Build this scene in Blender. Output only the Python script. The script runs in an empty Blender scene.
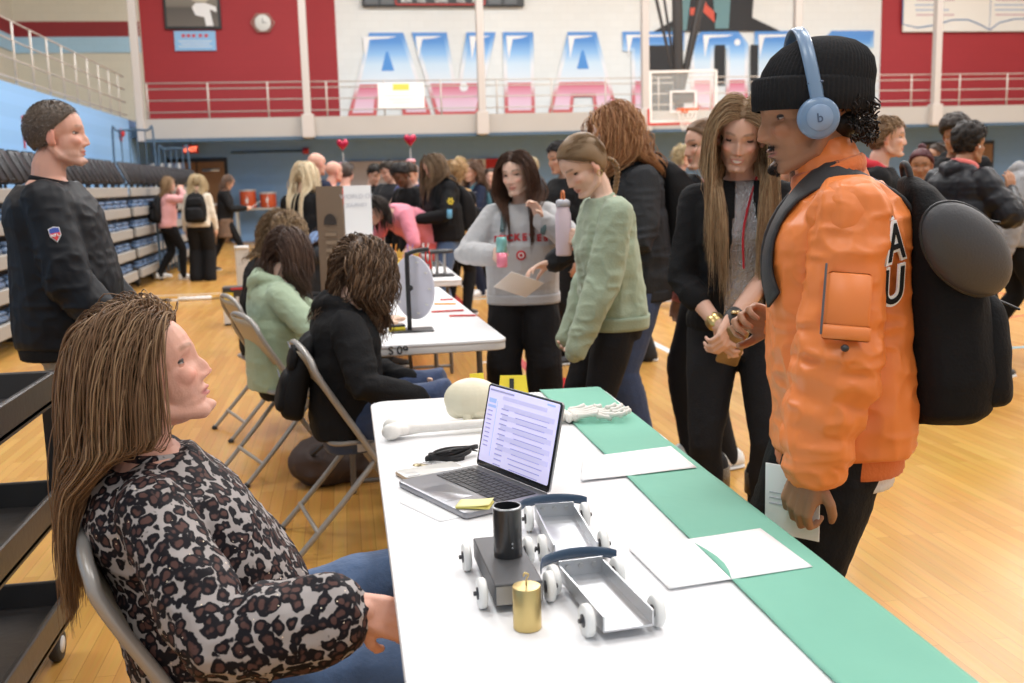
import bpy, math, random
import numpy as np
from mathutils import Vector, Matrix, noise
random.seed(7); rng = np.random.RandomState(11)
D2R = math.pi/180
COL = bpy.context.scene.collection
V = lambda *a: np.array(a, float)
def unit(v):
    v = np.asarray(v, float); n = np.linalg.norm(v); return v/n if n > 1e-9 else v

# ------------------------------------------------------------------ materials
MATS = {}
def _nt(name):
    m = bpy.data.materials.new(name); m.use_nodes = True
    nt = m.node_tree; b = nt.nodes['Principled BSDF']; return m, nt, b
def nd(nt, t, **k):
    n = nt.nodes.new(t)
    for a, v in k.items():
        if a in n.inputs.keys(): n.inputs[a].default_value = v
        else: setattr(n, a, v)
    return n
def lk(nt, a, b): nt.links.new(a, b)
def mat(name, col, rough=.6, metal=0, bump=0, bscale=60, var=0, vscale=8, sheen=0, emit=0, coat=0, alpha=1, trans=0, ior=1.5, stretch=None):
    if name in MATS: return MATS[name]
    m, nt, b = _nt(name); c = tuple(col)+(1,)
    b.inputs['Base Color'].default_value = c; b.inputs['Roughness'].default_value = rough; b.inputs['Metallic'].default_value = metal
    b.inputs['IOR'].default_value = ior
    if sheen: b.inputs['Sheen Weight'].default_value = sheen
    if coat: b.inputs['Coat Weight'].default_value = coat
    if alpha < 1: b.inputs['Alpha'].default_value = alpha
    if trans: b.inputs['Transmission Weight'].default_value = trans
    if emit: b.inputs['Emission Color'].default_value = c; b.inputs['Emission Strength'].default_value = emit
    if var or bump:
        tc = nd(nt, 'ShaderNodeTexCoord'); src = tc.outputs['Object']
        if stretch:
            mp = nd(nt, 'ShaderNodeMapping'); mp.inputs['Scale'].default_value = stretch; lk(nt, src, mp.inputs[0]); src = mp.outputs[0]
    if var:
        n = nd(nt, 'ShaderNodeTexNoise', Scale=vscale, Detail=4.0); lk(nt, src, n.inputs['Vector'])
        mx = nd(nt, 'ShaderNodeMix', data_type='RGBA'); mx.inputs['A'].default_value = tuple(x*(1-var) for x in col)+(1,)
        mx.inputs['B'].default_value = tuple(min(1, x*(1+var)) for x in col)+(1,)
        lk(nt, n.outputs['Fac'], mx.inputs['Factor']); lk(nt, mx.outputs['Result'], b.inputs['Base Color'])
    if bump:
        n = nd(nt, 'ShaderNodeTexNoise', Scale=bscale, Detail=3.0); lk(nt, src, n.inputs['Vector'])
        bp = nd(nt, 'ShaderNodeBump', Strength=bump, Distance=.01); lk(nt, n.outputs['Fac'], bp.inputs['Height']); lk(nt, bp.outputs[0], b.inputs['Normal'])
    MATS[name] = m; return m
def attr_mat(name, rough=.5, var=.12, spec=.4, sheen=0, sss=0, bump=0, bscale=200, aniso=0):
    if name in MATS: return MATS[name]
    m, nt, b = _nt(name); a = nd(nt, 'ShaderNodeAttribute', attribute_name='Col'); lk(nt, a.outputs['Color'], b.inputs['Base Color'])
    b.inputs['Roughness'].default_value = rough; b.inputs['Specular IOR Level'].default_value = spec
    if sheen: b.inputs['Sheen Weight'].default_value = sheen
    if aniso: b.inputs['Anisotropic'].default_value = aniso
    if sss:
        b.inputs['Subsurface Weight'].default_value = sss; b.inputs['Subsurface Radius'].default_value = (.012, .004, .002); b.inputs['Subsurface Scale'].default_value = 1
    if bump:
        tc = nd(nt, 'ShaderNodeTexCoord'); n = nd(nt, 'ShaderNodeTexNoise', Scale=bscale, Detail=3.0); lk(nt, tc.outputs['Object'], n.inputs['Vector'])
        bp = nd(nt, 'ShaderNodeBump', Strength=bump, Distance=.004); lk(nt, n.outputs['Fac'], bp.inputs['Height']); lk(nt, bp.outputs[0], b.inputs['Normal'])
    MATS[name] = m; return m

# ------------------------------------------------------------------ raw mesh building
class G:
    """collects vertices, faces, material indices and colours"""
    def __init__(s): s.v = []; s.f = []; s.m = []; s.n = 0; s.c = []; s.usec = False
    def add(s, v, f, mi=0, col=None):
        v = np.asarray(v, float).reshape(-1, 3); o = s.n
        s.v.append(v); s.n += len(v)
        for q in f: s.f.append(tuple(int(i)+o for i in q)); s.m.append(mi)
        if col is not None: s.usec = True
        c = np.ones((len(v), 4)); 
        if col is not None: c[:, :3] = col
        s.c.append(c); return s
    def arr(s): return np.concatenate(s.v) if s.v else np.zeros((0, 3))
    def merge(s, o, M=None, mi=None):
        v = o.arr()
        if M is not None: v = v@np.array(M)[:3, :3].T+np.array(M)[:3, 3]
        base = s.n; s.v.append(v); s.n += len(v)
        for q, m in zip(o.f, o.m): s.f.append(tuple(i+base for i in q)); s.m.append(m if mi is None else mi)
        s.c += o.c; s.usec |= o.usec; return s
    def box(s, c, d, rz=0, mi=0, R=None, bev=0, col=None):
        hx, hy, hz = [x/2 for x in d]
        if bev:
            b = min(bev, hx*.98, hy*.98, hz*.98); v = []
            for sz in (-1, 1):
                for k, (ix, iz) in enumerate(((b, 0), (0, b)) if sz < 0 else ((0, b), (b, 0))):
                    z = sz*(hz-iz); 
                    for (sx, sy) in ((1, 1), (-1, 1), (-1, -1), (1, -1)):
                        x1, y1 = hx-ix, hy-ix
                        a = [(x1, y1-b), (x1-b, y1)]
                        if sx*sy < 0: a = a[::-1]
                        for (ax, ay) in a: v.append((sx*ax, sy*ay, z))
            f = [tuple(range(7, -1, -1)), tuple(range(24, 32))]
            for r in range(3):
                for k in range(8): f.append((r*8+k, r*8+(k+1) % 8, (r+1)*8+(k+1) % 8, (r+1)*8+k))
        else:
            v = [(x*hx, y*hy, z*hz) for z in (-1, 1) for (x, y) in ((1, 1), (-1, 1), (-1, -1), (1, -1))]
            f = [(3, 2, 1, 0), (4, 5, 6, 7)]+[(k, (k+1) % 4, (k+1) % 4+4, k+4) for k in range(4)]
        v = np.array(v)
        if R is not None: v = v@np.array(R)[:3, :3].T
        if rz: ca, sa = math.cos(rz), math.sin(rz); v = v@np.array([[ca, -sa, 0], [sa, ca, 0], [0, 0, 1]]).T
        return s.add(v+np.array(c), f, mi, col)
    def tube(s, pts, r, n=8, mi=0, caps='round', r2=None, up=None, closed=False, col=None):
        P = np.array(pts, float); K = len(P); r = np.full(K, r, float) if np.isscalar(r) else np.array(r, float)
        r2 = r if r2 is None else (np.full(K, r2, float) if np.isscalar(r2) else np.array(r2, float))
        T = np.zeros_like(P)
        if closed: T = np.roll(P, -1, 0)-np.roll(P, 1, 0)
        else: T[1:-1] = P[2:]-P[:-2]; T[0] = P[1]-P[0]; T[-1] = P[-1]-P[-2]
        T /= np.maximum(np.linalg.norm(T, axis=1), 1e-9)[:, None]
        u = np.array(up if up is not None else ((0, 0, 1) if abs(T[0][2]) < .9 else (0, 1, 0)), float)
        an = np.linspace(0, 2*math.pi, n, endpoint=False); rings = []
        def ring(c, t, u, ra, rb):
            b = unit(np.cross(t, u)); w = np.cross(b, t)
            return c+np.outer(np.cos(an)*ra, b)+np.outer(np.sin(an)*rb, w), w
        U = []
        for k in range(K):
            if up is None or abs(unit(u)@T[k]) > .98:
                pass
            rr, w = ring(P[k], T[k], u, r[k], r2[k]); rings.append(rr); U.append(w)
            if up is None: u = w
        if not closed and caps == 'round':
            pre = []; post = []
            for a in (75, 45, 20)[0 if n > 6 else 1:]:
                ca, sa = math.cos(a*D2R), math.sin(a*D2R)
                pre.append(ring(P[0]-T[0]*r[0]*sa, T[0], U[0], r[0]*ca, r2[0]*ca)[0])
                post.insert(0, ring(P[-1]+T[-1]*r[-1]*sa, T[-1], U[-1], r[-1]*ca, r2[-1]*ca)[0])
            rings = pre+rings+post
        v = np.concatenate(rings); R = len(rings); f = []
        for k in range(R if closed else R-1):
            a = k*n; b = ((k+1) % R)*n
            for i in range(n): j = (i+1) % n; f.append((a+i, b+i, b+j, a+j)[::-1])
        if not closed and caps: f.append(tuple(range(n))); f.append(tuple(range(R*n-1, (R-1)*n-1, -1)))
        return s.add(v, f, mi, col)
    def rings(s, R, mi=0, cap=True, closed=False, col=None):
        n = len(R[0]); v = np.concatenate([np.asarray(x, float) for x in R]); K = len(R); f = []
        for k in range(K if closed else K-1):
            a = k*n; b = ((k+1) % K)*n
            for i in range(n): j = (i+1) % n; f.append((a+i, a+j, b+j, b+i))
        if cap and not closed: f.append(tuple(range(n-1, -1, -1))); f.append(tuple(range((K-1)*n, K*n)))
        return s.add(v, f, mi, col)
    def lathe(s, prof, n=24, c=(0, 0, 0), mi=0, M=None, cap=True, col=None):
        an = np.linspace(0, 2*math.pi, n, endpoint=False)
        R = [np.stack([r*np.cos(an), r*np.sin(an), np.full(n, z)], 1) for r, z in prof]
        if M is not None: R = [x@np.array(M)[:3, :3].T for x in R]
        return s.rings([x+np.array(c) for x in R], mi, cap, col=col)
    def ell(s, c, r, n=14, m=9, R=None, mi=0, col=None):
        R_ = []
        for k in range(m+1):
            a = -math.pi/2+math.pi*(k if 0 < k < m else (k+.02 if k == 0 else k-.02))/m
            an = np.linspace(0, 2*math.pi, n, endpoint=False)
            x = np.stack([np.cos(a)*np.cos(an)*r[0], np.cos(a)*np.sin(an)*r[1], np.full(n, math.sin(a)*r[2])], 1)
            if R is not None: x = x@np.array(R)[:3, :3].T
            R_.append(x+np.array(c))
        return s.rings(R_, mi, col=col)
    def prism(s, poly, y0, y1, mi=0, plane='xz', col=None):
        n = len(poly); v = []
        for y in (y0, y1):
            for a, b in poly: v.append({'xz': (a, y, b), 'xy': (a, b, y), 'yz': (y, a, b)}[plane])
        f = [tuple(range(n)), tuple(range(2*n-1, n-1, -1))]+[(i, n+i, n+(i+1) % n, (i+1) % n) for i in range(n)]
        return s.add(v, f, mi, col)
    def build(s, name, mats, parent=None, smooth=True, label=None, loc=None, rz=0, flat_angle=None, sub=0):
        me = bpy.data.meshes.new(name); v = s.arr(); me.from_pydata(v.tolist(), [], s.f)
        if not isinstance(mats, (list, tuple)): mats = [mats]
        for m in mats: me.materials.append(m)
        if len(mats) > 1: me.polygons.foreach_set('material_index', np.array(s.m, dtype=np.int32))
        if s.usec:
            at = me.color_attributes.new('Col', 'FLOAT_COLOR', 'POINT'); at.data.foreach_set('color', np.concatenate(s.c).ravel())
        me.polygons.foreach_set('use_smooth', [smooth]*len(me.polygons)); me.update()
        fixnorm(me)
        if smooth and flat_angle: me.set_sharp_from_angle(angle=flat_angle*D2R)
        return link(name, me, parent, label, loc, rz)
import bmesh
def fixnorm(me):
    bm = bmesh.new(); bm.from_mesh(me); bmesh.ops.recalc_face_normals(bm, faces=bm.faces); bm.to_mesh(me); bm.free()
def link(name, me, parent=None, label=None, loc=None, rz=0):
    o = bpy.data.objects.new(name, me); COL.objects.link(o)
    if parent is not None: o.parent = parent
    if loc is not None: o.location = loc
    if rz: o.rotation_euler = (0, 0, rz)
    if label: o['label'] = label
    return o
def thing(name, label, cat, loc=(0, 0, 0), rz=0, group=None):
    o = bpy.data.objects.new(name, None); COL.objects.link(o); o.empty_display_size = .1
    o.location = loc; o.rotation_euler = (0, 0, rz); o['label'] = label; o['category'] = cat
    if group: o['group'] = group
    return o
def tag(o, label, cat, group=None, kind=None):
    o['label'] = label; o['category'] = cat
    if group: o['group'] = group
    if kind: o['kind'] = kind
    return o
def struct(o, label=None, cat=None):
    o['kind'] = 'structure'
    if label: o['label'] = label; o['category'] = cat or 'structure'
    return o
def dup(o, loc=None, rz=None, label=None, parent=None):
    c = o.copy(); COL.objects.link(c)
    if parent is not None: c.parent = parent
    if loc is not None: c.location = loc
    if rz is not None: c.rotation_euler = (0, 0, rz)
    if label: c['label'] = label
    for ch in list(o.children): dup(ch, parent=c)
    return c
def rotx(a): c, s = math.cos(a), math.sin(a); return np.array([[1, 0, 0], [0, c, -s], [0, s, c]])
def roty(a): c, s = math.cos(a), math.sin(a); return np.array([[c, 0, s], [0, 1, 0], [-s, 0, c]])
def rotz(a): c, s = math.cos(a), math.sin(a); return np.array([[c, -s, 0], [s, c, 0], [0, 0, 1]])
def smoothpath(pts, n=8):
    P = [np.array(p, float) for p in pts]; P = [2*P[0]-P[1]]+P+[2*P[-1]-P[-2]]; out = []
    for i in range(1, len(P)-2):
        for k in range(n):
            t = k/n; out.append(.5*((2*P[i])+(-P[i-1]+P[i+1])*t+(2*P[i-1]-5*P[i]+4*P[i+1]-P[i+2])*t*t+(-P[i-1]+3*P[i]-3*P[i+1]+P[i+2])*t**3))
    out.append(P[-2]); return out
def remesh(g, voxel, smooth=2, fac=.5):
    """one continuous surface from overlapping closed volumes -> (verts, faces)"""
    me = bpy.data.meshes.new('tmp'); me.from_pydata(g.arr().tolist(), [], g.f); fixnorm(me)
    o = bpy.data.objects.new('tmp', me); COL.objects.link(o)
    md = o.modifiers.new('r', 'REMESH'); md.mode = 'VOXEL'; md.voxel_size = voxel
    if smooth: sm = o.modifiers.new('s', 'SMOOTH'); sm.factor = fac; sm.iterations = smooth
    dg = bpy.context.evaluated_depsgraph_get(); e = o.evaluated_get(dg); m2 = e.to_mesh()
    n = len(m2.vertices); v = np.empty(n*3); m2.vertices.foreach_get('co', v); v = v.reshape(-1, 3)
    nr = np.empty(n*3); m2.vertices.foreach_get('normal', nr); nr = nr.reshape(-1, 3)
    ls = np.empty(len(m2.loops), dtype=np.int32); m2.loops.foreach_get('vertex_index', ls)
    lt = np.empty(len(m2.polygons), dtype=np.int32); m2.polygons.foreach_get('loop_total', lt)
    if (lt == 4).all(): f = ls.reshape(-1, 4)
    else:
        f = []; k = 0
        for t in lt: f.append(tuple(ls[k:k+t])); k += t
    e.to_mesh_clear(); bpy.data.objects.remove(o); bpy.data.meshes.remove(me)
    return v, nr, f
def meshobj(name, v, f, mats, parent=None, col=None, label=None, smooth=True):
    me = bpy.data.meshes.new(name); me.from_pydata(v.tolist(), [], f.tolist() if isinstance(f, np.ndarray) else f)
    for m in (mats if isinstance(mats, (list, tuple)) else [mats]): me.materials.append(m)
    if col is not None:
        at = me.color_attributes.new('Col', 'FLOAT_COLOR', 'POINT'); at.data.foreach_set('color', np.concatenate([col, np.ones((len(col), 1))], 1).ravel())
    me.polygons.foreach_set('use_smooth', [smooth]*len(me.polygons)); me.update()
    return link(name, me, parent, label)
def vnoise(P, f, seed=0):
    """smooth noise in -1..1 for an array of points"""
    P = P*f+seed*13.7; i = np.floor(P).astype(np.int64); t = P-i; t = t*t*(3-2*t)
    def h(x, y, z):
        n = (x*374761393+y*668265263+z*2147483647+seed*9176) & 0xffffffff
        n = ((n ^ (n >> 13))*1274126177) & 0xffffffff; return ((n ^ (n >> 16)) & 0xffff)/32767.5-1
    r = 0
    for dx in (0, 1):
        for dy in (0, 1):
            for dz in (0, 1):
                w = (t[:, 0] if dx else 1-t[:, 0])*(t[:, 1] if dy else 1-t[:, 1])*(t[:, 2] if dz else 1-t[:, 2])
                r = r+w*h(i[:, 0]+dx, i[:, 1]+dy, i[:, 2]+dz)
    return r
from mathutils.bvhtree import BVHTree
# ------------------------------------------------------------------ people
SKIN = {'fair': (.66, .40, .30), 'pale': (.74, .49, .38), 'tan': (.50, .29, .20), 'brown': (.23, .115, .068), 'mid': (.36, .175, .095), 'rosy': (.68, .37, .28), 'dark': (.14, .07, .045)}
def ik(a, c, la, lb, pole):
    d = c-a; L = np.linalg.norm(d); mx = (la+lb)*.995
    if L > mx: c = a+d/L*mx; d = c-a; L = mx
    u = d/L; x = (la*la-lb*lb+L*L)/(2*L); h = math.sqrt(max(la*la-x*x, 0)); p = np.array(pole, float); p = unit(p-u*(p@u))
    return a+u*x+p*h, c
def euler(pitch, yaw, roll):   # pitch: + looks down, yaw: + turns left, roll: + tilts to own right
    return rotz(yaw*D2R)@rotx(-pitch*D2R)@roty(roll*D2R)
MALE = [(-.24, .09, .085, .0), (-.13, .158, .108, -.008), (0, .172, .118, -.012), (.15, .163, .108, -.004), (.3, .155, .10, .002), (.45, .158, .105, .004), (.6, .170, .116, .006), (.75, .178, .120, 0), (.87, .165, .103, -.010), (.95, .11, .075, -.012), (1.03, .055, .052, -.006)]
FEM = [(-.24, .09, .085, .0), (-.13, .162, .112, -.012), (0, .172, .118, -.016), (.15, .15, .102, -.006), (.3, .128, .088, .0), (.45, .130, .095, .004), (.6, .145, .108, .008), (.75, .152, .106, 0), (.87, .148, .092, -.010), (.95, .10, .068, -.012), (1.03, .048, .048, -.006)]
class Sk: pass
def skeleton(h, p, fem, w):
    S = Sk(); s = h/1.70; S.s = s; S.w = w; S.fem = fem; g = p.get
    pel = V(g('px', 0), g('py', 0), g('pz', .93))*s
    lean, sl, tw = g('lean', 2), g('slean', 0), g('twist', 0); N = 12; L = .50*s
    pos = [pel]; fr = []
    for k in range(N+1):
        t = k/N; a = lean*(.25+.75*min(1, t*1.5)); 
        if g('slump'): a += g('slump')*(t*t*1.4-.4)
        fr.append(rotz(tw*t*D2R)@roty(sl*min(1, t*1.4)*D2R)@rotx(-a*D2R))
        if k: pos.append(pos[-1]+fr[k]@V(0, 0, L/N))
    S.pos, S.fr, S.N, S.L = pos, fr, N, L; S.pel = pel; S.C = pos[-1]; F = fr[-1]; S.F = F
    sw = (.170 if not fem else .152)*s*(1+(w-1)*.5); S.sh = {}; S.el = {}; S.wr = {}
    for q, sg in (('R', 1), ('L', -1)):
        S.sh[q] = S.C+F@V(sg*sw, -.01*s, (-.070+g(q+'S', 0))*s)
        tgt = g(q+'H', (sg*.27, .06, .80)); tgt = V(*tgt)*s
        pole = g(q+'E', (sg*.5, -1, -.2)); S.el[q], S.wr[q] = ik(S.sh[q], tgt, .285*s, .25*s, pole)
    S.hip = {}; S.kn = {}; S.an = {}
    for q, sg in (('R', 1), ('L', -1)):
        S.hip[q] = pel+fr[0]@V(sg*.09*s*(1+(w-1)*.4), 0, -.02*s)
        tgt = V(*g(q+'F', (sg*.11, 0, .09)))*s; S.kn[q], S.an[q] = ik(S.hip[q], tgt, .43*s, .42*s, g(q+'K', (sg*.1, 1, 0)))
    S.hs = (s**.4)*g('hscale', 1)
    hb = F if not g('habs') else np.eye(3)
    if not g('habs'): hb = rotz(tw*D2R)@rotx(-(lean*.5+g('slump', 0)*.5)*D2R)@roty(sl*.4*D2R)
    S.HR = hb@euler(g('hp', 0), g('hy', 0), g('hr', 0))
    nb = S.C+F@V(0, .005, .06)*s*g('neck', 1)
    S.HO = nb+S.HR@V(0, .03, .0)*S.hs+(F@V(0, .15, 1)*.5+S.HR@V(0, .15, 1)*.5)*.105*S.hs    # eye level centre of the head
    S.nb = nb
    return S
def tor_rings(S, tab, inf=0, n=20, t0=None, t1=None, drape=0, e=2.5, belly=0, open_=False, scale=1):
    s = S.s; out = []; ch = [r for r in tab if abs(r[0]-.6) < .01][0]
    ts = [r[0] for r in tab]; lo = ts[0] if t0 is None else t0; hi = ts[-1] if t1 is None else t1
    K = max(5, int((hi-lo)/.07)); an = np.linspace(0, 2*math.pi, n, endpoint=False)
    for t in np.linspace(lo, hi, K):
        hw = np.interp(t, ts, [r[1] for r in tab]); hd = np.interp(t, ts, [r[2] for r in tab]); yo = np.interp(t, ts, [r[3] for r in tab])
        if t < ts[0]+.12 and t0 is not None: hw = max(hw, tab[1][1]); hd = max(hd, tab[1][2])
        if drape and t < .6: hw = max(hw, ch[1]*drape); hd = max(hd, ch[2]*drape)
        bl = belly*math.exp(-((t-.25)/.25)**2)
        hw = (hw*S.w*scale+inf+bl*.4)*s; hd = (hd*(1+(S.w-1)*1.15)*scale+inf+bl*.6)*s
        x = np.sign(np.cos(an))*np.abs(np.cos(an))**(2/e)*hw; y = np.sign(np.sin(an))*np.abs(np.sin(an))**(2/e)*hd+yo*s+bl*.4*s
        k = t*S.N
        if k <= 0: F = S.fr[0]; c = S.pel+F@V(0, 0, t*S.L)
        elif k >= S.N: F = S.fr[-1]; c = S.C+F@V(0, 0, (t-1)*S.L)
        else: i = int(k); u = k-i; F = S.fr[min(i+1, S.N)]; c = S.pos[i]*(1-u)+S.pos[i+1]*u
        out.append(np.stack([x, y, np.zeros(n)], 1)@F.T+c)
    return out
def hand(g, wr, d, pn, sg, curl=.4, s=1, spread=.25, thumb=.6, n=8, fine=True, pts=None):
    """palm and five separate, bent fingers; d fingers direction, pn palm normal, sg side of the thumb"""
    d = unit(d); pn = unit(pn-d*(np.dot(pn, d))); sd = np.cross(d, pn)*sg    # towards the thumb
    P = lambda a, b, c: wr+(d*a+sd*b+pn*c)*s
    kn = [(.088, .030), (.092, .010), (.086, -.010), (.078, -.029)]
    for (a, b) in kn: g.tube([P(-.01, b*.55, 0), P(a*.55, b*.85, 0), P(a-.006, b, 0)], [.0165*s, .0155*s, .0115*s], n=n)
    g.tube([P(.01, .014, .006), P(.05, .030, .008)], [.016*s, .013*s], n=n)
    LN = [(.036, .024, .018), (.041, .027, .019), (.038, .025, .018), (.030, .019, .016)]
    for i, ((a, b), ls) in enumerate(zip(kn, LN)):
        c = curl if np.isscalar(curl) else curl[i]; ang = 0; sp = (1.5-i)*.09*spread*4*(1-c); p = P(a-.004, b, 0); pts_ = [p]; q = p
        for k, l in enumerate(ls):
            ang += c*(.95, 1.25, .85)[k]+(.04 if k else .06)
            q = q+(d*math.cos(ang)+pn*math.sin(ang)+sd*math.sin(sp)*math.cos(ang))*l*s; pts_.append(q)
        g.tube(pts_, [.0098*s, .0092*s, .0082*s, .0068*s], n=n)
    tb = P(.022, .030, .010); t1 = tb+unit(d*.75+sd*.75+pn*(.25+thumb*.3))*.038*s; t2 = t1+unit(d*(1-.35*thumb)+sd*(.5-.6*thumb)+pn*(.3+thumb*.6))*.030*s; t3 = t2+unit(d*(1-.3*thumb)+sd*(.2-.7*thumb)+pn*(.3+thumb*.8))*.022*s
    g.tube([P(.012, .018, .006), tb, t1, t2, t3], [.017*s, .0145*s, .0115*s, .0105*s, .008*s], n=n)
    return P(.085, 0, .03)
HEADC = V(0, -.014, .022); HEADR = V(.079, .100, .098)
def head_prims(g, S, ear=True, jaw=1.0):
    hs = S.hs; R = S.HR; O = S.HO
    T = lambda p: O+R@(V(*p)*hs)
    def E(c, r, rr=None): g.ell(T(c), V(*r)*hs, 20, 14, R=(R if rr is None else R@rr))
    E((0, -.022, .033), (.075, .090, .080)); E((0, .022, .028), (.064, .064, .068)); E((0, .026, -.03), (.060, .056, .066)); E((0, .038, -.060), (.044, .042, .042))
    E((0, .020, -.066), (.053*jaw, .058, .046)); E((0, .058, -.096), (.024*jaw, .023, .018))
    for sg in (-1, 1):
        g.tube([T((sg*.056*jaw, -.018, -.045)), T((sg*.050*jaw, .0, -.074)), T((sg*.017, .058, -.100))], [.013*hs, .016*hs, .016*hs], n=10)
        E((sg*.036, .050, -.026), (.021, .024, .021))
        if ear: E((sg*.0775, -.014, -.010), (.0075, .017, .029), rotx(-.25)@rotz(-sg*.35)); E((sg*.073, -.006, -.03), (.008, .009, .012))
    g.tube([S.C+S.F@V(0, -.01, -.05)*S.s, S.nb, T((0, -.022, -.055))], [.062*S.s*(.9 if S.fem else 1), .054*S.s*(.88 if S.fem else 1.06), .05*hs*(.9 if S.fem else 1.05)], n=14)
FEAT = [  # x, z, amplitude in y, sx, sz (mirrored when x > 0)
 (.032, .001, -.0115, .015, .0105), (.028, .021, .0045, .020, .008), (0, .004, .005, .008, .016), (0, -.014, .010, .0085, .014), (0, -.028, .012, .0095, .011), (0, -.040, .0145, .0105, .0075),
 (.0125, -.0415, .0075, .0065, .0065), (0, -.0635, .0058, .017, .0042), (0, -.075, .0062, .014, .0045), (0, -.069, -.0034, .022, .0018), (0, -.083, -.004, .016, .005), (0, -.100, .006, .015, .009), (.03, -.068, -.003, .008, .01), (.040, -.026, .003, .016, .014), (.0075, -.049, -.004, .0035, .003), (0, -.054, -.003, .005, .006)]
def paint_body(v, S, skin, face, vox):
    L = (v-S.HO)@S.HR/S.hs; x, y, z = L.T; inh = (np.abs(x) < .085) & (y > .0) & (z < .12) & (z > -.125)
    w = np.clip((y-.03)/.03, 0, 1)*inh*(np.abs(z) < .12); dy = np.zeros(len(v)); dz = np.zeros(len(v))
    big = face.get('nose', 1)
    for (fx, fz, a, sx, sz) in FEAT:
        if vox > .007 and sz < .003: continue
        if vox > .005: sz = max(sz, .005)
        if abs(fx) < .013 and -.045 < fz < .01 and a > 0: a *= big
        if abs(fz+.069) < .008 and a > 0: a *= face.get('lips', 1)
        for q in ((fx, -fx) if fx else (0,)): dy += a*np.exp(-((x-q)/sx)**2-((z-fz)/sz)**2)
    if face.get('smile'): dy += -.002*np.exp(-((np.abs(x)-.028)/.004)**2-((z+.064)/.01)**2); dy += .004*np.exp(-((np.abs(x)-.036)/.013)**2-((z+.035)/.012)**2)
    L2 = L.copy(); L2[:, 1] += dy*w
    nv = v.copy(); k = w > 0; nv[k] = (L2[k]*S.hs)@S.HR.T+S.HO
    base = np.array(SKIN[skin] if isinstance(skin, str) else skin); c = np.tile(base, (len(v), 1)); fr = k & (y > .04)
    def mix(m, colr, a): nonlocal c; m = (m*a)[:, None]; c = c*(1-m)+np.array(colr)*m
    red = base*V(1.12, .72, .70)
    mix(fr*np.exp(-((np.abs(x)-.040)/.016)**2-((z+.028)/.014)**2), red, .55); mix(fr*np.exp(-(x/.012)**2-((z+.04)/.01)**2), red, .4)
    mix((np.abs(x) > .070)*(np.abs(z+.01) < .03)*(np.abs(y+.01) < .03), red, .5)
    so = np.clip(1.6-((x/.0255)**2+((z+.0685+(.004*(np.abs(x)/.025)**2*(-1 if face.get('smile') else 0)))/.0092)**2)*1.6, 0, 1)
    zc = z-(.004 if face.get('smile') else .001)*(np.abs(x)/.024)**2
    lip = np.clip((1-((x/.026)**2+((zc+.0690)/.0095)**2))*3, 0, 1)
    mix(fr*lip, face.get('lipc', base*V(.80, .42, .42)), .9 if vox < .008 else .7)
    if face.get('teeth'): mix(fr*np.clip((1-((x/.018)**2+((zc+.0690)/.0046)**2))*3, 0, 1), (.8, .76, .70), 1)
    else: mix(fr*np.clip((1-((x/.024)**2+((zc+.0690)/.0018)**2))*3, 0, 1)*(vox < .006), base*.25, .8)
    bz = .0215+.0045*np.clip(1-((np.abs(x)-.034)/.02)**2, -1, 1)
    brow = np.clip((1-((np.abs(x)-.030)/.0195)**2)*2, 0, 1)*np.clip(1.7-np.abs(z-bz)/.0028*.8, 0, 1)
    mix(fr*brow, face.get('brow', (.08, .045, .03)), face.get('browa', .75))
    if vox > .0045:
        e = np.clip((1-(((np.abs(x)-.031)/.0145)**2+((z-.001)/.0052)**2))*3, 0, 1); mix(fr*e, (.06, .045, .04), .85)
    mix(fr*np.exp(-((np.abs(x)-.0075)/.0033)**2-((z+.050)/.0028)**2), base*.25, .9*(vox < .008))
    if face.get('beard'):
        fb = face['beard']; jaw = np.clip((-.052-z)/.01, 0, 1)*(z > -.13)*(y > .0)
        mo = np.exp(-(x/.03)**4-((z+.0565)/.0055)**2)*fr; ch = np.exp(-(x/.026)**4-((z+.096)/.013)**2)*(y > .03)
        soul = np.exp(-(x/.007)**2-((z+.083)/.006)**2)*fr
        mix(np.clip(mo+ch+soul, 0, 1), fb[1], fb[0]); mix(jaw*(1-lip), fb[1], fb[2])
    return nv, c
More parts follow.
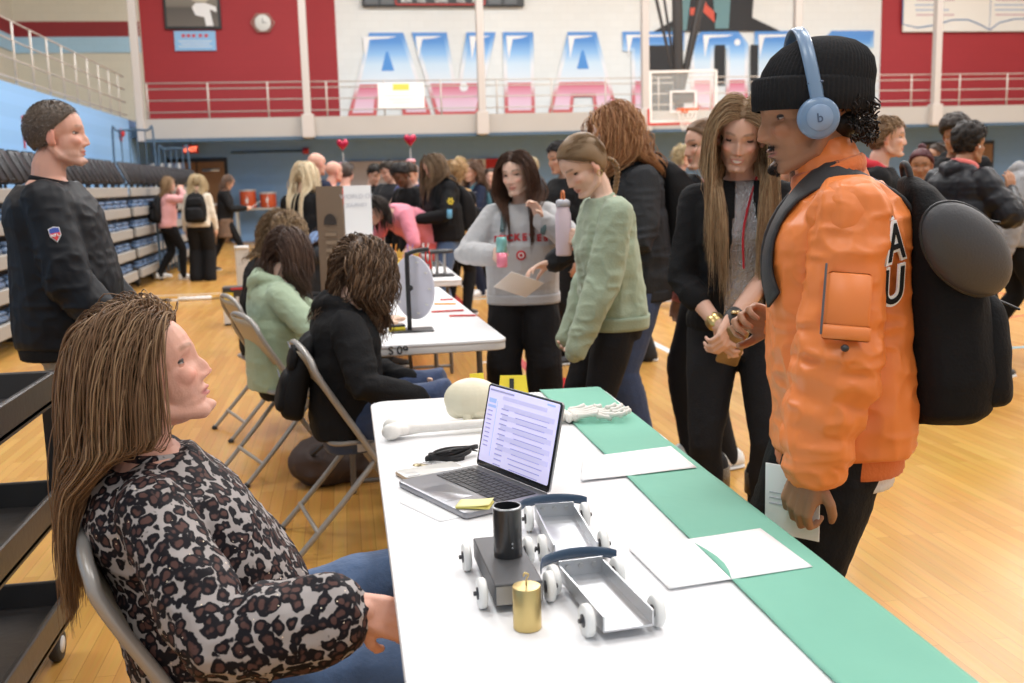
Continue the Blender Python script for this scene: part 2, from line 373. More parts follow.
def eyes(g, S, v, skin, face, vox):
    if vox > .0075: return
    L = (v-S.HO)@S.HR/S.hs; base = np.array(SKIN[skin] if isinstance(skin, str) else skin)
    sel = (L[:, 1] > .03) & (np.abs(L[:, 2]) < .006) & (np.abs(np.abs(L[:, 0])-.031) < .008); ys = L[sel, 1].mean() if sel.any() else .075
    r = .0125; lidup = face.get('lid', 22); gz = face.get('gaze', (0, 0))
    for sg in (-1, 1):
        c = V(sg*.031, ys-.0098, .0005)
        gx = math.radians(gz[0]); gy = math.radians(gz[1]); R = rotz(gx)@rotx(gy)
        n = 20; prof = [(0, 1, (.01, .01, .01)), (16, 1, (.01, .01, .01)), (17, 1, face.get('iris', (.10, .05, .03))), (35, 1, face.get('iris', (.10, .05, .03))), (38, 1, (.55, .50, .47)), (60, 1, (.50, .44, .41)), (95, 1, (.45, .35, .32))]
        an = np.linspace(0, 2*math.pi, n, endpoint=False)
        rs = []; cs = []
        for a, q, co in prof:
            a *= D2R; a = max(a, .02); rr = np.stack([np.sin(a)*np.cos(an)*r, np.full(n, np.cos(a)*r), np.sin(a)*np.sin(an)*r], 1)@R.T+c
            rs.append(rr); cs.append(np.tile(co, (n, 1)))
        o = len(g.c); g.rings([(x*S.hs)@S.HR.T+S.HO for x in rs[::-1]], col=(1, 1, 1)); g.c[-1][:, :3] = np.concatenate(cs[::-1])
        for (e0, e1, up) in ((lidup, 100, 1), (-100, min(lidup-4, face.get('lolid', -20)), 0)):
            rs = []; cs = []; th = np.linspace(-78, 78, 15)*D2R
            for k in range(7):
                t = k/6; e = (e0+(e1-e0)*t) if up else (e1+(e0-e1)*t)
                row = []
                for a in th:
                    ed = e0 if up else e1; edge = ed*math.cos(a)**.7 if abs(a) < 1.57 else 0; e2 = edge+(e-ed) if up else edge+(e-ed)
                    e2 *= D2R; R0 = r*(1.09 if k else 1.10); row.append((math.sin(a)*R0*1.12, math.cos(e2)*R0*max(.15, math.cos(a)), math.sin(e2)*R0))
                rs.append(np.array(row)+c); cs.append(np.tile((.03, .02, .015) if (k <= 1 and up) else base*V(.9, .82, .8)*(.97), (15, 1)))
            vv = np.concatenate(rs); f = [(k*15+i, k*15+i+1, (k+1)*15+i+1, (k+1)*15+i) for k in range(6) for i in range(14)]
            g.add((vv*S.hs)@S.HR.T+S.HO, f, col=(1, 1, 1)); g.c[-1][:, :3] = np.concatenate(cs)
ARM_R = [.050, .048, .043, .037, .040, .034, .025]
def armpts(S, q):
    a, e, w = S.sh[q], S.el[q], S.wr[q]; return [a, a*.6+e*.4, a*.25+e*.75, e, e*.7+w*.3, e*.35+w*.65, w]
def legpts(S, q):
    a, k, n = S.hip[q], S.kn[q], S.an[q]; return [a, a*.6+k*.4, a*.2+k*.8, k, k*.7+n*.3, k*.3+n*.7, n]
def body(S, tab, skin, face, vox, P, parent, mats=None):
    g = G(); s = S.s; w = S.w
    g.rings(tor_rings(S, tab, n=20))
    if S.fem:
        for sg in (-1, 1): g.ell(S.C+S.F@V(sg*.068*w, .072*w, -.185)*s, V(.062, .055, .062)*s*w, R=S.F)
    for q in 'RL':
        sg = 1 if q == 'R' else -1
        ws = 1+(w-1)*.8
        g.tube(armpts(S, q), [r*s*ws*(.88 if S.fem else 1) for r in ARM_R[:-1]]+[.024*s], n=12)
        g.tube([S.sh[q], S.C+S.F@V(0, -.01, -.06)*s], [.050*s*ws, .06*s], n=10)
        g.tube(legpts(S, q), [r*s*(1+(w-1)*.7) for r in (.09, .086, .066, .056, .057, .043, .036)], n=14)
        R = rotz(P.get(q+'Fy', -sg*8)*D2R); a = S.an[q]
        g.tube([a+R@V(0, -.03, -.05)*s, a+R@V(0, .05, -.045)*s, a+R@V(0, .14, -.065)*s], [.03*s, .034*s, .022*s], n=10)
        fd = P.get(q+'D'); fd = unit(S.wr[q]-S.el[q]) if fd is None else V(*fd); pn = P.get(q+'N'); pn = V(-sg, .2, 0) if pn is None else V(*pn)
        dd = unit(fd); pp = unit(pn-dd*(pn@dd)); side = np.cross(dd, pp); 
        tsg = 1 if q == 'R' else -1
        S.__dict__['palm'+q] = hand(g, S.wr[q], fd, pn, -tsg, P.get(q+'C', .35), s*(.93 if S.fem else 1.02), n=8 if vox < .006 else 6, thumb=P.get(q+'T', .6))
        S.__dict__['hd'+q] = (dd, pp, side)
    head_prims(g, S, jaw=.93 if S.fem else 1.06)
    v, nr, f = remesh(g, vox, 2, .5)
    v, c = paint_body(v, S, skin, face, vox)
    g2 = G(); eyes(g2, S, v, skin, face, vox)
    if g2.n:
        f = [tuple(q) for q in f]+[tuple(i+len(v) for i in q) for q in g2.f]; v = np.concatenate([v, g2.arr()]); c = np.concatenate([c, np.concatenate(g2.c)[:, :3]])
    else: f = [tuple(q) for q in f]
    return meshobj('body', v, f, attr_mat('skin', .48, sss=.05, bump=.15, bscale=260), parent, c)
def wrinkle(v, nr, S, amp, freq=9, seed=0, extra=None):
    n1 = vnoise(v*V(1, 1, .55), freq/S.s, seed); n2 = vnoise(v*V(1.0, 1.0, 1.6), freq*2.1/S.s, seed+3)
    fold = (.8-np.abs(n1)**.7*1.9)*.9+(.6-np.abs(n2)**.7*1.3)*.6
    wgt = np.full(len(v), .55)
    for q in 'RL':
        for j in (S.el[q], S.kn[q]): wgt += .9*np.exp(-(np.linalg.norm(v-j, axis=1)/(.11*S.s))**2)
        wgt += .5*np.exp(-(np.linalg.norm(v-S.sh[q], axis=1)/(.1*S.s))**2)+.8*np.exp(-(np.linalg.norm(v-S.wr[q], axis=1)/(.09*S.s))**2)
    wgt += .5*np.exp(-(np.linalg.norm(v-S.pos[3], axis=1)/(.16*S.s))**2)
    d = amp*fold*wgt
    return v+nr*d[:, None]
def top(S, tab, m, parent, vox, name='sweatshirt', inf=.016, hem=-.05, drape=.9, sleeve=1.0, sr=(.020, .018, .014), wr=.006, belly=0, t1=1.0, collar=None, hood=None, cut=None, label=None, sleeves='RL', bust=1, seed=1, smooth=3, thick=None, puff=0, extra=None, over=0):
    g = G(); s = S.s; w = S.w; ws = 1+(w-1)*.8
    g.rings(tor_rings(S, tab, inf, n=24, t0=hem, t1=t1, drape=drape, belly=belly))
    if S.fem and bust:
        for sg in (-1, 1): g.ell(S.C+S.F@V(sg*.066*w, .070*w, -.19)*s, (V(.066, .055, .066)*bust*w+inf*.8)*s, R=S.F)
    for q in 'RL':
        g.tube([S.sh[q], S.C+S.F@V(0, -.01, -.05)*s], [(.046*ws+inf*.8)*s, (.050+inf*.5)*s], n=12)
        if q not in sleeves or not sleeve: g.tube([S.sh[q], S.sh[q]+(S.el[q]-S.sh[q])*.02], [.05*ws*s+inf*s]*2, n=12); continue
        pts = armpts(S, q); rr = [r*s*ws*(.9 if S.fem else 1) for r in ARM_R]; t = np.linspace(0, 1, 7)
        ex = np.interp(t, [0, .5, 1], [x*s for x in sr]); 
        cut_ = sleeve*6; k = int(cut_); P_ = pts[:k+1]; R_ = [a+b for a, b in zip(rr, ex)][:k+1]
        if cut_-k > .05 and k < 6: u = cut_-k; P_.append(pts[k]*(1-u)+pts[k+1]*u); R_.append((rr[k]+ex[k])*(1-u)+(rr[k+1]+ex[k+1])*u)
        if puff: 
            P2 = smoothpath(P_, 4); R2 = np.interp(np.linspace(0, 1, len(P2)), np.linspace(0, 1, len(R_)), R_); 
            R2 = R2*(1+puff*np.abs(np.sin(np.linspace(0, math.pi*6, len(P2))))); P_, R_ = P2, list(R2)
        if over and sleeve >= .95: dd_ = unit(P_[-1]-P_[-2]); P_.append(P_[-1]+dd_*over*s); R_.append(R_[-1]*.92)
        g.tube(P_, R_, n=16)
    if collar: 
        a = S.C+S.F@V(0, -.008, -.03)*s; b = S.nb*(1-collar[0])+S.HO*collar[0]; g.tube([a, b-S.F@V(0, 0, .01)], [collar[1]*s*1.1, collar[1]*s], n=16)
    if hood:
        c = S.C+S.F@V(0, -.085, .01)*s; g.tube([c+S.F@V(-.085, .065, .0)*s, c+S.F@V(-.06, -.01, .0)*s, c+S.F@V(0, -.03, -.03)*s, c+S.F@V(.06, -.01, .0)*s, c+S.F@V(.085, .065, .0)*s], [.028*s, .04*s, .05*s, .04*s, .028*s], n=10)
        g.tube([c+S.F@V(0, -.01, .0)*s, c+S.F@V(0, -.035, -.10)*s], [.055*s, .028*s], n=10)
        g.tube([c+S.F@V(-.085, .065, .0)*s, c+S.F@V(-.05, .12, -.03)*s, c+S.F@V(0, .145, -.06)*s, c+S.F@V(.05, .12, -.03)*s, c+S.F@V(.085, .065, .0)*s], [.026*s, .022*s, .018*s, .022*s, .026*s], n=10)
    if extra: extra(g)
    v, nr, f = remesh(g, vox, smooth, .5)
    v = wrinkle(v, nr, S, wr*s, seed=seed)
    if cut is not None:
        keep = ~cut((v-S.C)@S.F/s)
        idx = np.cumsum(keep)-1; f = np.array([q for q in f if all(keep[i] for i in q)]); f = idx[f]; v = v[keep]
    if BVHTree and not hasattr(S, 'bvh'): S.bvh = BVHTree.FromPolygons(v.tolist(), [tuple(int(i) for i in q) for q in f])
    o = meshobj(name, v, f, m, parent, label=label)
    if cut is not None or thick:
        sd = o.modifiers.new('t', 'SOLIDIFY'); sd.thickness = thick or .006; sd.offset = -1
    return o
def sleeve_part(S, q, m, vox, sr, t1=.97, wr=.012, puff=0, seed=1, ext=.6, name='sleeve', smooth=2):
    s = S.s; ws = 1+(S.w-1)*.8; g = G(); pts = armpts(S, q); rr = [x*s*ws*(.9 if S.fem else 1) for x in ARM_R]; ex = np.interp(np.linspace(0, 1, 7), [0, .5, 1], [x*s for x in sr]); R_ = [a+b for a, b in zip(rr, ex)]
    if t1 < 1: pts[-1] = pts[-2]*(1-(t1*6-5))+pts[-1]*(t1*6-5)
    P2 = smoothpath(pts, 5); R2 = np.interp(np.linspace(0, 1, len(P2)), np.linspace(0, 1, 7), R_); u = np.linspace(0, 1, len(P2)); R2 = R2*(1+puff*np.clip(u*2-.3, 0, 1)*(np.abs(np.sin(u*math.pi*7+.5))-.3)); g.tube(P2, list(R2), n=18)
    g.ell(S.sh[q]+S.F@V(0, 0, .0), V(1, 1, 1)*R2[0]*1.03, 16, 10)
    v, nr, f = remesh(g, vox, smooth, .5); v = wrinkle(v, nr, S, wr*s, seed=seed, freq=11); return meshobj(name, v, f, m, S.root)
def pants(S, tab, m, parent, vox, name='trousers', inf=.008, wide=(.012, .012, .014), waist=.12, length=1.0, wr=.005, label=None, seed=5, smooth=3):
    g = G(); s = S.s; w = S.w
    g.rings(tor_rings(S, tab, inf, n=22, t0=-.24, t1=waist))
    for q in 'RL':
        pts = legpts(S, q); t = np.linspace(0, 1, 7); rr = [r*s*(1+(w-1)*.7) for r in (.09, .086, .066, .056, .057, .043, .038)]; ex = np.interp(t, [0, .5, 1], [x*s for x in wide])
        R_ = [a+b for a, b in zip(rr, ex)]; 
        if length < 1: k = max(2, int(round(6*length))); pts = pts[:k+1]; R_ = R_[:k+1]
        else: pts = pts+[pts[-1]+V(0, 0, -.035*s)]; R_ = R_+[R_[-1]*1.03]
        g.tube(pts, R_, n=16)
    v, nr, f = remesh(g, vox, smooth, .5); v = wrinkle(v, nr, S, wr*s, seed=seed)
    return meshobj(name, v, f, m, parent, label=label)
def shoe(S, q, P, m, parent, sole=None, name='shoe', boot=0, label=None, mb=None):
    s = S.s; sg = 1 if q == 'R' else -1; R = rotz(P.get(q+'Fy', -sg*8)*D2R)@rotx(P.get(q+'Fp', 0)*D2R); a = S.an[q]; n = 16; an = np.linspace(0, 2*math.pi, n, endpoint=False)
    def ring(y, hw, zt, zb): 
        x = np.cos(an)*hw; z = np.where(np.sin(an) > 0, np.sin(an)*zt, np.sin(an)**3*zb); return (np.stack([x, np.full(n, y), z], 1)*s)@R.T
    base = a-R@V(0, 0, .062)*s
    g = G(); pr = [(-.085, .012, .03, .015), (-.078, .030, .055, .025), (-.05, .038, .078, .025), (0, .040, .085, .025), (.05, .043, .068, .025), (.10, .047, .046, .025), (.15, .045, .034, .025), (.185, .032, .026, .022), (.20, .012, .012, .012)]
    g.rings([ring(*p)+base for p in pr])
    if boot: g.tube([a-V(0, 0, .02)*s, a+V(0, 0, boot*.5)*s, a+V(0, 0, boot)*s], [.054*s, .060*s, .068*s], n=18)
    o = g.build(name, m, parent, label=label)
    g = G(); g.rings([(np.stack([np.cos(an)*hw*1.06, np.full(n, y), np.clip(np.sin(an), -1, 1)*.012-.018], 1)*s)@R.T+base for y, hw in [(-.088, .015), (-.075, .034), (-.02, .040), (.05, .044), (.11, .049), (.16, .044), (.195, .028), (.207, .010)]])
    g.build('sole', sole or mat('sole_white', (.75, .75, .74), .6), o)
    return o
# ------------------------------------------------------------------ hair
def zline(y, low=-.075):
    return np.interp(y, [-.10, -.05, -.025, .0, .02, .04, .06, .085, .1], [low, low, -.04, .012, .03, .045, .062, .078, .085])
def scalp(S, d, off=0):
    return HEADC+d*(HEADR+off)
def haircap(S, col, th=.01, low=-.075, jit=.2, wav=.004, freq=40, parent=None, name='hair', hfun=None, n=56, m=36, line=0, streak=(1, 1, .2)):
    th_ = np.linspace(0, 2*math.pi, n, endpoint=False); rs = []; cs = []
    for k in range(m+1):
        a = -math.pi/2+math.pi*min(max(k, .05), m-.05)/m
        d = np.stack([np.cos(a)*np.cos(th_), np.cos(a)*np.sin(th_), np.full(n, math.sin(a))], 1)
        p0 = HEADC+d*HEADR; mk = np.clip((p0[:, 2]-zline(p0[:, 1], low)-line)/.014+.3, 0, 1); mk = mk*mk*(3-2*mk)
        t = th+(hfun(p0) if hfun is not None else 0)
        nn = vnoise(p0*V(*streak), freq, 2)
        off = (-.022)*(1-mk)+(t+wav*nn)*mk
        rs.append(HEADC+d*(HEADR+off[:, None] if np.ndim(off) else HEADR+off)); cs.append(np.array(col)*(1+jit*nn[:, None]))
    g = G(); g.rings([(r*S.hs)@S.HR.T+S.HO for r in rs], col=(1, 1, 1)); g.c[-1][:, :3] = np.clip(np.concatenate(cs), 0, 1)
    return g
def coll(P, S, r):
    """push points out of head and torso"""
    L = (P-S.HO)@S.HR/S.hs; q = (L-HEADC)/(HEADR+r[:, None]); l = np.linalg.norm(q, axis=1); k = l < 1
    L[k] = (HEADC+(q[k]/l[k][:, None])*(HEADR+r[k][:, None]))
    q = (L-V(0, .018, -.05))/(V(.060, .068, .065)+r[:, None]); l = np.linalg.norm(q, axis=1); k = l < 1; L[k] = V(0, .018, -.05)+q[k]/l[k][:, None]*(V(.060, .068, .065)+r[k][:, None])
    P = (L*S.hs)@S.HR.T+S.HO
    for (a, b, rad) in S.caps:
        ab = b-a; t = np.clip(((P-a)@ab)/(ab@ab), 0, 1); c = a+t[:, None]*ab; d = P-c; l = np.linalg.norm(d, axis=1); R_ = rad+r*.8; k = l < R_
        P[k] = c[k]+d[k]/np.maximum(l[k], 1e-6)[:, None]*R_[k][:, None]
    T = (P-S.C)@S.F/S.s; w = S.w
    for c0, r0 in ((V(0, 0, -.17), V(.165*w, .125*w, .17)), (V(0, .01, -.35), V(.155*w, .12*w, .2))):
        q = (T-c0)/(r0+S.cl+r[:, None]*.8); l = np.linalg.norm(q, axis=1); k = l < 1; T[k] = c0+q[k]/l[k][:, None]*(r0+S.cl+r[k][:, None]*.8)
    k = (np.abs(T[:, 0]) > .07) & (T[:, 2] < .05) & (T[:, 2] > -.25); k &= np.abs(T[:, 1]) < .115+S.cl; sgy = -1. if getattr(S, 'allback', 0) else 1.; T[k, 1] += np.where(T[k, 1] > -.005, sgy, -1)*.010; T[k, 0] *= .955
    k = T[:, 2] < -.02; lim = .115*w; T[k, 0] = np.clip(T[k, 0], -lim-r[k], lim+r[k])
    return (T*S.s)@S.F.T+S.C
def setcaps(S, cl=.03):
    S.cl = cl; s = S.s; ws = S.w
    S.caps = [(S.C+S.F@V(0, -.01, -.05)*s, S.sh[q], (.052*ws+cl)*s) for q in 'RL']+[(S.C, S.nb, .055*s)]
def locks(S, N, length, col, r=.004, part=.0, seed=1, step=.016, curl=0, cfreq=30, vol=.012, back=.5, low=-.075, face=.066, jit=.25, hi=None, n=5, lenj=.15, region=None, grav=.28, snap=0, tip=.15, d0=None):
    rs = np.random.RandomState(seed); pts = []
    while len(pts) < N:
        d = unit(rs.normal(size=3)); p = HEADC+d*HEADR
        if p[2] < zline(p[1], low)+.004: continue
        if region is not None and not region(p): continue
        pts.append(p)
    p0 = np.array(pts); L = p0.copy(); nrm = unit_rows((p0-HEADC)/HEADR**2)
    sx = np.where(L[:, 0]+rs.normal(size=N)*.006 > part, 1., -1.); rad = rs.rand(N)*vol+.002
    D = np.stack([sx*(.75+.2*rs.rand(N)), -back+.25*rs.normal(size=N)*.5, -.15-np.clip(.06-L[:, 2], 0, 1)*6], 1) if d0 is None else d0(L, rs)
    D = D-nrm*(D*nrm).sum(1)[:, None]; D = unit_rows(D)
    P = (L*S.hs)@S.HR.T+S.HO; Dw = D@S.HR.T; g0 = V(0, 0, -1); ll = length*(1+lenj*rs.normal(size=N)); M = int(length*1.3/step)+1; path = [P-(nrm@S.HR.T)*.006*S.hs]
    k1 = rs.rand(N)*6.28; P = P+(nrm@S.HR.T)*(rad*.5)[:, None]
    cl_id = rs.randint(0, max(1, N//9), N)
    for k in range(M):
        gg = grav*(.5 if k < 3 else 1)
        Dw = unit_rows(Dw*(1-gg)+g0*gg+rs.normal(size=(N, 3))*.03); Pn = P+Dw*step*S.hs
        Q = (Pn-S.HO)@S.HR/S.hs; kf = (Q[:, 1] > .015) & (Q[:, 2] < .055) & (Q[:, 2] > -.15) & (np.abs(Q[:, 0]) < face)
        Q[kf, 0] += np.where(Q[kf, 0] == 0, sx[kf], np.sign(Q[kf, 0]+1e-9*sx[kf]))*np.clip((face-np.abs(Q[kf, 0])), 0, .007); Pn = (Q*S.hs)@S.HR.T+S.HO
        if snap:
            Q = (Pn-S.HO)@S.HR/S.hs; q = (Q-HEADC)/(HEADR+rad[:, None]); l = np.linalg.norm(q, axis=1, keepdims=True); Pn = ((HEADC+q/l*(HEADR+rad[:, None]))*snap+Q*(1-snap))*S.hs@S.HR.T+S.HO
        Pn = coll(Pn, S, rad); dd = Pn-P; Dw = unit_rows(Dw*.4+unit_rows(dd)*.6); P = Pn; path.append(P)
    path = np.array(path)   # (M+1, N, 3)
    if curl:
        K = np.arange(M+1)[:, None]*step; ph = k1[None]+K*cfreq*(1+.15*np.sin(cl_id*1.7))[None]
        amp = curl*np.clip(K/.05, 0, 1)*(.7+.6*rs.rand(N))[None]
        T = np.zeros_like(path); T[1:] = path[1:]-path[:-1]; T[0] = T[1]; T = T/np.maximum(np.linalg.norm(T, axis=2), 1e-9)[..., None]
        A = np.cross(T, V(.3, .9, .1)); A /= np.maximum(np.linalg.norm(A, axis=2), 1e-9)[..., None]; B = np.cross(T, A)
        path = path+A*(amp*np.cos(ph))[..., None]+B*(amp*np.sin(ph))[..., None]
    g = G(); base = np.array(col, float)
    for i in range(N):
        m_ = max(3, min(M+1, int(ll[i]/step)+1)); pp = path[:m_, i]; t = np.linspace(0, 1, m_)
        rr = r*S.hs*(.7+.6*rs.rand())*np.interp(t, [0, .12, .7, 1], [.6, 1, .85, tip]); c = base*(1+jit*rs.normal()*.45)
        if hi is not None and rs.rand() < hi[1]: c = c*.35+np.array(hi[0])*.65
        g.tube(pp, rr, n=n, caps=False if n < 5 else 'flat', r2=rr*.55, col=np.clip(c, 0, 1))
    return g
def unit_rows(a): return a/np.maximum(np.linalg.norm(a, axis=1), 1e-9)[:, None]
def hairmat(): return attr_mat('hair', .48, spec=.26, aniso=.4, bump=0)
def hair_obj(gs, parent, name='hair'):
    g = gs[0]
    for x in gs[1:]: g.merge(x)
    return g.build(name, hairmat(), parent)
def shortd(L, rs):
    return np.stack([L[:, 0]*3+rs.normal(size=len(L))*.3, np.where(L[:, 2] > .08, .6, -.5)+rs.normal(size=len(L))*.3, -.6+L[:, 2]*4], 1)
def do_hair(S, kind, col, parent, q=1.0, **k):
    """q scales the number of locks"""
    setcaps(S, k.get('cl', .03)); S.allback = k.get('allback', 0); N = lambda a: max(40, int(a*q)); r = k.get('r', .004)*(1/max(.12, q))**.38; hi = k.get('hi'); ns = 5 if q > .5 else 4; sd = k.get('seed', 1)
    st = .016 if q > .5 else .026
    FN, FR = (4.2, .40) if q >= .8 else (1.3, .85)
    if kind == 'long':
        return hair_obj([haircap(S, np.array(col)*.75, .0015, wav=.0015, freq=110, streak=(.4, 1, 1), jit=.35), locks(S, N(900*FN), k.get('len', .42), col, r*FR, part=k.get('part', .0), seed=sd, curl=k.get('curl', 0), cfreq=k.get('cf', 25), vol=k.get('vol', .014), hi=hi, n=ns, step=st, back=k.get('back', .5), lenj=k.get('lj', .12), face=k.get('face', .066), jit=k.get('jit', .25)), locks(S, N(150*FN), k.get('len', .42)*.8, col, r*FR*1.1, part=k.get('part', .0), seed=sd+5, curl=k.get('curl', 0), cfreq=k.get('cf', 25), vol=.004, hi=hi, n=ns, step=st, back=k.get('back', .5), face=k.get('face', .066), region=lambda p: abs(p[0]-k.get('part', 0)) < .022 and p[2] > .06)], parent)
    if kind == 'curly':
        st = .011 if q > .5 else .015
        return hair_obj([haircap(S, np.array(col)*.7, .016), locks(S, N(800*(1+(FN-1)*.5)), k.get('len', .26), col, r*(1+FR)/2, seed=sd, curl=k.get('curl', .011), cfreq=k.get('cf', 95), vol=k.get('vol', .035), hi=hi, n=4, step=st, back=k.get('back', .35), lenj=.25)], parent)
    if kind == 'short':
        g1 = haircap(S, np.array(col)*.85, .007, low=-.055, wav=.003, hfun=k.get('hfun'))
        gs = [g1]
        if k.get('len', .03): gs.append(locks(S, N(700), k.get('len', .03), col, r*.9, seed=sd, curl=k.get('curl', .0), cfreq=k.get('cf', 90), vol=.014, hi=hi, n=4, step=.008, low=-.055, grav=.04, d0=shortd, lenj=.3, region=k.get('region'), snap=k.get('snap', .75)))
        return hair_obj(gs, parent)
    if kind == 'afro':
        hf = lambda p: np.clip((p[:, 2])/.1, 0, 1)*k.get('h', .03)
        rs = np.random.RandomState(sd); g1 = haircap(S, np.array(col), .010, low=-.05, wav=.010, freq=70, hfun=hf, streak=(1, 1, 1), jit=.4, n=72, m=48)
        g2 = G()
        for i in range(N(1100)):
            while True:
                d = unit(rs.normal(size=3)); p = HEADC+d*HEADR
                if p[2] > zline(p[1], -.05)+.004: break
            t = .006+max(0, min(1, p[2]/.1))*k.get('h', .03)*(.6+.5*rs.rand()); c = p+d*t; c = S.HO+S.HR@(c*S.hs); a = unit(rs.normal(size=3)); b = unit(np.cross(a, d)); rr = .006+.004*rs.rand()
            g2.tube([c+(a*math.cos(u)+b*math.sin(u))*rr+np.cross(a, b)*u*.0015 for u in np.linspace(0, 5.5, 8)], .0028/max(.3, q)**.3, n=4, caps=False, col=np.clip(np.array(col)*(1+.5*rs.normal()), 0, 1))
        return hair_obj([g1, g2], parent)
    if kind == 'buzz':
        return hair_obj([haircap(S, col, .002, low=-.05, wav=.0012, freq=120, jit=.25, line=k.get('line', .0), streak=(1, 1, 1))], parent)
    if kind == 'tied':   # combed back into a tail, braid or bun
        def d0(L, rs): 
            t = V(0, -.10, k.get('tz', -.03)); return t-L+rs.normal(size=L.shape)*.004
        gs = [haircap(S, np.array(col)*.9, .008, freq=60, streak=(1, .3, .3)), locks(S, N(450*FN), .13, col, r*FR, seed=sd, vol=.005, n=4, step=.012, grav=.02, d0=d0, lenj=.1, snap=1)]
        g = G(); rs = np.random.RandomState(sd); T = lambda p: S.HO+S.HR@(V(*p)*S.hs)
        path = k['path']
        pp = smoothpath([T(p) for p in path[:2]]+[T(p) if len(p) == 3 else V(*p[:3]) for p in path[2:]], 6); 
        if k.get('braid'):
            for i in range(len(pp)-1):
                tt = i/len(pp); d = unit(pp[i+1]-pp[i]); b = unit(np.cross(d, S.HR[:, 1])); sg = 1 if i % 2 else -1
                g.tube([pp[i]+b*sg*.010, pp[i]+d*.006, pp[i]+d*.022-b*sg*.007], [.009*(1-.4*tt), .011*(1-.4*tt), .006], n=8, col=np.clip(np.array(col)*(1+.2*rs.normal()), 0, 1))
        elif k.get('bun'):
            for i in range(60):
                a = unit(rs.normal(size=3)); b = unit(np.cross(a, rs.normal(size=3))); c = T(k['bun']); R0 = .022+.006*rs.rand()
                g.tube([c+(a*math.cos(u)+b*math.sin(u))*R0 for u in np.linspace(0, 5, 10)], .005, n=4, col=np.clip(np.array(col)*(1+.3*rs.normal()), 0, 1))
            g.ell(T(k['bun']), (.024, .024, .024), col=np.array(col)*.8)
        else:
            for i in range(N(160)):
                o = rs.normal(size=3)*.010; w_ = rs.rand()*6; 
                g.tube([p+o*(1+1.2*math.sin(math.pi*j/len(pp)))+V(math.sin(w_+j*.9), math.cos(w_+j*.8), 0)*k.get('curl', .002) for j, p in enumerate(pp)], np.interp(np.linspace(0, 1, len(pp)), [0, .8, 1], [r, r, r*.2]), n=4, caps=False, col=np.clip(np.array(col)*(1+.25*rs.normal()), 0, 1))
        return hair_obj(gs+[g], parent)
def person(label, x, y, face_deg, h, pose, fem=True, w=1.0, skin='fair', face=None, vox=.010, cat='person', group=None, z=0):
    root = thing('person', label, cat, (x, y, z), (face_deg-90)*D2R, group)
    S = skeleton(h, pose, fem, w); S.root = root; S.P = pose; S.vox = vox; S.tab = FEM if fem else MALE; face = face or {}
    S.body = body(S, S.tab, skin, face, vox, pose, root)
    return S
def rib_band(S, pts, r, m, parent, name, n=48, amp=.0025, k=24, r2=None):
    g = G(); g.tube(pts, r, n=n, r2=r2)
    v = g.v[0]; R = len(v)//n
    an = np.arange(n)*2*math.pi/n; c = v.reshape(R, n, 3).mean(1)[:, None]; d = v.reshape(R, n, 3)-c; l = np.linalg.norm(d, axis=2, keepdims=True)
    g.v[0] = (c+d*(1+amp/np.maximum(l, 1e-5)*np.sign(np.sin(an*k))[None, :, None])).reshape(-1, 3)
    return g.build(name, m, parent)
# ================================================================== SETTING
PI = math.pi
def grad_mat(name, stops, axis='Z', lo=0, hi=1, rough=.6):
    m, nt, b = _nt(name); tc = nd(nt, 'ShaderNodeTexCoord'); sp = nd(nt, 'ShaderNodeSeparateXYZ'); lk(nt, tc.outputs['Object'], sp.inputs[0])
    mr = nd(nt, 'ShaderNodeMapRange'); mr.inputs['From Min'].default_value = lo; mr.inputs['From Max'].default_value = hi; lk(nt, sp.outputs[axis], mr.inputs['Value'])
    cr = nd(nt, 'ShaderNodeValToRGB'); e = cr.color_ramp.elements
    while len(e) > 1: e.remove(e[-1])
    e[0].position = stops[0][0]; e[0].color = tuple(stops[0][1])+(1,)
    for p, c in stops[1:]: q = e.new(p); q.color = tuple(c)+(1,)
    lk(nt, mr.outputs[0], cr.inputs[0]); lk(nt, cr.outputs[0], b.inputs['Base Color']); b.inputs['Roughness'].default_value = rough; return m
def brick_wall(name, col, var=.03, rough=.65, bump=.12):
    """painted concrete block"""
    m, nt, b = _nt(name); tc = nd(nt, 'ShaderNodeTexCoord'); mp = nd(nt, 'ShaderNodeMapping'); mp.inputs['Rotation'].default_value = (PI/2, 0, 0); lk(nt, tc.outputs['Object'], mp.inputs[0])
    br = nd(nt, 'ShaderNodeTexBrick', Scale=1.0); br.inputs['Brick Width'].default_value = .4; br.inputs['Row Height'].default_value = .2; br.inputs['Mortar Size'].default_value = .006
    c = tuple(col)+(1,); br.inputs['Color1'].default_value = c; br.inputs['Color2'].default_value = tuple(x*(1-var) for x in col)+(1,); br.inputs['Mortar'].default_value = tuple(x*.92 for x in col)+(1,)
    lk(nt, mp.outputs[0], br.inputs['Vector']); lk(nt, br.outputs['Color'], b.inputs['Base Color']); b.inputs['Roughness'].default_value = rough
    bp = nd(nt, 'ShaderNodeBump', Strength=bump, Distance=.01); bp.invert = True; lk(nt, br.outputs['Fac'], bp.inputs['Height']); lk(nt, bp.outputs[0], b.inputs['Normal']); return m
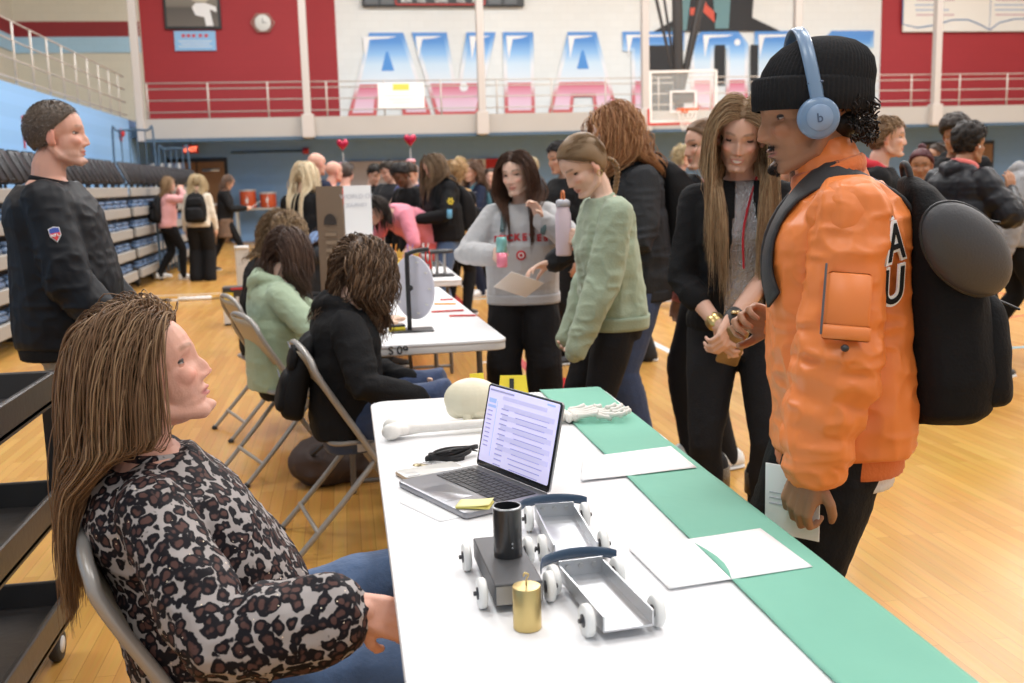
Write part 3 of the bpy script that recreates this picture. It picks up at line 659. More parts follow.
def floor_mat():
    m, nt, b = _nt('maple_floor'); tc = nd(nt, 'ShaderNodeTexCoord'); mp = nd(nt, 'ShaderNodeMapping'); mp.inputs['Rotation'].default_value = (0, 0, PI/2); lk(nt, tc.outputs['Object'], mp.inputs[0])
    br = nd(nt, 'ShaderNodeTexBrick', Scale=1.0, offset=.37); br.inputs['Brick Width'].default_value = .9; br.inputs['Row Height'].default_value = .057; br.inputs['Mortar Size'].default_value = .0011; br.inputs['Bias'].default_value = .0
    br.inputs['Color1'].default_value = (.80, .44, .115, 1); br.inputs['Color2'].default_value = (.66, .33, .075, 1); br.inputs['Mortar'].default_value = (.46, .22, .06, 1); lk(nt, mp.outputs[0], br.inputs['Vector'])
    mp2 = nd(nt, 'ShaderNodeMapping'); mp2.inputs['Scale'].default_value = (22, 1.2, 1); lk(nt, tc.outputs['Object'], mp2.inputs[0])
    n = nd(nt, 'ShaderNodeTexNoise', Scale=3.0, Detail=5.0); lk(nt, mp2.outputs[0], n.inputs['Vector'])
    mx = nd(nt, 'ShaderNodeMix', data_type='RGBA', blend_type='MULTIPLY'); mx.inputs['Factor'].default_value = .28; lk(nt, br.outputs['Color'], mx.inputs['A']); lk(nt, n.outputs['Color'], mx.inputs['B'])
    n2 = nd(nt, 'ShaderNodeTexNoise', Scale=.8, Detail=2.0); lk(nt, tc.outputs['Object'], n2.inputs['Vector'])
    mx2 = nd(nt, 'ShaderNodeMix', data_type='RGBA', blend_type='MULTIPLY'); mx2.inputs['Factor'].default_value = .2; lk(nt, mx.outputs['Result'], mx2.inputs['A']); lk(nt, n2.outputs['Color'], mx2.inputs['B'])
    hs = nd(nt, 'ShaderNodeHueSaturation'); hs.inputs['Value'].default_value = .98; hs.inputs['Saturation'].default_value = 1.0; lk(nt, mx2.outputs['Result'], hs.inputs['Color']); lk(nt, hs.outputs[0], b.inputs['Base Color'])
    b.inputs['Roughness'].default_value = .27; b.inputs['Specular IOR Level'].default_value = .42
    n3 = nd(nt, 'ShaderNodeTexNoise', Scale=1.7, Detail=2.0); lk(nt, mp2.outputs[0], n3.inputs['Vector']); bp = nd(nt, 'ShaderNodeBump', Strength=.05, Distance=.02); lk(nt, n3.outputs['Fac'], bp.inputs['Height']); lk(nt, bp.outputs[0], b.inputs['Normal']); return m
CREAM = (.80, .82, .80); RED = (.36, .022, .028); BLUE = (.17, .31, .50)
m_cream = brick_wall('cream_block', CREAM); m_red = brick_wall('red_block', RED); m_blue = brick_wall('blue_block', (.25, .43, .70))
m_lblue = brick_wall('light_blue_block', (.27, .50, .82)); m_paleblue = brick_wall('pale_blue_block', (.36, .55, .68)); m_maroon = brick_wall('maroon_block', (.24, .018, .022))
m_beige = brick_wall('beige_block', (.62, .58, .47)); m_conc = mat('balcony_paint', (.42, .40, .375), .6, var=.05, vscale=1.5)
m_pillar = mat('pillar_paint', (.52, .48, .45), .55); m_rail = mat('rail_paint', (.56, .51, .46), .4, metal=.1)
m_dkblue = mat('dark_blue_steel_shade', (.06, .11, .17), .5)  # rails and pipe; on the balcony it puts soffit shade into colour
def slab(name, x0, x1, y0, y1, z0, z1, m, parent=None): return G().box(((x0+x1)/2, (y0+y1)/2, (z0+z1)/2), (x1-x0, y1-y0, z1-z0)).build(name, m, parent, smooth=False)
struct(slab('floor', -9, 24, -6, 29.2, -.1, 0, floor_mat()))
# far wall, lower blue band, upper cream band with red fields
struct(slab('wall_far', -9, 24, 29, 29.3, 0, 9.6, m_cream))
lo = slab('blue_paint', -5, 24, 28.97, 29, 0, 3.0, m_blue); lo.name = 'wall_far_lower'; struct(lo)
struct(slab('wall_far_red_left', -5.0, .02, 28.96, 29, 3.0, 9.6, m_red)); struct(slab('wall_far_red_right', 15.75, 24, 28.96, 29, 3.0, 9.6, m_red))
struct(slab('wall_left_gallery', -8.3, -8.1, 6, 29, 3.0, 9.6, m_beige))
struct(slab('wall_far_gallery', -8.1, -5.0, 28.9, 28.99, 3.0, 9.6, m_beige))
struct(slab('trim_1', -8.1, -5.02, 28.87, 28.9, 5.40, 5.78, m_maroon)); struct(slab('trim_2', -8.1, -5.02, 28.87, 28.9, 5.0, 5.40, m_paleblue))
struct(slab('trim_3', -8.1, -8.07, 6, 28.9, 5.40, 5.78, m_maroon)); struct(slab('trim_4', -8.1, -8.07, 6, 28.9, 5.0, 5.40, m_paleblue))
struct(slab('wall_left', -5.2, -5.0, -6, 28.99, 0, 3.13, m_lblue)); struct(slab('floor_gallery_left', -8.1, -5.21, -6, 28.99, 2.75, 3.0, m_conc))
struct(slab('wall_right', 24, 24.2, -6, 29.3, 0, 9.6, m_cream))
struct(slab('ceiling', -9, 24.2, -6, 29.3, 9.6, 9.8, mat('ceiling_paint', (.55, .53, .5), .8, var=.05, vscale=2)))
struct(slab('wall_left_upper', -9, -8.3, -6, 29, 3.0, 9.6, m_beige))
# balcony across the far end
struct(slab('floor_balcony', -5.0, 24, 26.5, 28.97, 2.70, 2.95, m_dkblue))
struct(slab('trim_5', -4.85, 24, 26.42, 26.5, 2.66, 3.13, m_conc))
struct(slab('trim_6', -4.85, 24, 26.40, 26.5, 2.58, 2.66, m_dkblue))  # dark strip standing in for the shaded balcony soffit, shade put into colour
# pillars
for i, x in enumerate((-4.72, -.77, 3.56, 7.82, 11.96, 15.95, 20.2)):
    g = G().box((x, 26.36, 6.1), (.18, .2, 7.0), bev=.01); 
    if i: g.box((x, 26.36, 2.9), (.30, .28, .56), bev=.01)
    struct(g.build('trim_%d' % (7+i), m_pillar, smooth=False))
def railing(label, p0, p1, posts, heights, r=.022, postr=.028):
    t = thing('railing', label, 'railing', tuple(p0)); p0 = V(*p0); p1 = V(*p1); d = p1-p0; L = np.linalg.norm(d)
    for h in heights: G().tube([V(0, 0, h), d+V(0, 0, h)], r, n=8, caps='flat').build('rail', m_rail, t)
    for q in posts: G().tube([d*q/L+V(0, 0, 0), d*q/L+V(0, 0, heights[-1])], postr, n=8, caps='flat').build('post', m_rail, t)
    return t
railing('pale metal railing along the balcony under the painted letters', (-4.6, 26.52, 3.12), (24, 26.52, 3.12), [.05+1.42*i for i in range(20)], (.17, .45, .72, .86), .015, .02)
railing('pale metal railing along the left upper gallery above the blue wall', (-5.06, 5, 3.12), (-5.06, 26.5, 3.12), [.2+.98*i for i in range(22)], (.12, .42, .72, 1.02), .014, .018)
# painted mural letters: AVIATORS
blue1, blue2 = (.07, .24, .62), (.22, .46, .80)
m_let = grad_mat('mural_gradient', [(0, (.86, .70, .76)), (.18, (.85, .55, .66)), (.33, (.72, .22, .30)), (.385, (.62, .07, .09)), (.39, (.80, .85, .90)), (.62, (.62, .78, .92)), (.74, (.30, .55, .87)), (.88, (.10, .30, .70)), (1, (.09, .27, .66))], lo=3.25, hi=5.50)
m_edge = grad_mat('mural_edge_gradient', [(0, (.62, .10, .09)), (.22, (.66, .20, .22)), (.36, (.85, .80, .80)), (.60, (.84, .86, .88)), (.8, (.35, .58, .86)), (.93, (.12, .32, .70)), (1, (.10, .28, .66))], lo=3.25, hi=5.50)
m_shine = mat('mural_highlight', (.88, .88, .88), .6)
mural = thing('wall_lettering', 'large painted AVIATORS lettering fading blue to pink on the cream far wall', 'wall lettering', (0, 0, 0))
Z0, Z1 = 3.27, 5.48
def off(poly, d):
    P = np.array(poly, float); n = len(P); out = []
    A = .5*sum(P[i][0]*P[(i+1) % n][1]-P[(i+1) % n][0]*P[i][1] for i in range(n)); sg = 1 if A > 0 else -1
    for i in range(n):
        a, b, c = P[i-1], P[i], P[(i+1) % n]; e1 = unit(b-a); e2 = unit(c-b); n1 = V(-e1[1], e1[0])*sg; n2 = V(-e2[1], e2[0])*sg; m_ = n1+n2; l = max(.5, np.dot(unit(m_), n1)); out.append(b+unit(m_)*d/l)
    return out
def tess(poly, y0, y1, g, mi=0):
    from mathutils.geometry import tessellate_polygon
    n = len(poly); v = [(a, y0, b) for a, b in poly]+[(a, y1, b) for a, b in poly]
    tr = tessellate_polygon([[Vector((a, b, 0)) for a, b in poly]])
    f = [tuple(t) for t in tr]+[tuple(n+i for i in t[::-1]) for t in tr]+[(i, n+i, n+(i+1) % n, (i+1) % n) for i in range(n)]
    g.add(v, f, mi)
def letter(ch, polys):
    g = G()
    for p in polys: tess(p, 28.952, 28.975, g, 0); tess(off(p, .10), 28.945, 28.97, g, 1)
    g.build('letter_'+ch.lower(), [m_edge, m_let], mural, smooth=False)
def LA(x0, x1):
    w = (x1-x0); m = (x0+x1)/2; a = w*.20; zc = 3.87; s = w*.36; h = lambda z: (z-Z0)/(Z1-Z0)
    L = lambda z: x0+(m-a-x0)*h(z); R = lambda z: x1-(x1-m-a)*h(z)
    return [[(x0, Z0), (x0+s*.95, Z0), (x0+s*1.02, 3.72), (x1-s*1.02, 3.72), (x1-s*.95, Z0), (x1, Z0), (m+a, Z1), (m-a, Z1)]]
letter('A', LA(.22, 2.50)); letter('A', LA(5.78, 7.80))
for m_ in (1.36, 6.79): g = G(); tess([(m_-.17, 4.48), (m_+.17, 4.48), (m_+.03, 4.98), (m_-.03, 4.98)], 28.935, 28.955, g); g.build('letter_counter', mat('mural_blue', (.09, .30, .70), .6), mural, smooth=False)
letter('V', [[(2.05, Z1), (3.0, Z1), (3.18, 4.25), (3.30, 4.25), (3.55, Z1), (4.35, Z1), (3.80, Z0), (2.62, Z0)]])
letter('I', [[(4.55, Z0), (5.40, Z0), (5.40, Z1), (4.55, Z1)]])
letter('T', [[(8.20, Z0), (9.05, Z0), (9.05, 4.95), (9.75, 4.95), (9.75, Z1), (7.95, Z1), (7.95, 4.95), (8.20, 4.95)]])
letter('O', [[(9.95, Z0+.3), (10.25, Z0), (10.62, Z0), (10.62, 5.0), (11.0, 5.0), (11.0, Z0), (11.4, Z0), (11.65, Z0+.3), (11.65, Z1-.35), (11.35, Z1), (10.25, Z1), (9.95, Z1-.3)]])
letter('R', [[(11.85, Z0), (12.6, Z0), (12.6, 4.1), (12.8, 4.1), (13.1, Z0), (13.75, Z0), (13.4, 4.3), (13.65, 4.6), (13.6, 5.2), (13.3, Z1), (11.85, Z1)]])
letter('S', [[(13.95, Z0), (15.3, Z0), (15.5, 3.6), (15.5, 4.4), (15.2, 4.7), (14.5, 4.75), (14.5, 5.0), (15.5, 5.0), (15.5, Z1), (14.2, Z1), (13.9, 5.2), (13.9, 4.5), (14.2, 4.2), (14.9, 4.15), (14.9, 3.8), (13.95, 3.8)]])
for (x, z) in ((2.45, 5.36), (4.3, 5.36), (.75, 5.35), (1.75, 5.36), (4.62, 5.36), (6.5, 5.36), (8.05, 5.36), (11.35, 5.2), (11.95, 5.36)):
    pass
hl = None
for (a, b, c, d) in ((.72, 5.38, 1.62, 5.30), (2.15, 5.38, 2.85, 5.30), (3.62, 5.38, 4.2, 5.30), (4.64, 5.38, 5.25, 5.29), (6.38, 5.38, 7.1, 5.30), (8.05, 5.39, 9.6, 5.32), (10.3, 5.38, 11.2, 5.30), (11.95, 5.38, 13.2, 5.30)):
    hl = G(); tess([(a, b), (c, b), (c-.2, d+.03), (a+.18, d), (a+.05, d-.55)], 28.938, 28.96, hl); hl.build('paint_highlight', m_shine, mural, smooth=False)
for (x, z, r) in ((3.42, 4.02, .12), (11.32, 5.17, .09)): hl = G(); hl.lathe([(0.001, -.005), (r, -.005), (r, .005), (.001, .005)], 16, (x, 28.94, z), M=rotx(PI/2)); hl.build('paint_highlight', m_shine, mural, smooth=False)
# plain dark shape painted behind the hoop (generic stand-in for the painted emblem)
mk = thing('wall_painting', 'dark cape-like painted shape with grey and red patches above the lettering', 'wall painting', (0, 0, 0))
g = G(); tess([(8.85, 5.48), (9.55, 5.85), (9.9, 6.7), (10.2, 7.6), (11.9, 7.6), (11.8, 6.5), (11.75, 5.85), (12.6, 5.48)], 28.93, 28.955, g)
for (x0, x1, zb) in ((8.68, 9.4, 3.2), (10.65, 10.95, 4.0), (11.72, 11.95, 3.2)): tess([(x0, zb), (x1, zb), (x1, 5.1), (x0, 5.1)], 28.93, 28.95, g)
g.build('dark_shape', mat('mural_black', (.018, .018, .02), .6), mk, smooth=False)
g = G(); tess([(9.35, 5.5), (9.8, 5.5), (9.95, 6.6), (9.65, 6.3)], 28.92, 28.935, g); tess([(10.65, 5.55), (11.05, 5.55), (11.1, 6.4), (11.35, 7.0), (10.5, 7.0), (10.6, 6.3)], 28.92, 28.935, g); g.build('grey_patch', mat('mural_teal', (.14, .27, .29), .6), mk, smooth=False)
g = G(); tess([(10.1, 6.6), (10.25, 6.05), (10.65, 5.7), (10.7, 5.95), (10.4, 6.2), (10.25, 6.6)], 28.92, 28.935, g); g.box((10.0, 28.925, 6.02), (.18, .01, .2)); g.build('red_patch', mat('mural_red', (.65, .10, .06), .6), mk, smooth=False)
# scoreboard, picture, clock, posters, verse board
def txt(s, size, loc, m, parent, rot=(PI/2, 0, 0), name='lettering', ext=.002, align='CENTER', bold=0, sx=1, shear=0):
    cu = bpy.data.curves.new(name, 'FONT'); cu.body = s; cu.size = size; cu.extrude = ext; cu.align_x = align; cu.offset = bold; cu.shear = shear
    o = bpy.data.objects.new('t', cu); COL.objects.link(o); dg = bpy.context.evaluated_depsgraph_get(); me = bpy.data.meshes.new_from_object(o.evaluated_get(dg)); bpy.data.objects.remove(o)
    me.name = name; me.materials.clear(); me.materials.append(m)
    o = link(name, me, parent, loc=loc); o.rotation_euler = rot; o.scale = (sx, 1, 1); return o
blk = mat('black_plastic', (.018, .018, .02), .45); wht = mat('white_plastic', (.82, .82, .82), .45)
t = thing('scoreboard', 'dark scoreboard with red outlined middle panel high on the cream wall', 'scoreboard', (2.95, 28.9, 6.15))
G().box((0, 0, .6), (4.4, .16, 1.2), bev=.02).build('housing', mat('score_dark', (.045, .05, .055), .5), t, smooth=False)
g = G(); [g.box((x, -.09, z), (w, .02, h)) for x, z, w, h in ((-.1, .04, 2.4, .035), (-1.3, .6, .035, 1.1), (1.1, .6, .035, 1.1))]; g.build('red_border', mat('score_red', (.55, .04, .03), .5), t, smooth=False)
for i, (x, s_) in enumerate(((-1.02, 'BON'), (-.62, 'TOL'), (-.08, 'GAME'), (.45, 'TOL'), (.9, 'BON'))): txt(s_, .13, (x, -.095, .10), wht, t, bold=.003)
g = G(); [g.box((x, -.085, .3), (.34, .02, .5)) for x in (-1.95, -1.53, 1.38, 1.82)]; g.build('display', mat('score_grey', (.12, .13, .14), .4), t, smooth=False)
t = thing('framed_photograph', 'black framed black and white photograph of a figure on the red wall', 'picture', (-3.66, 28.9, 5.58))
G().box((0, 0, .75), (1.44, .05, 1.5), bev=.01).build('frame', blk, t, smooth=False)
G().box((0, -.03, .75), (1.30, .01, 1.36)).build('print', grad_mat('photo_print', [(0, (.16, .14, .12)), (.35, (.10, .09, .08)), (.4, (.20, .18, .15)), (1, (.42, .38, .32))], lo=0, hi=1.5), t, smooth=False)
g = G(); tess([(.0, .55), (.08, .35), (.3, .3), (.33, .08), (.52, .08), (.45, .5), (.62, .42), (.62, .56), (.35, .66), (.1, .66)], -.042, -.036, g); g.build('white_figure', mat('photo_white', (.85, .85, .85), .5), t, smooth=False)
g = G(); tess([(-.15, .9), (.05, .7), (.35, .68), (.5, .8), (.5, 1.4), (-.15, 1.4)], -.041, -.036, g); g.build('pale_coat', mat('photo_pale', (.55, .48, .38), .5), t, smooth=False)
t = thing('poster', 'light blue poster with red heading below the framed photograph', 'poster', (-3.64, 28.92, 5.04))
G().box((0, 0, .25), (1.05, .02, .5)).build('sheet', mat('poster_blue', (.28, .52, .80), .6), t, smooth=False)
for x_ in (-.29, -.16, -.03, .14, .29): G().box((x_, -.012, .38), (.09, .004, .08)).build('heading_mark', mat('poster_red', (.6, .06, .08), .6), t, smooth=False)
for k, z in enumerate((.24, .17, .10)): G().box((0, -.012, z), (.85-.12*(k % 2), .004, .02)).build('text_line', wht, t, smooth=False)
t = thing('wall_clock', 'round white clock in a hexagonal guard on the red wall', 'clock', (-1.88, 28.92, 5.74))
G().lathe([(.01, .04), (.20, .04), (.215, .03), (.215, 0), (.01, 0)], 28, M=rotx(PI/2)).build('clock_face', mat('clock_white', (.72, .72, .68), .4), t)
G().tube([V(math.cos(a)*.30, -.03, math.sin(a)*.26) for a in np.arange(6)*PI/3], .02, closed=True, n=8).build('guard', mat('clock_guard', (.42, .25, .2), .4), t)
g = G(); g.box((0, -.05, .06), (.014, .008, .12)); g.box((.05, -.05, 0), (.10, .008, .014)); g.build('clock_hand', blk, t, smooth=False)
t = thing('verse_board', 'white board shaped like an open book with blue lines on the red wall', 'board', (18.6, 28.88, 5.42))
G().box((0, 0, .7), (4.5, .08, 1.4), bev=.02).build('panel', mat('board_white', (.80, .78, .72), .6), t, smooth=False)
mb = mat('board_blue', (.08, .2, .42), .6)
pp = [(-2.08, 1.4), (-2.08, .22), (-1.6, .12), (-1.0, .2), (-.5, .34), (0, .34), (.4, .2), (.72, .05), (1.0, .25), (1.5, .36), (2.0, .36), (2.08, .3), (2.08, 1.4)]
G().tube([V(x-.2, -.045, z) for x, z in pp], .018, n=6).build('book_outline', mb, t)
G().tube([V(.5, -.045, .08), V(.5, -.045, 1.4)], .008, n=6).build('book_spine', mb, t)
for i in range(7):
    for x, w in ((-1.25, 1.2), (1.3, 1.25)):
        G().box((x-.1*(i % 3), -.045, .48+i*.14), (w-.15*(i % 3), .006, .035)).build('text_line', mat('board_text', (.35, .45, .62), .6) if i % 3 else mat('board_text2', (.55, .35, .40), .6), t, smooth=False)
t = thing('banner', 'white paper sign with a yellow strip hung on the balcony railing', 'sign', (1.55, 26.47, 3.32))
G().box((0, 0, .29), (1.15, .01, .62)).build('sheet', wht, t, smooth=False); G().box((0, -.01, .50), (.40, .008, .15)).build('yellow_strip', mat('sign_yellow', (.75, .6, .1), .6), t, smooth=False)
for k, z in enumerate((.3, .2, .12)): G().box((0, -.01, z), (.85-.2*k, .006, .022)).build('text_line', mat('pale_text', (.6, .62, .66), .6), t, smooth=False)
# exit signs, doors, flags
for lab, x, z, y in (('red EXIT sign above the left brown doors', -3.9, 2.48, 28.5), ('red EXIT sign above the doors behind the right crowd', 18.2+.5, 2.46, 28.6)):
    t = thing('exit_sign', lab, 'exit sign', (x, y, z)); G().box((0, 0, 0), (.40, .06, .22), bev=.01).build('housing', mat('exit_red', (.55, .03, .02), .5), t, smooth=False)
    txt('EXIT', .17, (0, -.035, -.06), mat('exit_glow', (1, .22, .12), .5, emit=2.2), t, bold=.004)
    G().box((0, .03, .16), (.03, .03, .14)).build('bracket', blk, t, smooth=False)
wood = mat('door_wood', (.30, .15, .06), .5, var=.15, vscale=6, stretch=(6, 6, .6))
def doors(n, x0, x1, y, h, label):
    d = struct(slab('door_%d' % n, x0-.08, x1+.08, y-.02, y+.03, 0, h+.10, blk)); m = (x0+x1)/2
    for k, (a, b) in enumerate(((x0, m-.02), (m+.02, x1))):
        lf = slab('door_leaf', a, b, y-.07, y-.02, .01, h, wood, d)
        G().box(((a+b)/2, y-.10, 1.02), ((b-a)*.8, .05, .06), bev=.01).build('push_bar', mat('steel', (.55, .55, .55), .3, metal=.9), lf)
        if k: G().box(((a+b)/2, y-.09, h-.22), (.45, .05, .08), bev=.01).build('door_closer', MATS['steel'], lf)
doors(1, -4.55, -3.12, 28.94, 2.15, ''); doors(2, 17.2, 19.4, 28.94, 2.15, '')
t = thing('flag', 'green white and red flag hung on the blue wall behind the crowd', 'flag', (3.7, 28.9, 1.15))
for k, (c, nm) in enumerate((((.02, .20, .07), 'green_stripe'), ((.62, .62, .60), 'white_stripe'), ((.50, .03, .03), 'red_stripe'))): G().box(((k-1)*.52, 0, .45), (.52, .02, .92)).build(nm, mat(nm, c, .8), t, smooth=False)
t = thing('notice_board', 'pale notice board on the blue wall behind the dark-haired students', 'board', (1.05, 28.9, 1.1)); G().box((0, 0, .5), (1.9, .05, .95), bev=.01).build('panel', mat('notice_grey', (.50, .47, .50), .7), t, smooth=False)
G().box((0, 0, -.02), (1.96, .06, .05)).build('frame', mat('steel', (.55, .55, .55), .3, metal=.9), t, smooth=False)
# folded bleachers along the left wall
def bleacher(label, y0, y1):
    t = thing('bleachers', label, 'bleachers', (-3.0, y0, 0), group='folded bleacher banks'); L = y1-y0; mw = mat('bleacher_board', (.33, .325, .31), .45, var=.06, vscale=2)
    for i, z in enumerate((.16, .46, .76, 1.06, 1.35)): G().box((-.02-.012*i, L/2, z+.065), (.05, L, .13), bev=.008).build('riser_board', mw, t, smooth=False)
    G().box((-.75, L/2, .76), (.9, L-.1, 1.2)).build('frame_body', mat('bleacher_dark', (.03, .032, .04), .7), t, smooth=False)
    g = G(); [g.box((-.25, y, .08), (.22, .05, .10)) for y in np.arange(.4, L, 1.2)]; [g.lathe([(.005, -.02), (.06, -.02), (.06, .02), (.005, .02)], 14, (-.14, y, .06), M=roty(PI/2)) for y in np.arange(.4, L, 1.2)]; g.build('wheel_carriage', blk, t)
    g0 = None; N = int(L/.47); ms = mat('seat_blue', (.10, .17, .30), .4)
    for r_, z in enumerate((.29, .59, .89, 1.19)):
        for i in range(N):
            y = .25+i*.47
            if g0 is None:
                g = G(); g.box((0, 0, .03), (.12, .36, .09), bev=.035); g.box((.01, 0, .085), (.10, .30, .04), bev=.018); g0 = g.build('folded_seat', ms, t, loc=(-.10, y, z)); s2 = G().box((-.0, .21, -.0), (.08, .05, .10), bev=.01).build('seat_bracket', mat('steel_dark', (.2, .2, .22), .4, metal=.6), g0)
            else: dup(g0, (-.10, y, z), parent=t)
    g0 = None
    for i in range(N):
        y = .25+i*.47
        if g0 is None:
            g = G(); g.box((0, 0, .33), (.045, .42, .36), bev=.02, R=roty(-.45)); [g.box((.05, dy, .33), (.02, .02, .32), R=roty(-.45)) for dy in (-.12, .12)]
            g0 = g.build('chair_back', mat('chair_back_black', (.025, .025, .03), .5), t, loc=(-.16, y, 1.36)); g = G(); g.tube([(.02, -.17, 0), (.02, -.17, .16), (.1, -.17, .20)], .016, n=6); g.tube([(.02, .17, 0), (.02, .17, .16), (.1, .17, .20)], .016, n=6); g.build('chair_arm', blk, g0)
        else: dup(g0, (-.16, y, 1.36), parent=t)
bleacher('nearer bank of folded grey bleachers with blue seats along the left wall', 5.2, 15.6)
bleacher('farther bank of folded grey bleachers behind the two students with backpacks', 15.9, 23.6)
for lab, x0, y0, L, z1, rz_ in (('tall dark guard rail frame beside the far end of the bleachers', -4.62, 22.6, .80, 2.66, -PI/2), ('lower dark guard rail frame nearer the left brown doors', -3.95, 23.9, .62, 2.32, -PI/2), ('low dark gate standing behind the pink jacket student', -2.95, 17.2, 1.8, 1.15, 0)):
    t = thing('guard_rail', lab, 'guard rail', (x0, y0, 0), rz_)
    G().tube(smoothpath([(0, 0, 0), (0, 0, z1-.12), (0, .12, z1), (0, L-.12, z1), (0, L, z1-.12), (0, L, 0)], 5), .022, n=8).build('frame', m_dkblue, t)
    for k in range(1, 5): G().tube([(0, L*k/5, .1), (0, L*k/5, z1)], .013, n=6).build('bar', m_dkblue, t)
    G().tube([(0, 0, .3), (0, L, .3)], .018, n=6).build('lower_rail', m_dkblue, t)
t = thing('folded_mat', 'white and grey striped folded mat leaning by the left doors', 'mat', (-4.35, 27.2, 0))
for k in range(4): G().box((-.3+k*.2, 0, 1.05), (.10, .12, 2.1), bev=.02).build('white_stripe', wht, t)
G().box((0, .05, 1.05), (.9, .06, 2.1)).build('backing', mat('mat_grey', (.2, .22, .3), .6), t, smooth=False)
for lab, y, z in (('red alarm bell on the left light blue wall, nearer one', 21.0, 2.62), ('red alarm bell on the left light blue wall, farther one near the corner', 25.2, 2.75)):
    t = thing('alarm_bell', lab, 'alarm', (-4.97, y, z)); mr_ = mat('alarm_red', (.5, .02, .03), .35)
    G().lathe([(.01, .09), (.05, .085), (.09, .05), (.10, .0), (.01, 0)], 20, M=roty(PI/2)).build('bell_dome', mr_, t); G().box((0, 0, -.13), (.05, .10, .12), bev=.01).build('strobe', mr_, t)
t = thing('conduit', 'blue pipe with a red box running along the far blue wall', 'pipe', (-2.9, 28.9, 2.38)); G().tube([(0, 0, 0), (1.9, 0, 0)], .025, n=8).build('pipe', m_dkblue, t); G().box((1.95, 0, 0), (.16, .1, .16), bev=.01).build('alarm_box', MATS['alarm_red'], t)
txt('1', .75, (-4.99, 17.8, 2.15), MATS['alarm_red'], None, rot=(PI/2, 0, PI/2), name='section_number'); tag(bpy.data.objects['section_number'], 'red number painted on the light blue wall above the bleachers', 'wall number')
# basketball hoop hanging from the ceiling
hp = thing('basketball_hoop', 'glass basketball backboard with orange rim hanging from dark ceiling struts', 'basketball hoop', (7.28, 21.7, 3.12), rz=-.1)
g = G(); [g.box(c, d) for c, d in (((0, 0, .52), (1.46, .05, .05)), ((0, 0, -.52), (1.46, .05, .05)), ((-.71, 0, 0), (.05, .05, 1.07)), ((.71, 0, 0), (.05, .05, 1.07)))]; g.build('backboard_frame', wht, hp, smooth=False)
G().box((0, .005, 0), (1.40, .012, 1.0)).build('glass', mat('board_glass', (.9, .95, .95), .02, alpha=.14), hp, smooth=False)
g = G(); [g.box(c, d) for c, d in (((0, -.02, .10), (.58, .012, .045)), ((0, -.02, -.32), (.58, .012, .045)), ((-.27, -.02, -.11), (.045, .012, .45)), ((.27, -.02, -.11), (.045, .012, .45)))]; g.build('target_square', wht, hp, smooth=False)
g = G(); g.box((0, 0, -.575), (1.5, .06, .05), bev=.01); g.box((-.75, 0, -.42), (.05, .06, .35), bev=.01); g.box((.75, 0, -.42), (.05, .06, .35), bev=.01); g.build('edge_padding', mat('pad_red', (.55, .05, .04), .6), hp, smooth=False)
g = G(); g.tube([V(math.cos(a)*.228, -.40+math.sin(a)*.228, -.30) for a in np.linspace(0, 2*PI, 24, endpoint=False)], .016, closed=True, n=8); g.box((0, -.10, -.32), (.14, .16, .08), bev=.01); g.build('rim', mat('rim_orange', (.75, .14, .03), .4), hp)
g = G()
for k in range(12):
    for sg in (-1, 1): g.tube([V(math.cos(a0)*r_, -.40+math.sin(a0)*r_, z) for z, r_, a0 in [(-.30-.11*j, .228-.030*j, k*PI/6+sg*j*.26) for j in range(5)]], .005, n=4)
g.build('net', mat('net_white', (.8, .78, .75), .8), hp)
ms = mat('strut_dark', (.035, .032, .032), .5)
for nm, a, b, r_ in (('mast', (-.02, .35, -.2), (-.08, .45, 6.4), .115), ('strut', (-.05, .35, .1), (-.75, .4, 3.2), .035), ('strut', (-.02, .35, .1), (-.50, .4, 3.2), .028), ('strut', (.03, .35, .1), (.72, .4, 3.2), .075), ('strut', (.06, .35, .1), (.85, .4, 3.2), .028)):
    G().tube([V(*a), V(*a)*.0+V(*b)], r_, n=8).build(nm, ms, hp)
G().box((0, .18, .0), (.5, .3, .25), bev=.02).build('mounting_bracket', ms, hp)
# court lines painted on the floor
def line(name, x0, x1, y0, y1, c): return struct(G().box(((x0+x1)/2, (y0+y1)/2, .001), (x1-x0, y1-y0, .003)).build(name, mat('paint_'+c[0], c[1], .25), smooth=False))
rc = ('red', (.50, .03, .03)); wc = ('white', (.8, .8, .8)); bc = ('cyan', (.25, .55, .65))
line('floor_line_1', 1.29, 1.36, 4.8, 20, rc); line('floor_line_2', 1.36, 1.75, 6.2, 7.2, rc); line('floor_line_3', 1.0, 1.3, 8.0, 8.05, wc); line('floor_line_4', 4.3, 8.5, 7.35, 7.41, bc); line('floor_line_5', -2.9, -1.2, 14.6, 14.65, wc); line('floor_line_6', 1.5, 8, 12.5, 12.56, bc); line('floor_line_7', 2.2, 8, 20.5, 20.6, bc); line('floor_line_8', 2.55, 2.62, 8, 24, wc)
g = G(); g.tube([V(5.6+math.cos(a)*1.8, 10.6+math.sin(a)*1.8, -.045) for a in np.linspace(0, 2*PI, 60, endpoint=False)], .05, closed=True, n=8); struct(g.build('floor_line_9', MATS['paint_red']))
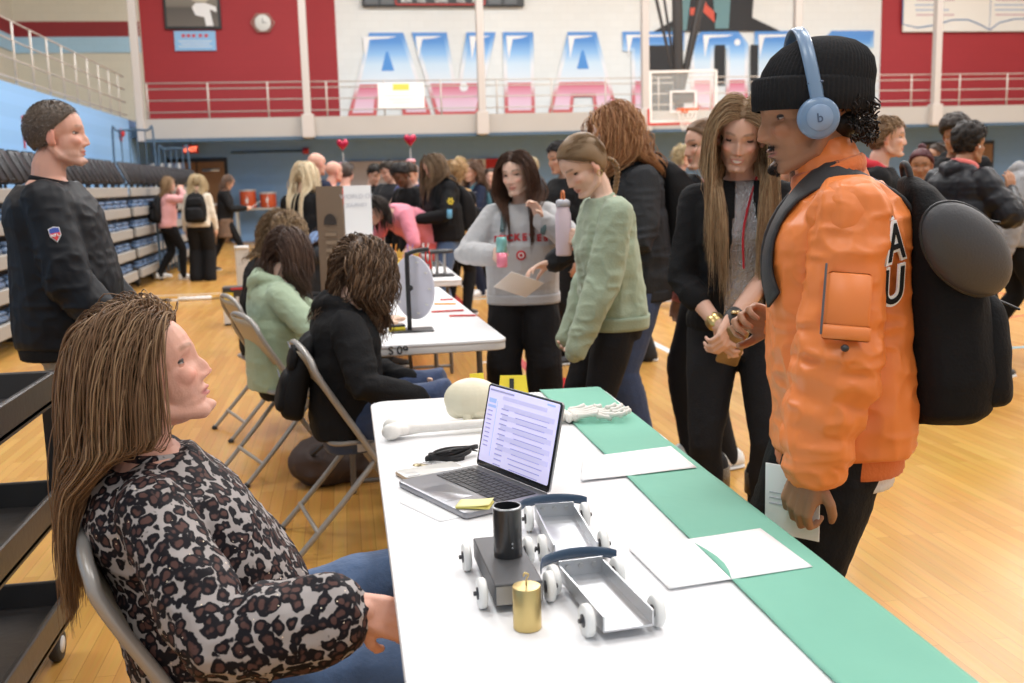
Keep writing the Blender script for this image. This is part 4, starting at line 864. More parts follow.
# ================================================================== TABLES, CHAIRS AND THINGS ON THEM
def rrect(w, l, r, n=6):
    out = []
    for cx, cy, a0 in ((w/2-r, l/2-r, 0), (-w/2+r, l/2-r, 90), (-w/2+r, -l/2+r, 180), (w/2-r, -l/2+r, 270)):
        for k in range(n+1): a = (a0+90*k/n)*D2R; out.append((cx+r*math.cos(a), cy+r*math.sin(a)))
    return np.array(out)
def rslab(g, w, l, r, z0, z1, bev=.006, mi=0, c=(0, 0), col=None, n=6):
    R = []
    for d, z in ((bev, z0), (0, z0+bev), (0, z1-bev), (bev*.3, z1-bev*.3), (bev, z1)):
        p = rrect(w-2*d, l-2*d, max(r-d, .001), n); R.append(np.concatenate([p+np.array(c), np.full((len(p), 1), z)], 1))
    return g.rings(R, mi, col=col)
m_table = mat('table_white', (.80, .80, .815), .42, bump=.05, bscale=120); m_leg = mat('table_leg', (.16, .15, .14), .45, metal=.5)
def table(label, cx, cy, rz, L=2.44, mark=None, top=m_table, name='folding_table'):
    t = thing(name, label, 'table', (cx, cy, 0), rz, group='folding tables in a row')
    g = G(); rslab(g, .76, L, .055, .722, .74, .006); g.build('tabletop', top, t, flat_angle=35)
    g = G(); rslab(g, .755, L-.005, .055, .692, .724, .004); g.build('rim', mat('table_rim', (.74, .72, .70), .5), t, flat_angle=35)
    for sy in (-1, 1):
        y = sy*(L/2-.32)
        for sx in (-1, 1): G().tube([(sx*.30, y, .70), (sx*.31, y, .012)], .014, n=8).build('leg', m_leg, t)
        G().tube([(-.31, y, .06), (.31, y, .06)], .012, n=8).build('cross_bar', m_leg, t); G().tube([(0, y, .35), (0, y-sy*.36, .69)], .009, n=6).build('brace', m_leg, t)
        G().tube([(-.305, y, .35), (.305, y, .35)], .011, n=8).build('cross_bar', m_leg, t)
    if mark: txt(mark, .05, (-.10, -L/2-.001, .700), blk, t, bold=.0005, ext=.001)
    return t
table('white folding table in the foreground with laptop and small metal cars', .43, 2.02, 0)
table('white folding table with the white disc on a black stand', .258, 5.61, .033, mark='S 09')
table('white folding table behind the disc stand, with papers and black stand', .43, 8.22, .0, L=1.83)
# ---- folding chairs
m_chair = mat('chair_metal', (.36, .34, .32), .35, metal=.35); m_pan = mat('chair_pan', (.33, .31, .29), .4, metal=.3); m_tan = mat('chair_tan', (.42, .36, .27), .5)
def folding_chair(label, x, y, deg):
    t = thing('folding_chair', label, 'chair', (x, y, 0), (deg-90)*D2R, group='metal folding chairs')     # local +y is forward
    g = G(); pts = [(-.22, .27, .012), (-.215, -.02, .47), (-.205, -.16, .70), (-.19, -.185, .765), (-.13, -.20, .80), (0, -.205, .812), (.13, -.20, .80), (.19, -.185, .765), (.205, -.16, .70), (.215, -.02, .47), (.22, .27, .012)]
    g.tube(smoothpath(pts, 4), .0135, n=10); g.build('frame', m_chair, t)
    g = G(); R = []
    for i, z in enumerate(np.linspace(.575, .795, 7)):
        wd = .20 if i < 5 else (.175 if i == 5 else .13); yb = -.085-(z-.575)*.5; c = 0
        top_ = [(x_, yb-.022*(1-(x_/.2)**2), z) for x_ in np.linspace(-wd, wd, 12)]; R.append(np.array(top_+[(a, b-.006, c_) for a, b, c_ in top_[::-1]]))
    g.rings(R); g.build('backrest', m_tan, t)
    g = G(); rslab(g, .385, .385, .06, .428, .446, .006, c=(0, .06)); g.build('seat', m_pan, t, flat_angle=40)
    for sx in (-1, 1):
        leg = G().tube([(sx*.195, .10, .425), (sx*.195, -.10, .20), (sx*.195, -.28, .012)], .012, n=8).build('rear_leg', m_chair, t)
        G().tube([(sx*.195, -.275, .016), (sx*.195, -.292, .0)], .017, n=8, caps='flat').build('foot_cap', blk, leg)
        G().box((sx*.207, .02, .42), (.012, .10, .03)).build('hinge_plate', m_chair, t, smooth=False)
    G().tube([(-.195, -.20, .105), (.195, -.20, .105)], .009, n=8).build('cross_bar', m_chair, t); G().tube([(-.217, .19, .14), (.217, .19, .14)], .009, n=8).build('cross_bar', m_chair, t)
    return t
folding_chair('grey folding chair under the seated student in the light green hoodie', -.34, 5.22, 22)
folding_chair('grey folding chair under the curly dark-haired student in the black hoodie', -.01, 4.12, 12)
folding_chair('grey folding chair under the woman in the leopard print blouse', -.30, 2.00, 6)
folding_chair('grey folding chair of the student with frizzy curls, mostly hidden', -.50, 6.15, 20)
# ---- utility cart
t = thing('utility_cart', 'black three-shelf utility cart at the left edge behind the leopard blouse woman', 'cart', (-1.14, 2.78, 0)); mc = mat('cart_black', (.045, .04, .038), .32, var=.15, vscale=5, bump=.08, bscale=40)
for i, z in enumerate((.236, .557, .895)):
    g = G(); w, l = .52, .92
    g.box((0, 0, z-.085), (w, l, .018)); 
    for c, d in (((w/2-.008, 0, z-.045), (.016, l, .09)), ((-w/2+.008, 0, z-.045), (.016, l, .09)), ((0, l/2-.008, z-.045), (w, .016, .09)), ((0, -l/2+.008, z-.045), (w, .016, .09))): g.box(c, d, bev=.004)
    sh = g.build('shelf', mc, t, smooth=False)
for sx in (-1, 1):
    for sy in (-1, 1):
        g = G(); g.box((sx*.235, sy*.452, .52), (.05, .012, .72)); g.box((sx*.254, sy*.435, .52), (.012, .045, .72)); g.build('post', mc, t, smooth=False)
        cst = G().box((sx*.2, sy*.40, .125), (.06, .03, .05), bev=.008).build('caster', mat('steel', (.55, .55, .55), .3, metal=.9), t)
        g = G(); g.lathe([(.004, -.016), (.045, -.016), (.05, -.01), (.05, .01), (.045, .016), (.004, .016)], 20, (sx*.2, sy*.40, .05), M=roty(PI/2)); g.build('wheel', mat('rubber', (.03, .03, .03), .6), cst)
        G().lathe([(.002, -.018), (.026, -.018), (.026, .018), (.002, .018)], 16, (sx*.2, sy*.40, .05), M=roty(PI/2)).build('wheel_hub', mat('hub_white', (.7, .7, .7), .4), cst)
lb = G().box((.2615, -.36, .862), (.003, .11, .035)).build('maker_label', mat('label_grey', (.62, .62, .62), .5), t, smooth=False); G().box((.2635, -.36, .866), (.001, .08, .012)).build('red_mark', mat('label_red', (.5, .05, .05), .5), lb, smooth=False)
# ---- green paper runner, papers
def sheet(name, label, cat, pts, z=.7412, th=.0006, nu=14, nv=10, m=None, wave=.0012, seed=0, curl=None, group=None):
    """thin sheet spanned by 4 corner points (x, y)"""
    P = [V(*p) for p in pts]; g = G(); vt = []; 
    for j in range(nv+1):
        for i in range(nu+1):
            u, v = i/nu, j/nv; p = (P[0]*(1-u)+P[1]*u)*(1-v)+(P[3]*(1-u)+P[2]*u)*v; vt.append((p[0], p[1], 0, u, v))
    vt = np.array(vt); zz = z+wave*(.5+.5*vnoise(vt[:, :3], 9, seed)); 
    if curl is not None: zz = zz+curl(vt[:, 3], vt[:, 4])
    top_ = np.stack([vt[:, 0], vt[:, 1], zz+th], 1); bot = top_-V(0, 0, th); n = len(vt); W_ = nu+1
    f = []
    for j in range(nv):
        for i in range(nu): a = j*W_+i; f += [(a, a+1, a+W_+1, a+W_), (n+a, n+a+W_, n+a+W_+1, n+a+1)]
    bd = [i for i in range(W_)]+[j*W_+nu for j in range(1, nv+1)]+[nv*W_+i for i in range(nu-1, -1, -1)]+[j*W_ for j in range(nv-1, 0, -1)]
    for a, b in zip(bd, bd[1:]+bd[:1]): f.append((a, n+a, n+b, b))
    g.add(np.concatenate([top_, bot]), f); o = g.build(name, m, None); tag(o, label, cat, group); return o
m_green = mat('green_paper', (.175, .44, .335), .75, var=.04, vscale=9, bump=.15, bscale=14)
gr = sheet('paper_runner', 'seafoam green paper runner along the right edge of the foreground table', 'paper', [(.622, .82), (.86, .80), (.86, 3.25), (.60, 3.255)], nu=24, nv=70, m=m_green, wave=.0025, curl=lambda u, v: -np.clip(u-.77, 0, 1)**1.3*.55*1.0+.003*np.exp(-((u)/.06)**2)*(.5+.5*np.sin(v*23))*(v > .05))
m_paper = mat('paper_white', (.88, .88, .89), .6)
def marks(o, items, mm):
    for (x, y, w, h, a) in items:
        g = G(); g.box((0, 0, 0), (w, h, .0003)); c = g.build('printed_line', mm, o, smooth=False); c.location = (x, y, .7440); c.rotation_euler = (0, 0, a)
s1 = sheet('paper_sheet', 'white sheet nearer the green runner middle, beside the boots woman', 'paper', [(.498, 2.208), (.786, 2.246), (.782, 2.431), (.545, 2.385)], z=.7440, m=m_paper, wave=.002, seed=2, group='sheets on the table', curl=lambda u, v: .004*v)
s2 = sheet('paper_sheet', 'white sheet on the green runner beside the open metal cars', 'paper', [(.500, 1.566), (.772, 1.606), (.762, 1.812), (.486, 1.770)], z=.7440, m=m_paper, wave=.0015, seed=3, group='sheets on the table')
s3 = sheet('paper_sheet', 'white sheet lying under the front edge of the laptop', 'paper', [(.085, 2.16), (.16, 2.01), (.34, 2.09), (.265, 2.24)], z=.7404, m=m_paper, wave=.0001, seed=4, group='sheets on the table')
mm = mat('pencil_grey', (.55, .56, .6), .6)
marks(s2, [(.515+.012*k, 1.66, .045, .003, 1.75) for k in range(3)], mm); marks(s1, [(.535+.012*k, 2.27, .04, .003, 1.8) for k in range(2)], mm)
# ---- laptop
t = thing('laptop', 'open silver laptop with lilac mail screen on the foreground table', 'laptop', (.2463, 2.189, .7405), 24.5*D2R)   # local +x towards hinge, y along width
al = mat('aluminium', (.33, .33, .35), .35, metal=.75); W_, D_ = .300, .212
g = G(); rslab(g, D_, W_, .012, .001, .0145, .002); g.build('base', al, t, flat_angle=35)
g = G(); rslab(g, .098, .262, .004, .0146, .0150, .0002, c=(.035, 0)); g.build('keyboard_well', mat('key_well', (.03, .03, .032), .6), t)
g = G()
for r in range(6):
    for c in range(14):
        if r == 0 and 3 < c < 9: continue
        g.box((-.008+r*.0165, -.1215+c*.0187, .0156), (.0140, .0158, .0014), bev=.0005)
g.box((-.008, -.0, .0156), (.0140, .09, .0014), bev=.0005); g.build('keyboard', mat('keys', (.022, .022, .025), .5), t, smooth=False)['kind'] = 'stuff'
g = G(); rslab(g, .068, .115, .004, .0146, .0149, .0001, c=(-.064, 0)); g.build('trackpad', mat('trackpad', (.29, .29, .31), .3, metal=.7), t)
lid = thing('tmp', 'x y z w', 'x', (0, 0, 0)); bpy.data.objects.remove(lid)
a = 13*D2R; R = roty(a); hx = D_/2-.003      # lid leans back 13 degrees beyond vertical, grows upward
def lidpt(G_, zoff=.012): 
    for i in range(len(G_.v)): G_.v[i] = G_.v[i]@R.T+V(hx, 0, zoff)
    return G_
def flat(w, l, r, th, x, zc, bev=.0008):
    g = G(); rslab(g, w, l, r, -th/2, th/2, bev); g.v[0] = g.v[0]@roty(-PI/2).T+V(x, 0, zc); return g
lidpt(flat(.198, W_-.004, .010, .005, .003, .102)).build('lid', al, t, flat_angle=35)
lidpt(flat(.195, W_-.007, .008, .001, -.0002, .102, .0003)).build('bezel', mat('bezel_black', (.008, .008, .01), .25), t)
scr = lidpt(flat(.178, W_-.020, .004, .0006, -.0011, .107, .0001)).build('screen', mat('screen_lilac', (.60, .57, .82), .3, emit=.62), t)
m1 = mat('ui_grey', (.36, .35, .55), .4, emit=.35); m2 = mat('ui_blue', (.36, .48, .82), .4, emit=.5); m3 = mat('ui_pale', (.54, .52, .78), .4, emit=.52)
def ui(y, z, w, h, m, nm='ui_row'): lidpt(G().box((-.0019, y, (z-.112)*.94+.107), (.0003, w, h))).build(nm, m, scr, smooth=False)
ui(.085, .198, .10, .004, m1); ui(-.01, .185, .175, .009, m3, 'search_bar'); ui(-.11, .199, .03, .004, m2)
ui(.118, .172, .030, .010, m2, 'compose_button'); ui(.118, .158, .034, .006, m2)
for k in range(9): ui(.122, .146-.011*k, .020, .0025, m1)
for k in range(12): ui(.062, .158-.0125*k, .030, .0028, m1); ui(-.045, .158-.0125*k, .135-.012*(k % 3), .0022, m1)
for k in range(5): ui(-.030, .164-.025*k, .20, .011, m3, 'row_shade')
lidpt(G().box((-.0019, .097, .10), (.0003, .0015, .13))).build('ui_divider', m2, scr, smooth=False)
# sticky notes on the laptop
t2 = thing('sticky_notes', 'small pad of yellow sticky notes on the laptop corner', 'sticky notes', (.237, 2.055, .756), -.35)
g = G(); rslab(g, .072, .050, .002, 0, .0035, .0004); g.build('note_pad', mat('sticky_yellow', (.80, .72, .20), .7), t2, flat_angle=30)
g = G(); vt = []; f = []
for j in range(5):
    for i in range(8): u = i/7; vt.append((-.036+.072*u, -.025+.0125*j, .0040+.006*u*u))
for j in range(4):
    for i in range(7): a_ = j*8+i; f.append((a_, a_+1, a_+9, a_+8))
g.add(vt, f); o = g.build('top_note', mat('sticky_light', (.86, .79, .36), .7), t2); md = o.modifiers.new('t', 'SOLIDIFY'); md.thickness = .0004
# phone
t = thing('phone', 'phone in a clear white case lying left of the laptop', 'phone', (.17, 2.37, .7405), 20*D2R)
g = G(); rslab(g, .155, .076, .012, 0, .0095, .003); g.build('case', mat('phone_case', (.42, .29, .18), .3), t, flat_angle=50)
g = G(); rslab(g, .151, .072, .011, .0085, .0108, .0006); g.build('back_panel', mat('phone_white', (.66, .65, .62), .25), t, flat_angle=40)
g = G(); rslab(g, .032, .030, .008, .0108, .0125, .0005, c=(-.054, -.016)); g.build('camera_plate', mat('phone_cam', (.65, .64, .63), .2), t)
# keys on a black lanyard
t = thing('lanyard', 'coiled black lanyard with keys lying behind the phone', 'lanyard', (.225, 2.475, .741))
g = G()
for k in range(3):
    ph = k*1.7; pts = [V((.048+.006*k)*math.cos(a)+.014*k-.01, (.016+.010*k)*math.sin(a+ph*.3)+.008*k, .007+.006*k+.004*math.sin(2*a+ph)) for a in np.linspace(0, 2*PI, 26, endpoint=False)]
    g.tube(pts, .0022, n=6, r2=.0062, closed=True, up=(0, 0, 1))
g.tube(smoothpath([(-.05, .01, .012), (-.02, -.02, .028), (.03, .01, .026), (.07, .03, .012)], 6), .0075, n=6, r2=.0022, up=(0, 0, 1)); g.build('strap', mat('strap_black', (.012, .012, .014), .7), t)
g = G(); g.tube([V(-.06+.014*math.cos(a), -.03+.014*math.sin(a), .003) for a in np.linspace(0, 2*PI, 16, endpoint=False)], .0012, n=6, closed=True); g.build('key_ring', mat('steel', (.55, .55, .55), .3, metal=.9), t)
for k in range(3): g = G(); g.lathe([(.001, 0), (.011, 0), (.011, .002), (.001, .002)], 16, (-.062-.01*k, -.048, .002+.002*k)); g.box((-.062-.01*k+.014, -.060, .003+.002*k), (.030, .006, .002), rz=-.6); g.build('key', mat('key_brass', (.5, .42, .25), .35, metal=.9), t)
# femur
m_bone = mat('bone_white', (.74, .72, .68), .5, bump=.2, bscale=60); m_iv = mat('ivory', (.74, .69, .52), .45, var=.06, vscale=14, bump=.12, bscale=40)
g = G(); g.tube(smoothpath([(.045, 0, .024), (.12, .006, .022), (.26, .012, .024), (.36, .008, .024), (.41, 0, .026)], 5), np.interp(np.arange(21), [0, 4, 10, 16, 20], [.020, .0135, .0125, .014, .022]), n=14)
for c, r in (((.012, -.030, .025), (.026, .020, .022)), ((.018, .024, .027), (.028, .020, .024)), ((.035, -.005, .024), (.030, .030, .018)), ((.425, .026, .030), (.025, .016, .022)), ((.435, -.04, .028), (.023, .023, .023))): g.ell(c, r, 16, 10)
g.tube([(.41, 0, .026), (.432, -.032, .028)], [.018, .013], n=12); v, nr, f = remesh(g, .0035, 4)
fem = meshobj('femur', v, f, m_bone); fem.location = (.082, 2.74, .741); fem.rotation_euler = (0, 0, -.03); tag(fem, 'long white model thigh bone lying behind the laptop', 'bone')
# skull
t = thing('skull', 'ivory plastic skull facing right behind the laptop screen', 'skull', (.335, 2.875, .741), -15*D2R); t.scale = (.92, .92, .92)     # +x = face direction
g = G(); g.ell((0, 0, .072), (.090, .068, .066), 24, 16); g.ell((.03, 0, .062), (.062, .058, .055), 20, 12); g.ell((-.045, 0, .05), (.04, .05, .04), 16, 10)
for sy in (-1, 1): g.tube([(.02, sy*.060, .035), (.055, sy*.056, .033), (.078, sy*.040, .035)], [.006, .007, .010], n=10); g.ell((-.01, sy*.052, .02), (.014, .010, .018), 12, 8); g.tube([(.06, sy*.052, .065), (.082, sy*.034, .070), (.088, 0, .064)], [.006, .008, .009], n=10)
g.ell((.068, 0, .025), (.026, .028, .024), 16, 10); g.tube([(.086, 0, .066), (.094, 0, .052)], [.008, .006], n=10)
v, nr, f = remesh(g, .0028, 3)
def dent(v, c, r, d):
    q = (v-V(*c))/V(*r); w = np.exp(-(q**2).sum(1)); return v-np.outer(w*d, V(1, 0, 0))
for sy in (-1, 1): v = dent(v, (.082, sy*.030, .052), (.03, .014, .012), .030)
v = dent(v, (.092, 0, .036), (.02, .008, .010), .018)
sk = meshobj('cranium', v, f, m_iv, t)
g = G(); [g.box((.090-.0016*abs(k)**1.6, k*.0055, .004), (.006, .005, .011), bev=.0015) for k in range(-5, 6)]; g.build('upper_teeth', m_iv, t)
g = G()
for sy in (-1, 1): g.ell((.060, sy*.030, .052), (.012, .013, .011), 12, 8)
g.build('socket_shade', mat('socket_dark', (.10, .08, .05), .9), t)  # dark fill in the sockets, their shade put into colour
# skeleton hand
t = thing('hand_skeleton', 'white model hand skeleton lying on the green runner behind the laptop', 'bones', (.58, 2.80, .744), 4*D2R); t.scale = (1.15, 1.3, 1.7)
g = G(); rs = np.random.RandomState(3)
for i in range(8): g.ell((.012+.016*(i % 2), -.022+.014*(i//2), .008), (.010, .009, .008), 10, 7)
g.build('carpals', m_bone, t)
for i, (y, L_) in enumerate(((-.030, .8), (-.015, .95), (.0, 1.0), (.015, .96), (.034, .7))):
    x = .032; g = G(); an = (i-2)*.10
    for l in (.055, .036, .023, .016)[:4 if i < 4 else 3]:
        l *= L_; a = V(x, y+math.sin(an)*(x-.03), .011); b = V(x+l, y+math.sin(an)*(x+l-.03), .011+.004*math.sin(x*60)); g.tube([a, a*.5+b*.5, b], [.0058, .0036, .0052], n=8); x += l+.003
    g.build('finger_bones', m_bone, t)
for y in (-.012, .010): G().tube([(-.045, y, .010), (0, y, .010)], [.009, .008], n=8).build('forearm_stub', m_bone, t)
# number tents
def tent(label, x, y, rz, num, w=.095, h=.085):
    t = thing('number_marker', label, 'marker', (x, y, .741), rz, group='yellow markers'); my = mat('marker_yellow', (.80, .64, .04), .5)
    g = G(); g.add([(-w/2, -.028, 0), (w/2, -.028, 0), (w*.42, 0, h), (-w*.42, 0, h), (-w/2, -.026, 0), (w/2, -.026, 0), (w*.42, .002, h-.001), (-w*.42, .002, h-.001)], [(0, 1, 2, 3), (7, 6, 5, 4), (0, 3, 7, 4), (1, 5, 6, 2), (3, 2, 6, 7), (0, 4, 5, 1)]); g.build('front_face', my, t, smooth=False)
    g = G(); g.add([(-w/2, .030, 0), (w/2, .030, 0), (w*.42, .002, h), (-w*.42, .002, h), (-w/2, .028, 0), (w/2, .028, 0), (w*.42, 0, h-.001), (-w*.42, 0, h-.001)], [(3, 2, 1, 0), (4, 5, 6, 7), (4, 7, 3, 0), (2, 6, 5, 1), (7, 6, 2, 3), (1, 5, 4, 0)]); g.build('back_face', my, t, smooth=False)
    if num: txt(num, .082, (-.004, -.0235, .020), blk, t, rot=(PI/2-.32, 0, 0), bold=.003, ext=.0006)
    return t
tent('yellow folded number marker reading 1 behind the laptop screen', .490, 3.10, -.25, '1')
tent('small yellow marker peeking out above the skull', .372, 3.06, .1, '', .05, .105)
# ---- rolling cars
m_wheel = mat('wheel_white', (.80, .80, .78), .4); m_hub = mat('hub_dark', (.05, .05, .055), .4); m_alu = mat('brushed_aluminium', (.55, .56, .58), .33, metal=.85, var=.08, vscale=30); m_bump = mat('bumper_blue', (.04, .075, .13), .35)
def wheel(t, x, y, sg, r=.025):
    w = G().lathe([(.009, -.006), (r-.003, -.007), (r, -.004), (r, .004), (r-.003, .007), (.009, .006)], 28, (x, y, r), M=roty(PI/2)).build('wheel', m_wheel, t, flat_angle=50)
    G().lathe([(.001, -.009), (.010, -.008), (.011, .008), (.001, .009)], 16, (x, y, r), M=roty(PI/2)).build('hub', m_hub, w)
    G().lathe([(.001, 0), (.004, 0), (.004, .0075), (.001, .0075)], 6, (x+sg*.006, y, r), M=roty(sg*PI/2)).build('axle_nut', m_hub, w, smooth=False)
def car(label, x, y, rz, kind):
    t = thing('model_car', label, 'model car', (x, y, .7405), rz, group='small wheeled metal cars')
    L_ = .225; wd = .078
    if kind == 'open':
        g = G(); g.box((0, 0, .0165), (wd, L_, .003)); g.build('floor_plate', m_alu, t, smooth=False)
        for sx in (-1, 1): g = G(); g.box((sx*wd/2, -.002, .0275), (.003, L_-.004, .025)); g.build('side_wall', m_alu, t, smooth=False)
        g = G(); g.box((0, L_/2-.002, .030), (wd, .003, .030)); g.build('end_wall', m_alu, t, smooth=False)
        for sx in (-.6, 0, .6): g = G(); g.lathe([(.001, 0), (.005, 0), (.005, .004), (.001, .004)], 6, (sx*wd/2, L_/2-.0035, .034), M=rotx(PI/2)); g.build('bolt', mat('steel', (.55, .55, .55), .3, metal=.9), t, smooth=False)
        g = G(); g.tube(smoothpath([(-.074, .098, .040), (-.060, .126, .042), (-.02, .142, .044), (.02, .142, .044), (.052, .130, .043), (.066, .116, .042)], 5), .0012, n=6, r2=.0105, up=(0, 0, 1)); g.build('bumper_band', m_bump, t)
    else:
        g = G(); g.box((0, 0, .030), (wd, L_, .036), bev=.0015); g.build('body_block', mat('block_dark', (.10, .10, .105), .45, metal=.4), t, smooth=False)
        g = G(); g.box((0, -L_/2-.001, .029), (wd-.004, .002, .030)); g.build('end_face', mat('block_end', (.32, .31, .30), .4, metal=.6), t, smooth=False)
    for sx in (-1, 1):
        for sy in (-1, 1): wheel(t, sx*(wd/2+.017), sy*.084, sx)
    return t
car('dark block model car carrying the black cylinder', .241, 1.655, .03, 'block')
car('open aluminium model car nearest the white sheet, dark bumper at the back', .376, 1.52, .10, 'open')
car('open aluminium model car farther back, beside the laptop corner', .380, 1.83, -.03, 'open')
t = thing('cylinder_cup', 'black metal cylinder standing on the dark block model car', 'cylinder', (.247, 1.668, .7890)); g = G(); g.lathe([(.001, 0), (.0245, 0), (.0245, .087), (.0225, .0875), (.0220, .03), (.001, .028)], 32); g.build('tube', mat('cyl_black', (.018, .018, .02), .3, coat=.3), t, flat_angle=40)
G().lathe([(.0225, .0875), (.0248, .0875), (.0248, .085), (.0225, .085)], 32, cap=False).build('rim_edge', m_alu, t); [G().ell((0.004, -.0245, z), (.0016, .001, .0016), 8, 6).build('rivet', m_alu, t) for z in (.020, .027)]
t = thing('brass_weight', 'brass cylinder weight with a small hook in front of the cars', 'weight', (.246, 1.480, .7405)); mbr = mat('brass', (.62, .47, .20), .28, metal=.95, bump=.04, bscale=90, stretch=(30, 30, .5))
G().lathe([(.001, 0), (.0210, 0), (.0220, .001), (.0220, .066), (.0213, .0675), (.001, .0680)], 40).build('body', mbr, t, flat_angle=30)
G().tube(smoothpath([(0, 0, .067), (0, 0, .078), (.003, 0, .083), (.003, 0, .086), (-.003, 0, .088), (-.004, 0, .084)], 4), .0014, n=8).build('hook', mbr, t)
# ---- disc on a stand (second table)
t = thing('disc_stand', 'white round disc on a black hooked stand on the second table', 'stand', (.285, 4.80, .7405), 0)
g = G(); rslab(g, .20, .14, .01, 0, .006, .001); g.build('base_plate', mat('stand_black', (.02, .02, .022), .4), t, flat_angle=35)
g = G(); g.tube(smoothpath([(-.01, 0, .005), (-.01, 0, .33), (.0, 0, .36), (.03, 0, .372), (.085, 0, .378)], 5), .011, n=10); g.build('pole', MATS['stand_black'], t)
R = rotz(-.95)
g = G(); g.lathe([(.002, -.006), (.145, -.006), (.150, -.002), (.150, .004), (.145, .007), (.002, .007)], 48, M=R@rotx(PI/2)); g.v[0] = g.v[0]+V(.018, .03, .20); d = g.build('disc', mat('disc_white', (.66, .65, .74), .5), t, flat_angle=40)
for k in range(10):
    a = k*PI/5; g = G(); g.box((.125*math.cos(a), -.009, .125*math.sin(a)), (.018, .003, .008), R=None); g.v[0] = g.v[0]@R.T+V(.018, .03, .20); g.build('peg', mat('peg_white', (.8, .78, .75), .5), d, smooth=False)
G().ell((.0, .005, .20), (.014, .02, .014)).build('clamp_knob', MATS['stand_black'], t)
t = thing('red_clip', 'red carabiner clip hanging from the black disc stand', 'clip', (.372, 4.80, 1.075)); G().tube([V(.010*math.cos(a), .0, .032*math.sin(a)+.01) for a in np.linspace(0, 2*PI, 20, endpoint=False)], .004, n=8, closed=True).build('clip_loop', mat('clip_red', (.65, .03, .02), .35), t); G().tube([(.010, 0, -.008), (.012, 0, -.045)], .005, n=8).build('clip_tail', MATS['clip_red'], t)
# gloves pile
g = G(); rs = np.random.RandomState(5)
for i in range(26):
    a, r_ = rs.rand()*6.28, rs.rand()**.5*.10; c = V(r_*math.cos(a)*1.1, r_*math.sin(a), .018+.03*(1-r_/.1)*rs.rand()); g.tube(smoothpath([c, c+rs.normal(size=3)*V(.03, .03, .008), c+rs.normal(size=3)*V(.04, .04, .008)], 3), .017, n=8, r2=.009)
v, nr, f = remesh(g, .005, 2); v[:, 2] -= v[:, 2].min(); n1 = vnoise(v, 38, 3); v = v+nr*(.006*(1-2*np.abs(n1)))[:, None]; v[:, 2] = np.maximum(v[:, 2], .0005)
o = meshobj('glove_pile', v, f, mat('glove_tan', (.66, .45, .33), .6, var=.1, vscale=20)); o.location = (.10, 5.08, .741); tag(o, 'crumpled pile of tan gloves on the second table beside the disc', 'gloves')
t = thing('eraser_box', 'small yellow and black box beside the tan gloves', 'box', (.215, 4.80, .7405), .1); G().box((0, 0, .012), (.075, .04, .022), bev=.003).build('yellow_body', mat('marker_yellow', (.80, .64, .04), .5), t); G().box((0, 0, .027), (.075, .04, .008), bev=.002).build('black_top', blk, t)
for i, (x0, y0, x1, y1, c) in enumerate(((.532, 5.995, .60, 5.989, 'red'), (.48, 5.793, .592, 5.755, 'orange'), (.432, 5.435, .60, 5.443, 'red'), (.508, 5.235, .634, 5.208, 'red'))):
    g = G(); g.tube([(0, 0, .006), (x1-x0, y1-y0, .006)], .005, n=8); o = g.build('marker_pen', mat('pen_'+c, (.65, .04, .03) if c == 'red' else (.8, .35, .03), .4)); o.location = (x0, y0, .7405)
    tag(o, ('thin red stick, farthest on the second table', 'thin orange stick on the second table', 'thin red stick nearest the disc, behind the front one', 'thin red stick nearest the front corner of the second table')[i], 'stick', 'thin sticks on the second table')
# display board
t = thing('display_board', 'tall display board with brown cardboard side and white printed panel', 'display board', (.0, 6.55, .7405)); mbo = mat('cardboard', (.22, .155, .105), .8)
g = G(); g.box((-.088, .05, .34), (.19, .01, .68), rz=-.55); g.build('cardboard_panel', mbo, t, smooth=False)
pn = G().box((.085, .03, .34), (.175, .01, .68), rz=.25).build('white_panel', mat('panel_white', (.78, .79, .80), .6), t, smooth=False)
txt('WORLD OF', .040, (.080, .02, .60), mm, pn, rot=(PI/2, 0, .25), ext=.0005); txt('JOURNEY', .032, (.080, .02, .55), mm, pn, rot=(PI/2, 0, .25), ext=.0005)
g = G(); [g.box((.05+.03*k, .018+.008*k, .14+.01*(k % 3)), (.035, .003, .03+.02*(k % 2)), rz=.25) for k in range(4)]; g.build('skyline_print', mat('print_grey', (.32, .36, .42), .7), pn, smooth=False)
g = G(); R = rotz(-.55); poly = [(-.045, 0)]+[(.045*-math.cos(a), .02+.05*math.sin(a)) for a in np.linspace(0, PI, 10)]+[(.045, 0)]; g.prism(poly, -.007, -.005); g.v[0] = g.v[0]@R.T+V(-.088, .045, .44); g.build('arch_print', mat('print_dark', (.045, .035, .03), .7), t, smooth=False)
for k in range(5): g = G(); g.box((0, -.006, .38-.05*k), (.08, .002, .022)); g.v[0] = g.v[0]@R.T+V(-.088, .045, 0); g.build('print_block', mat('print_brown', (.30, .22, .15), .8), t, smooth=False)
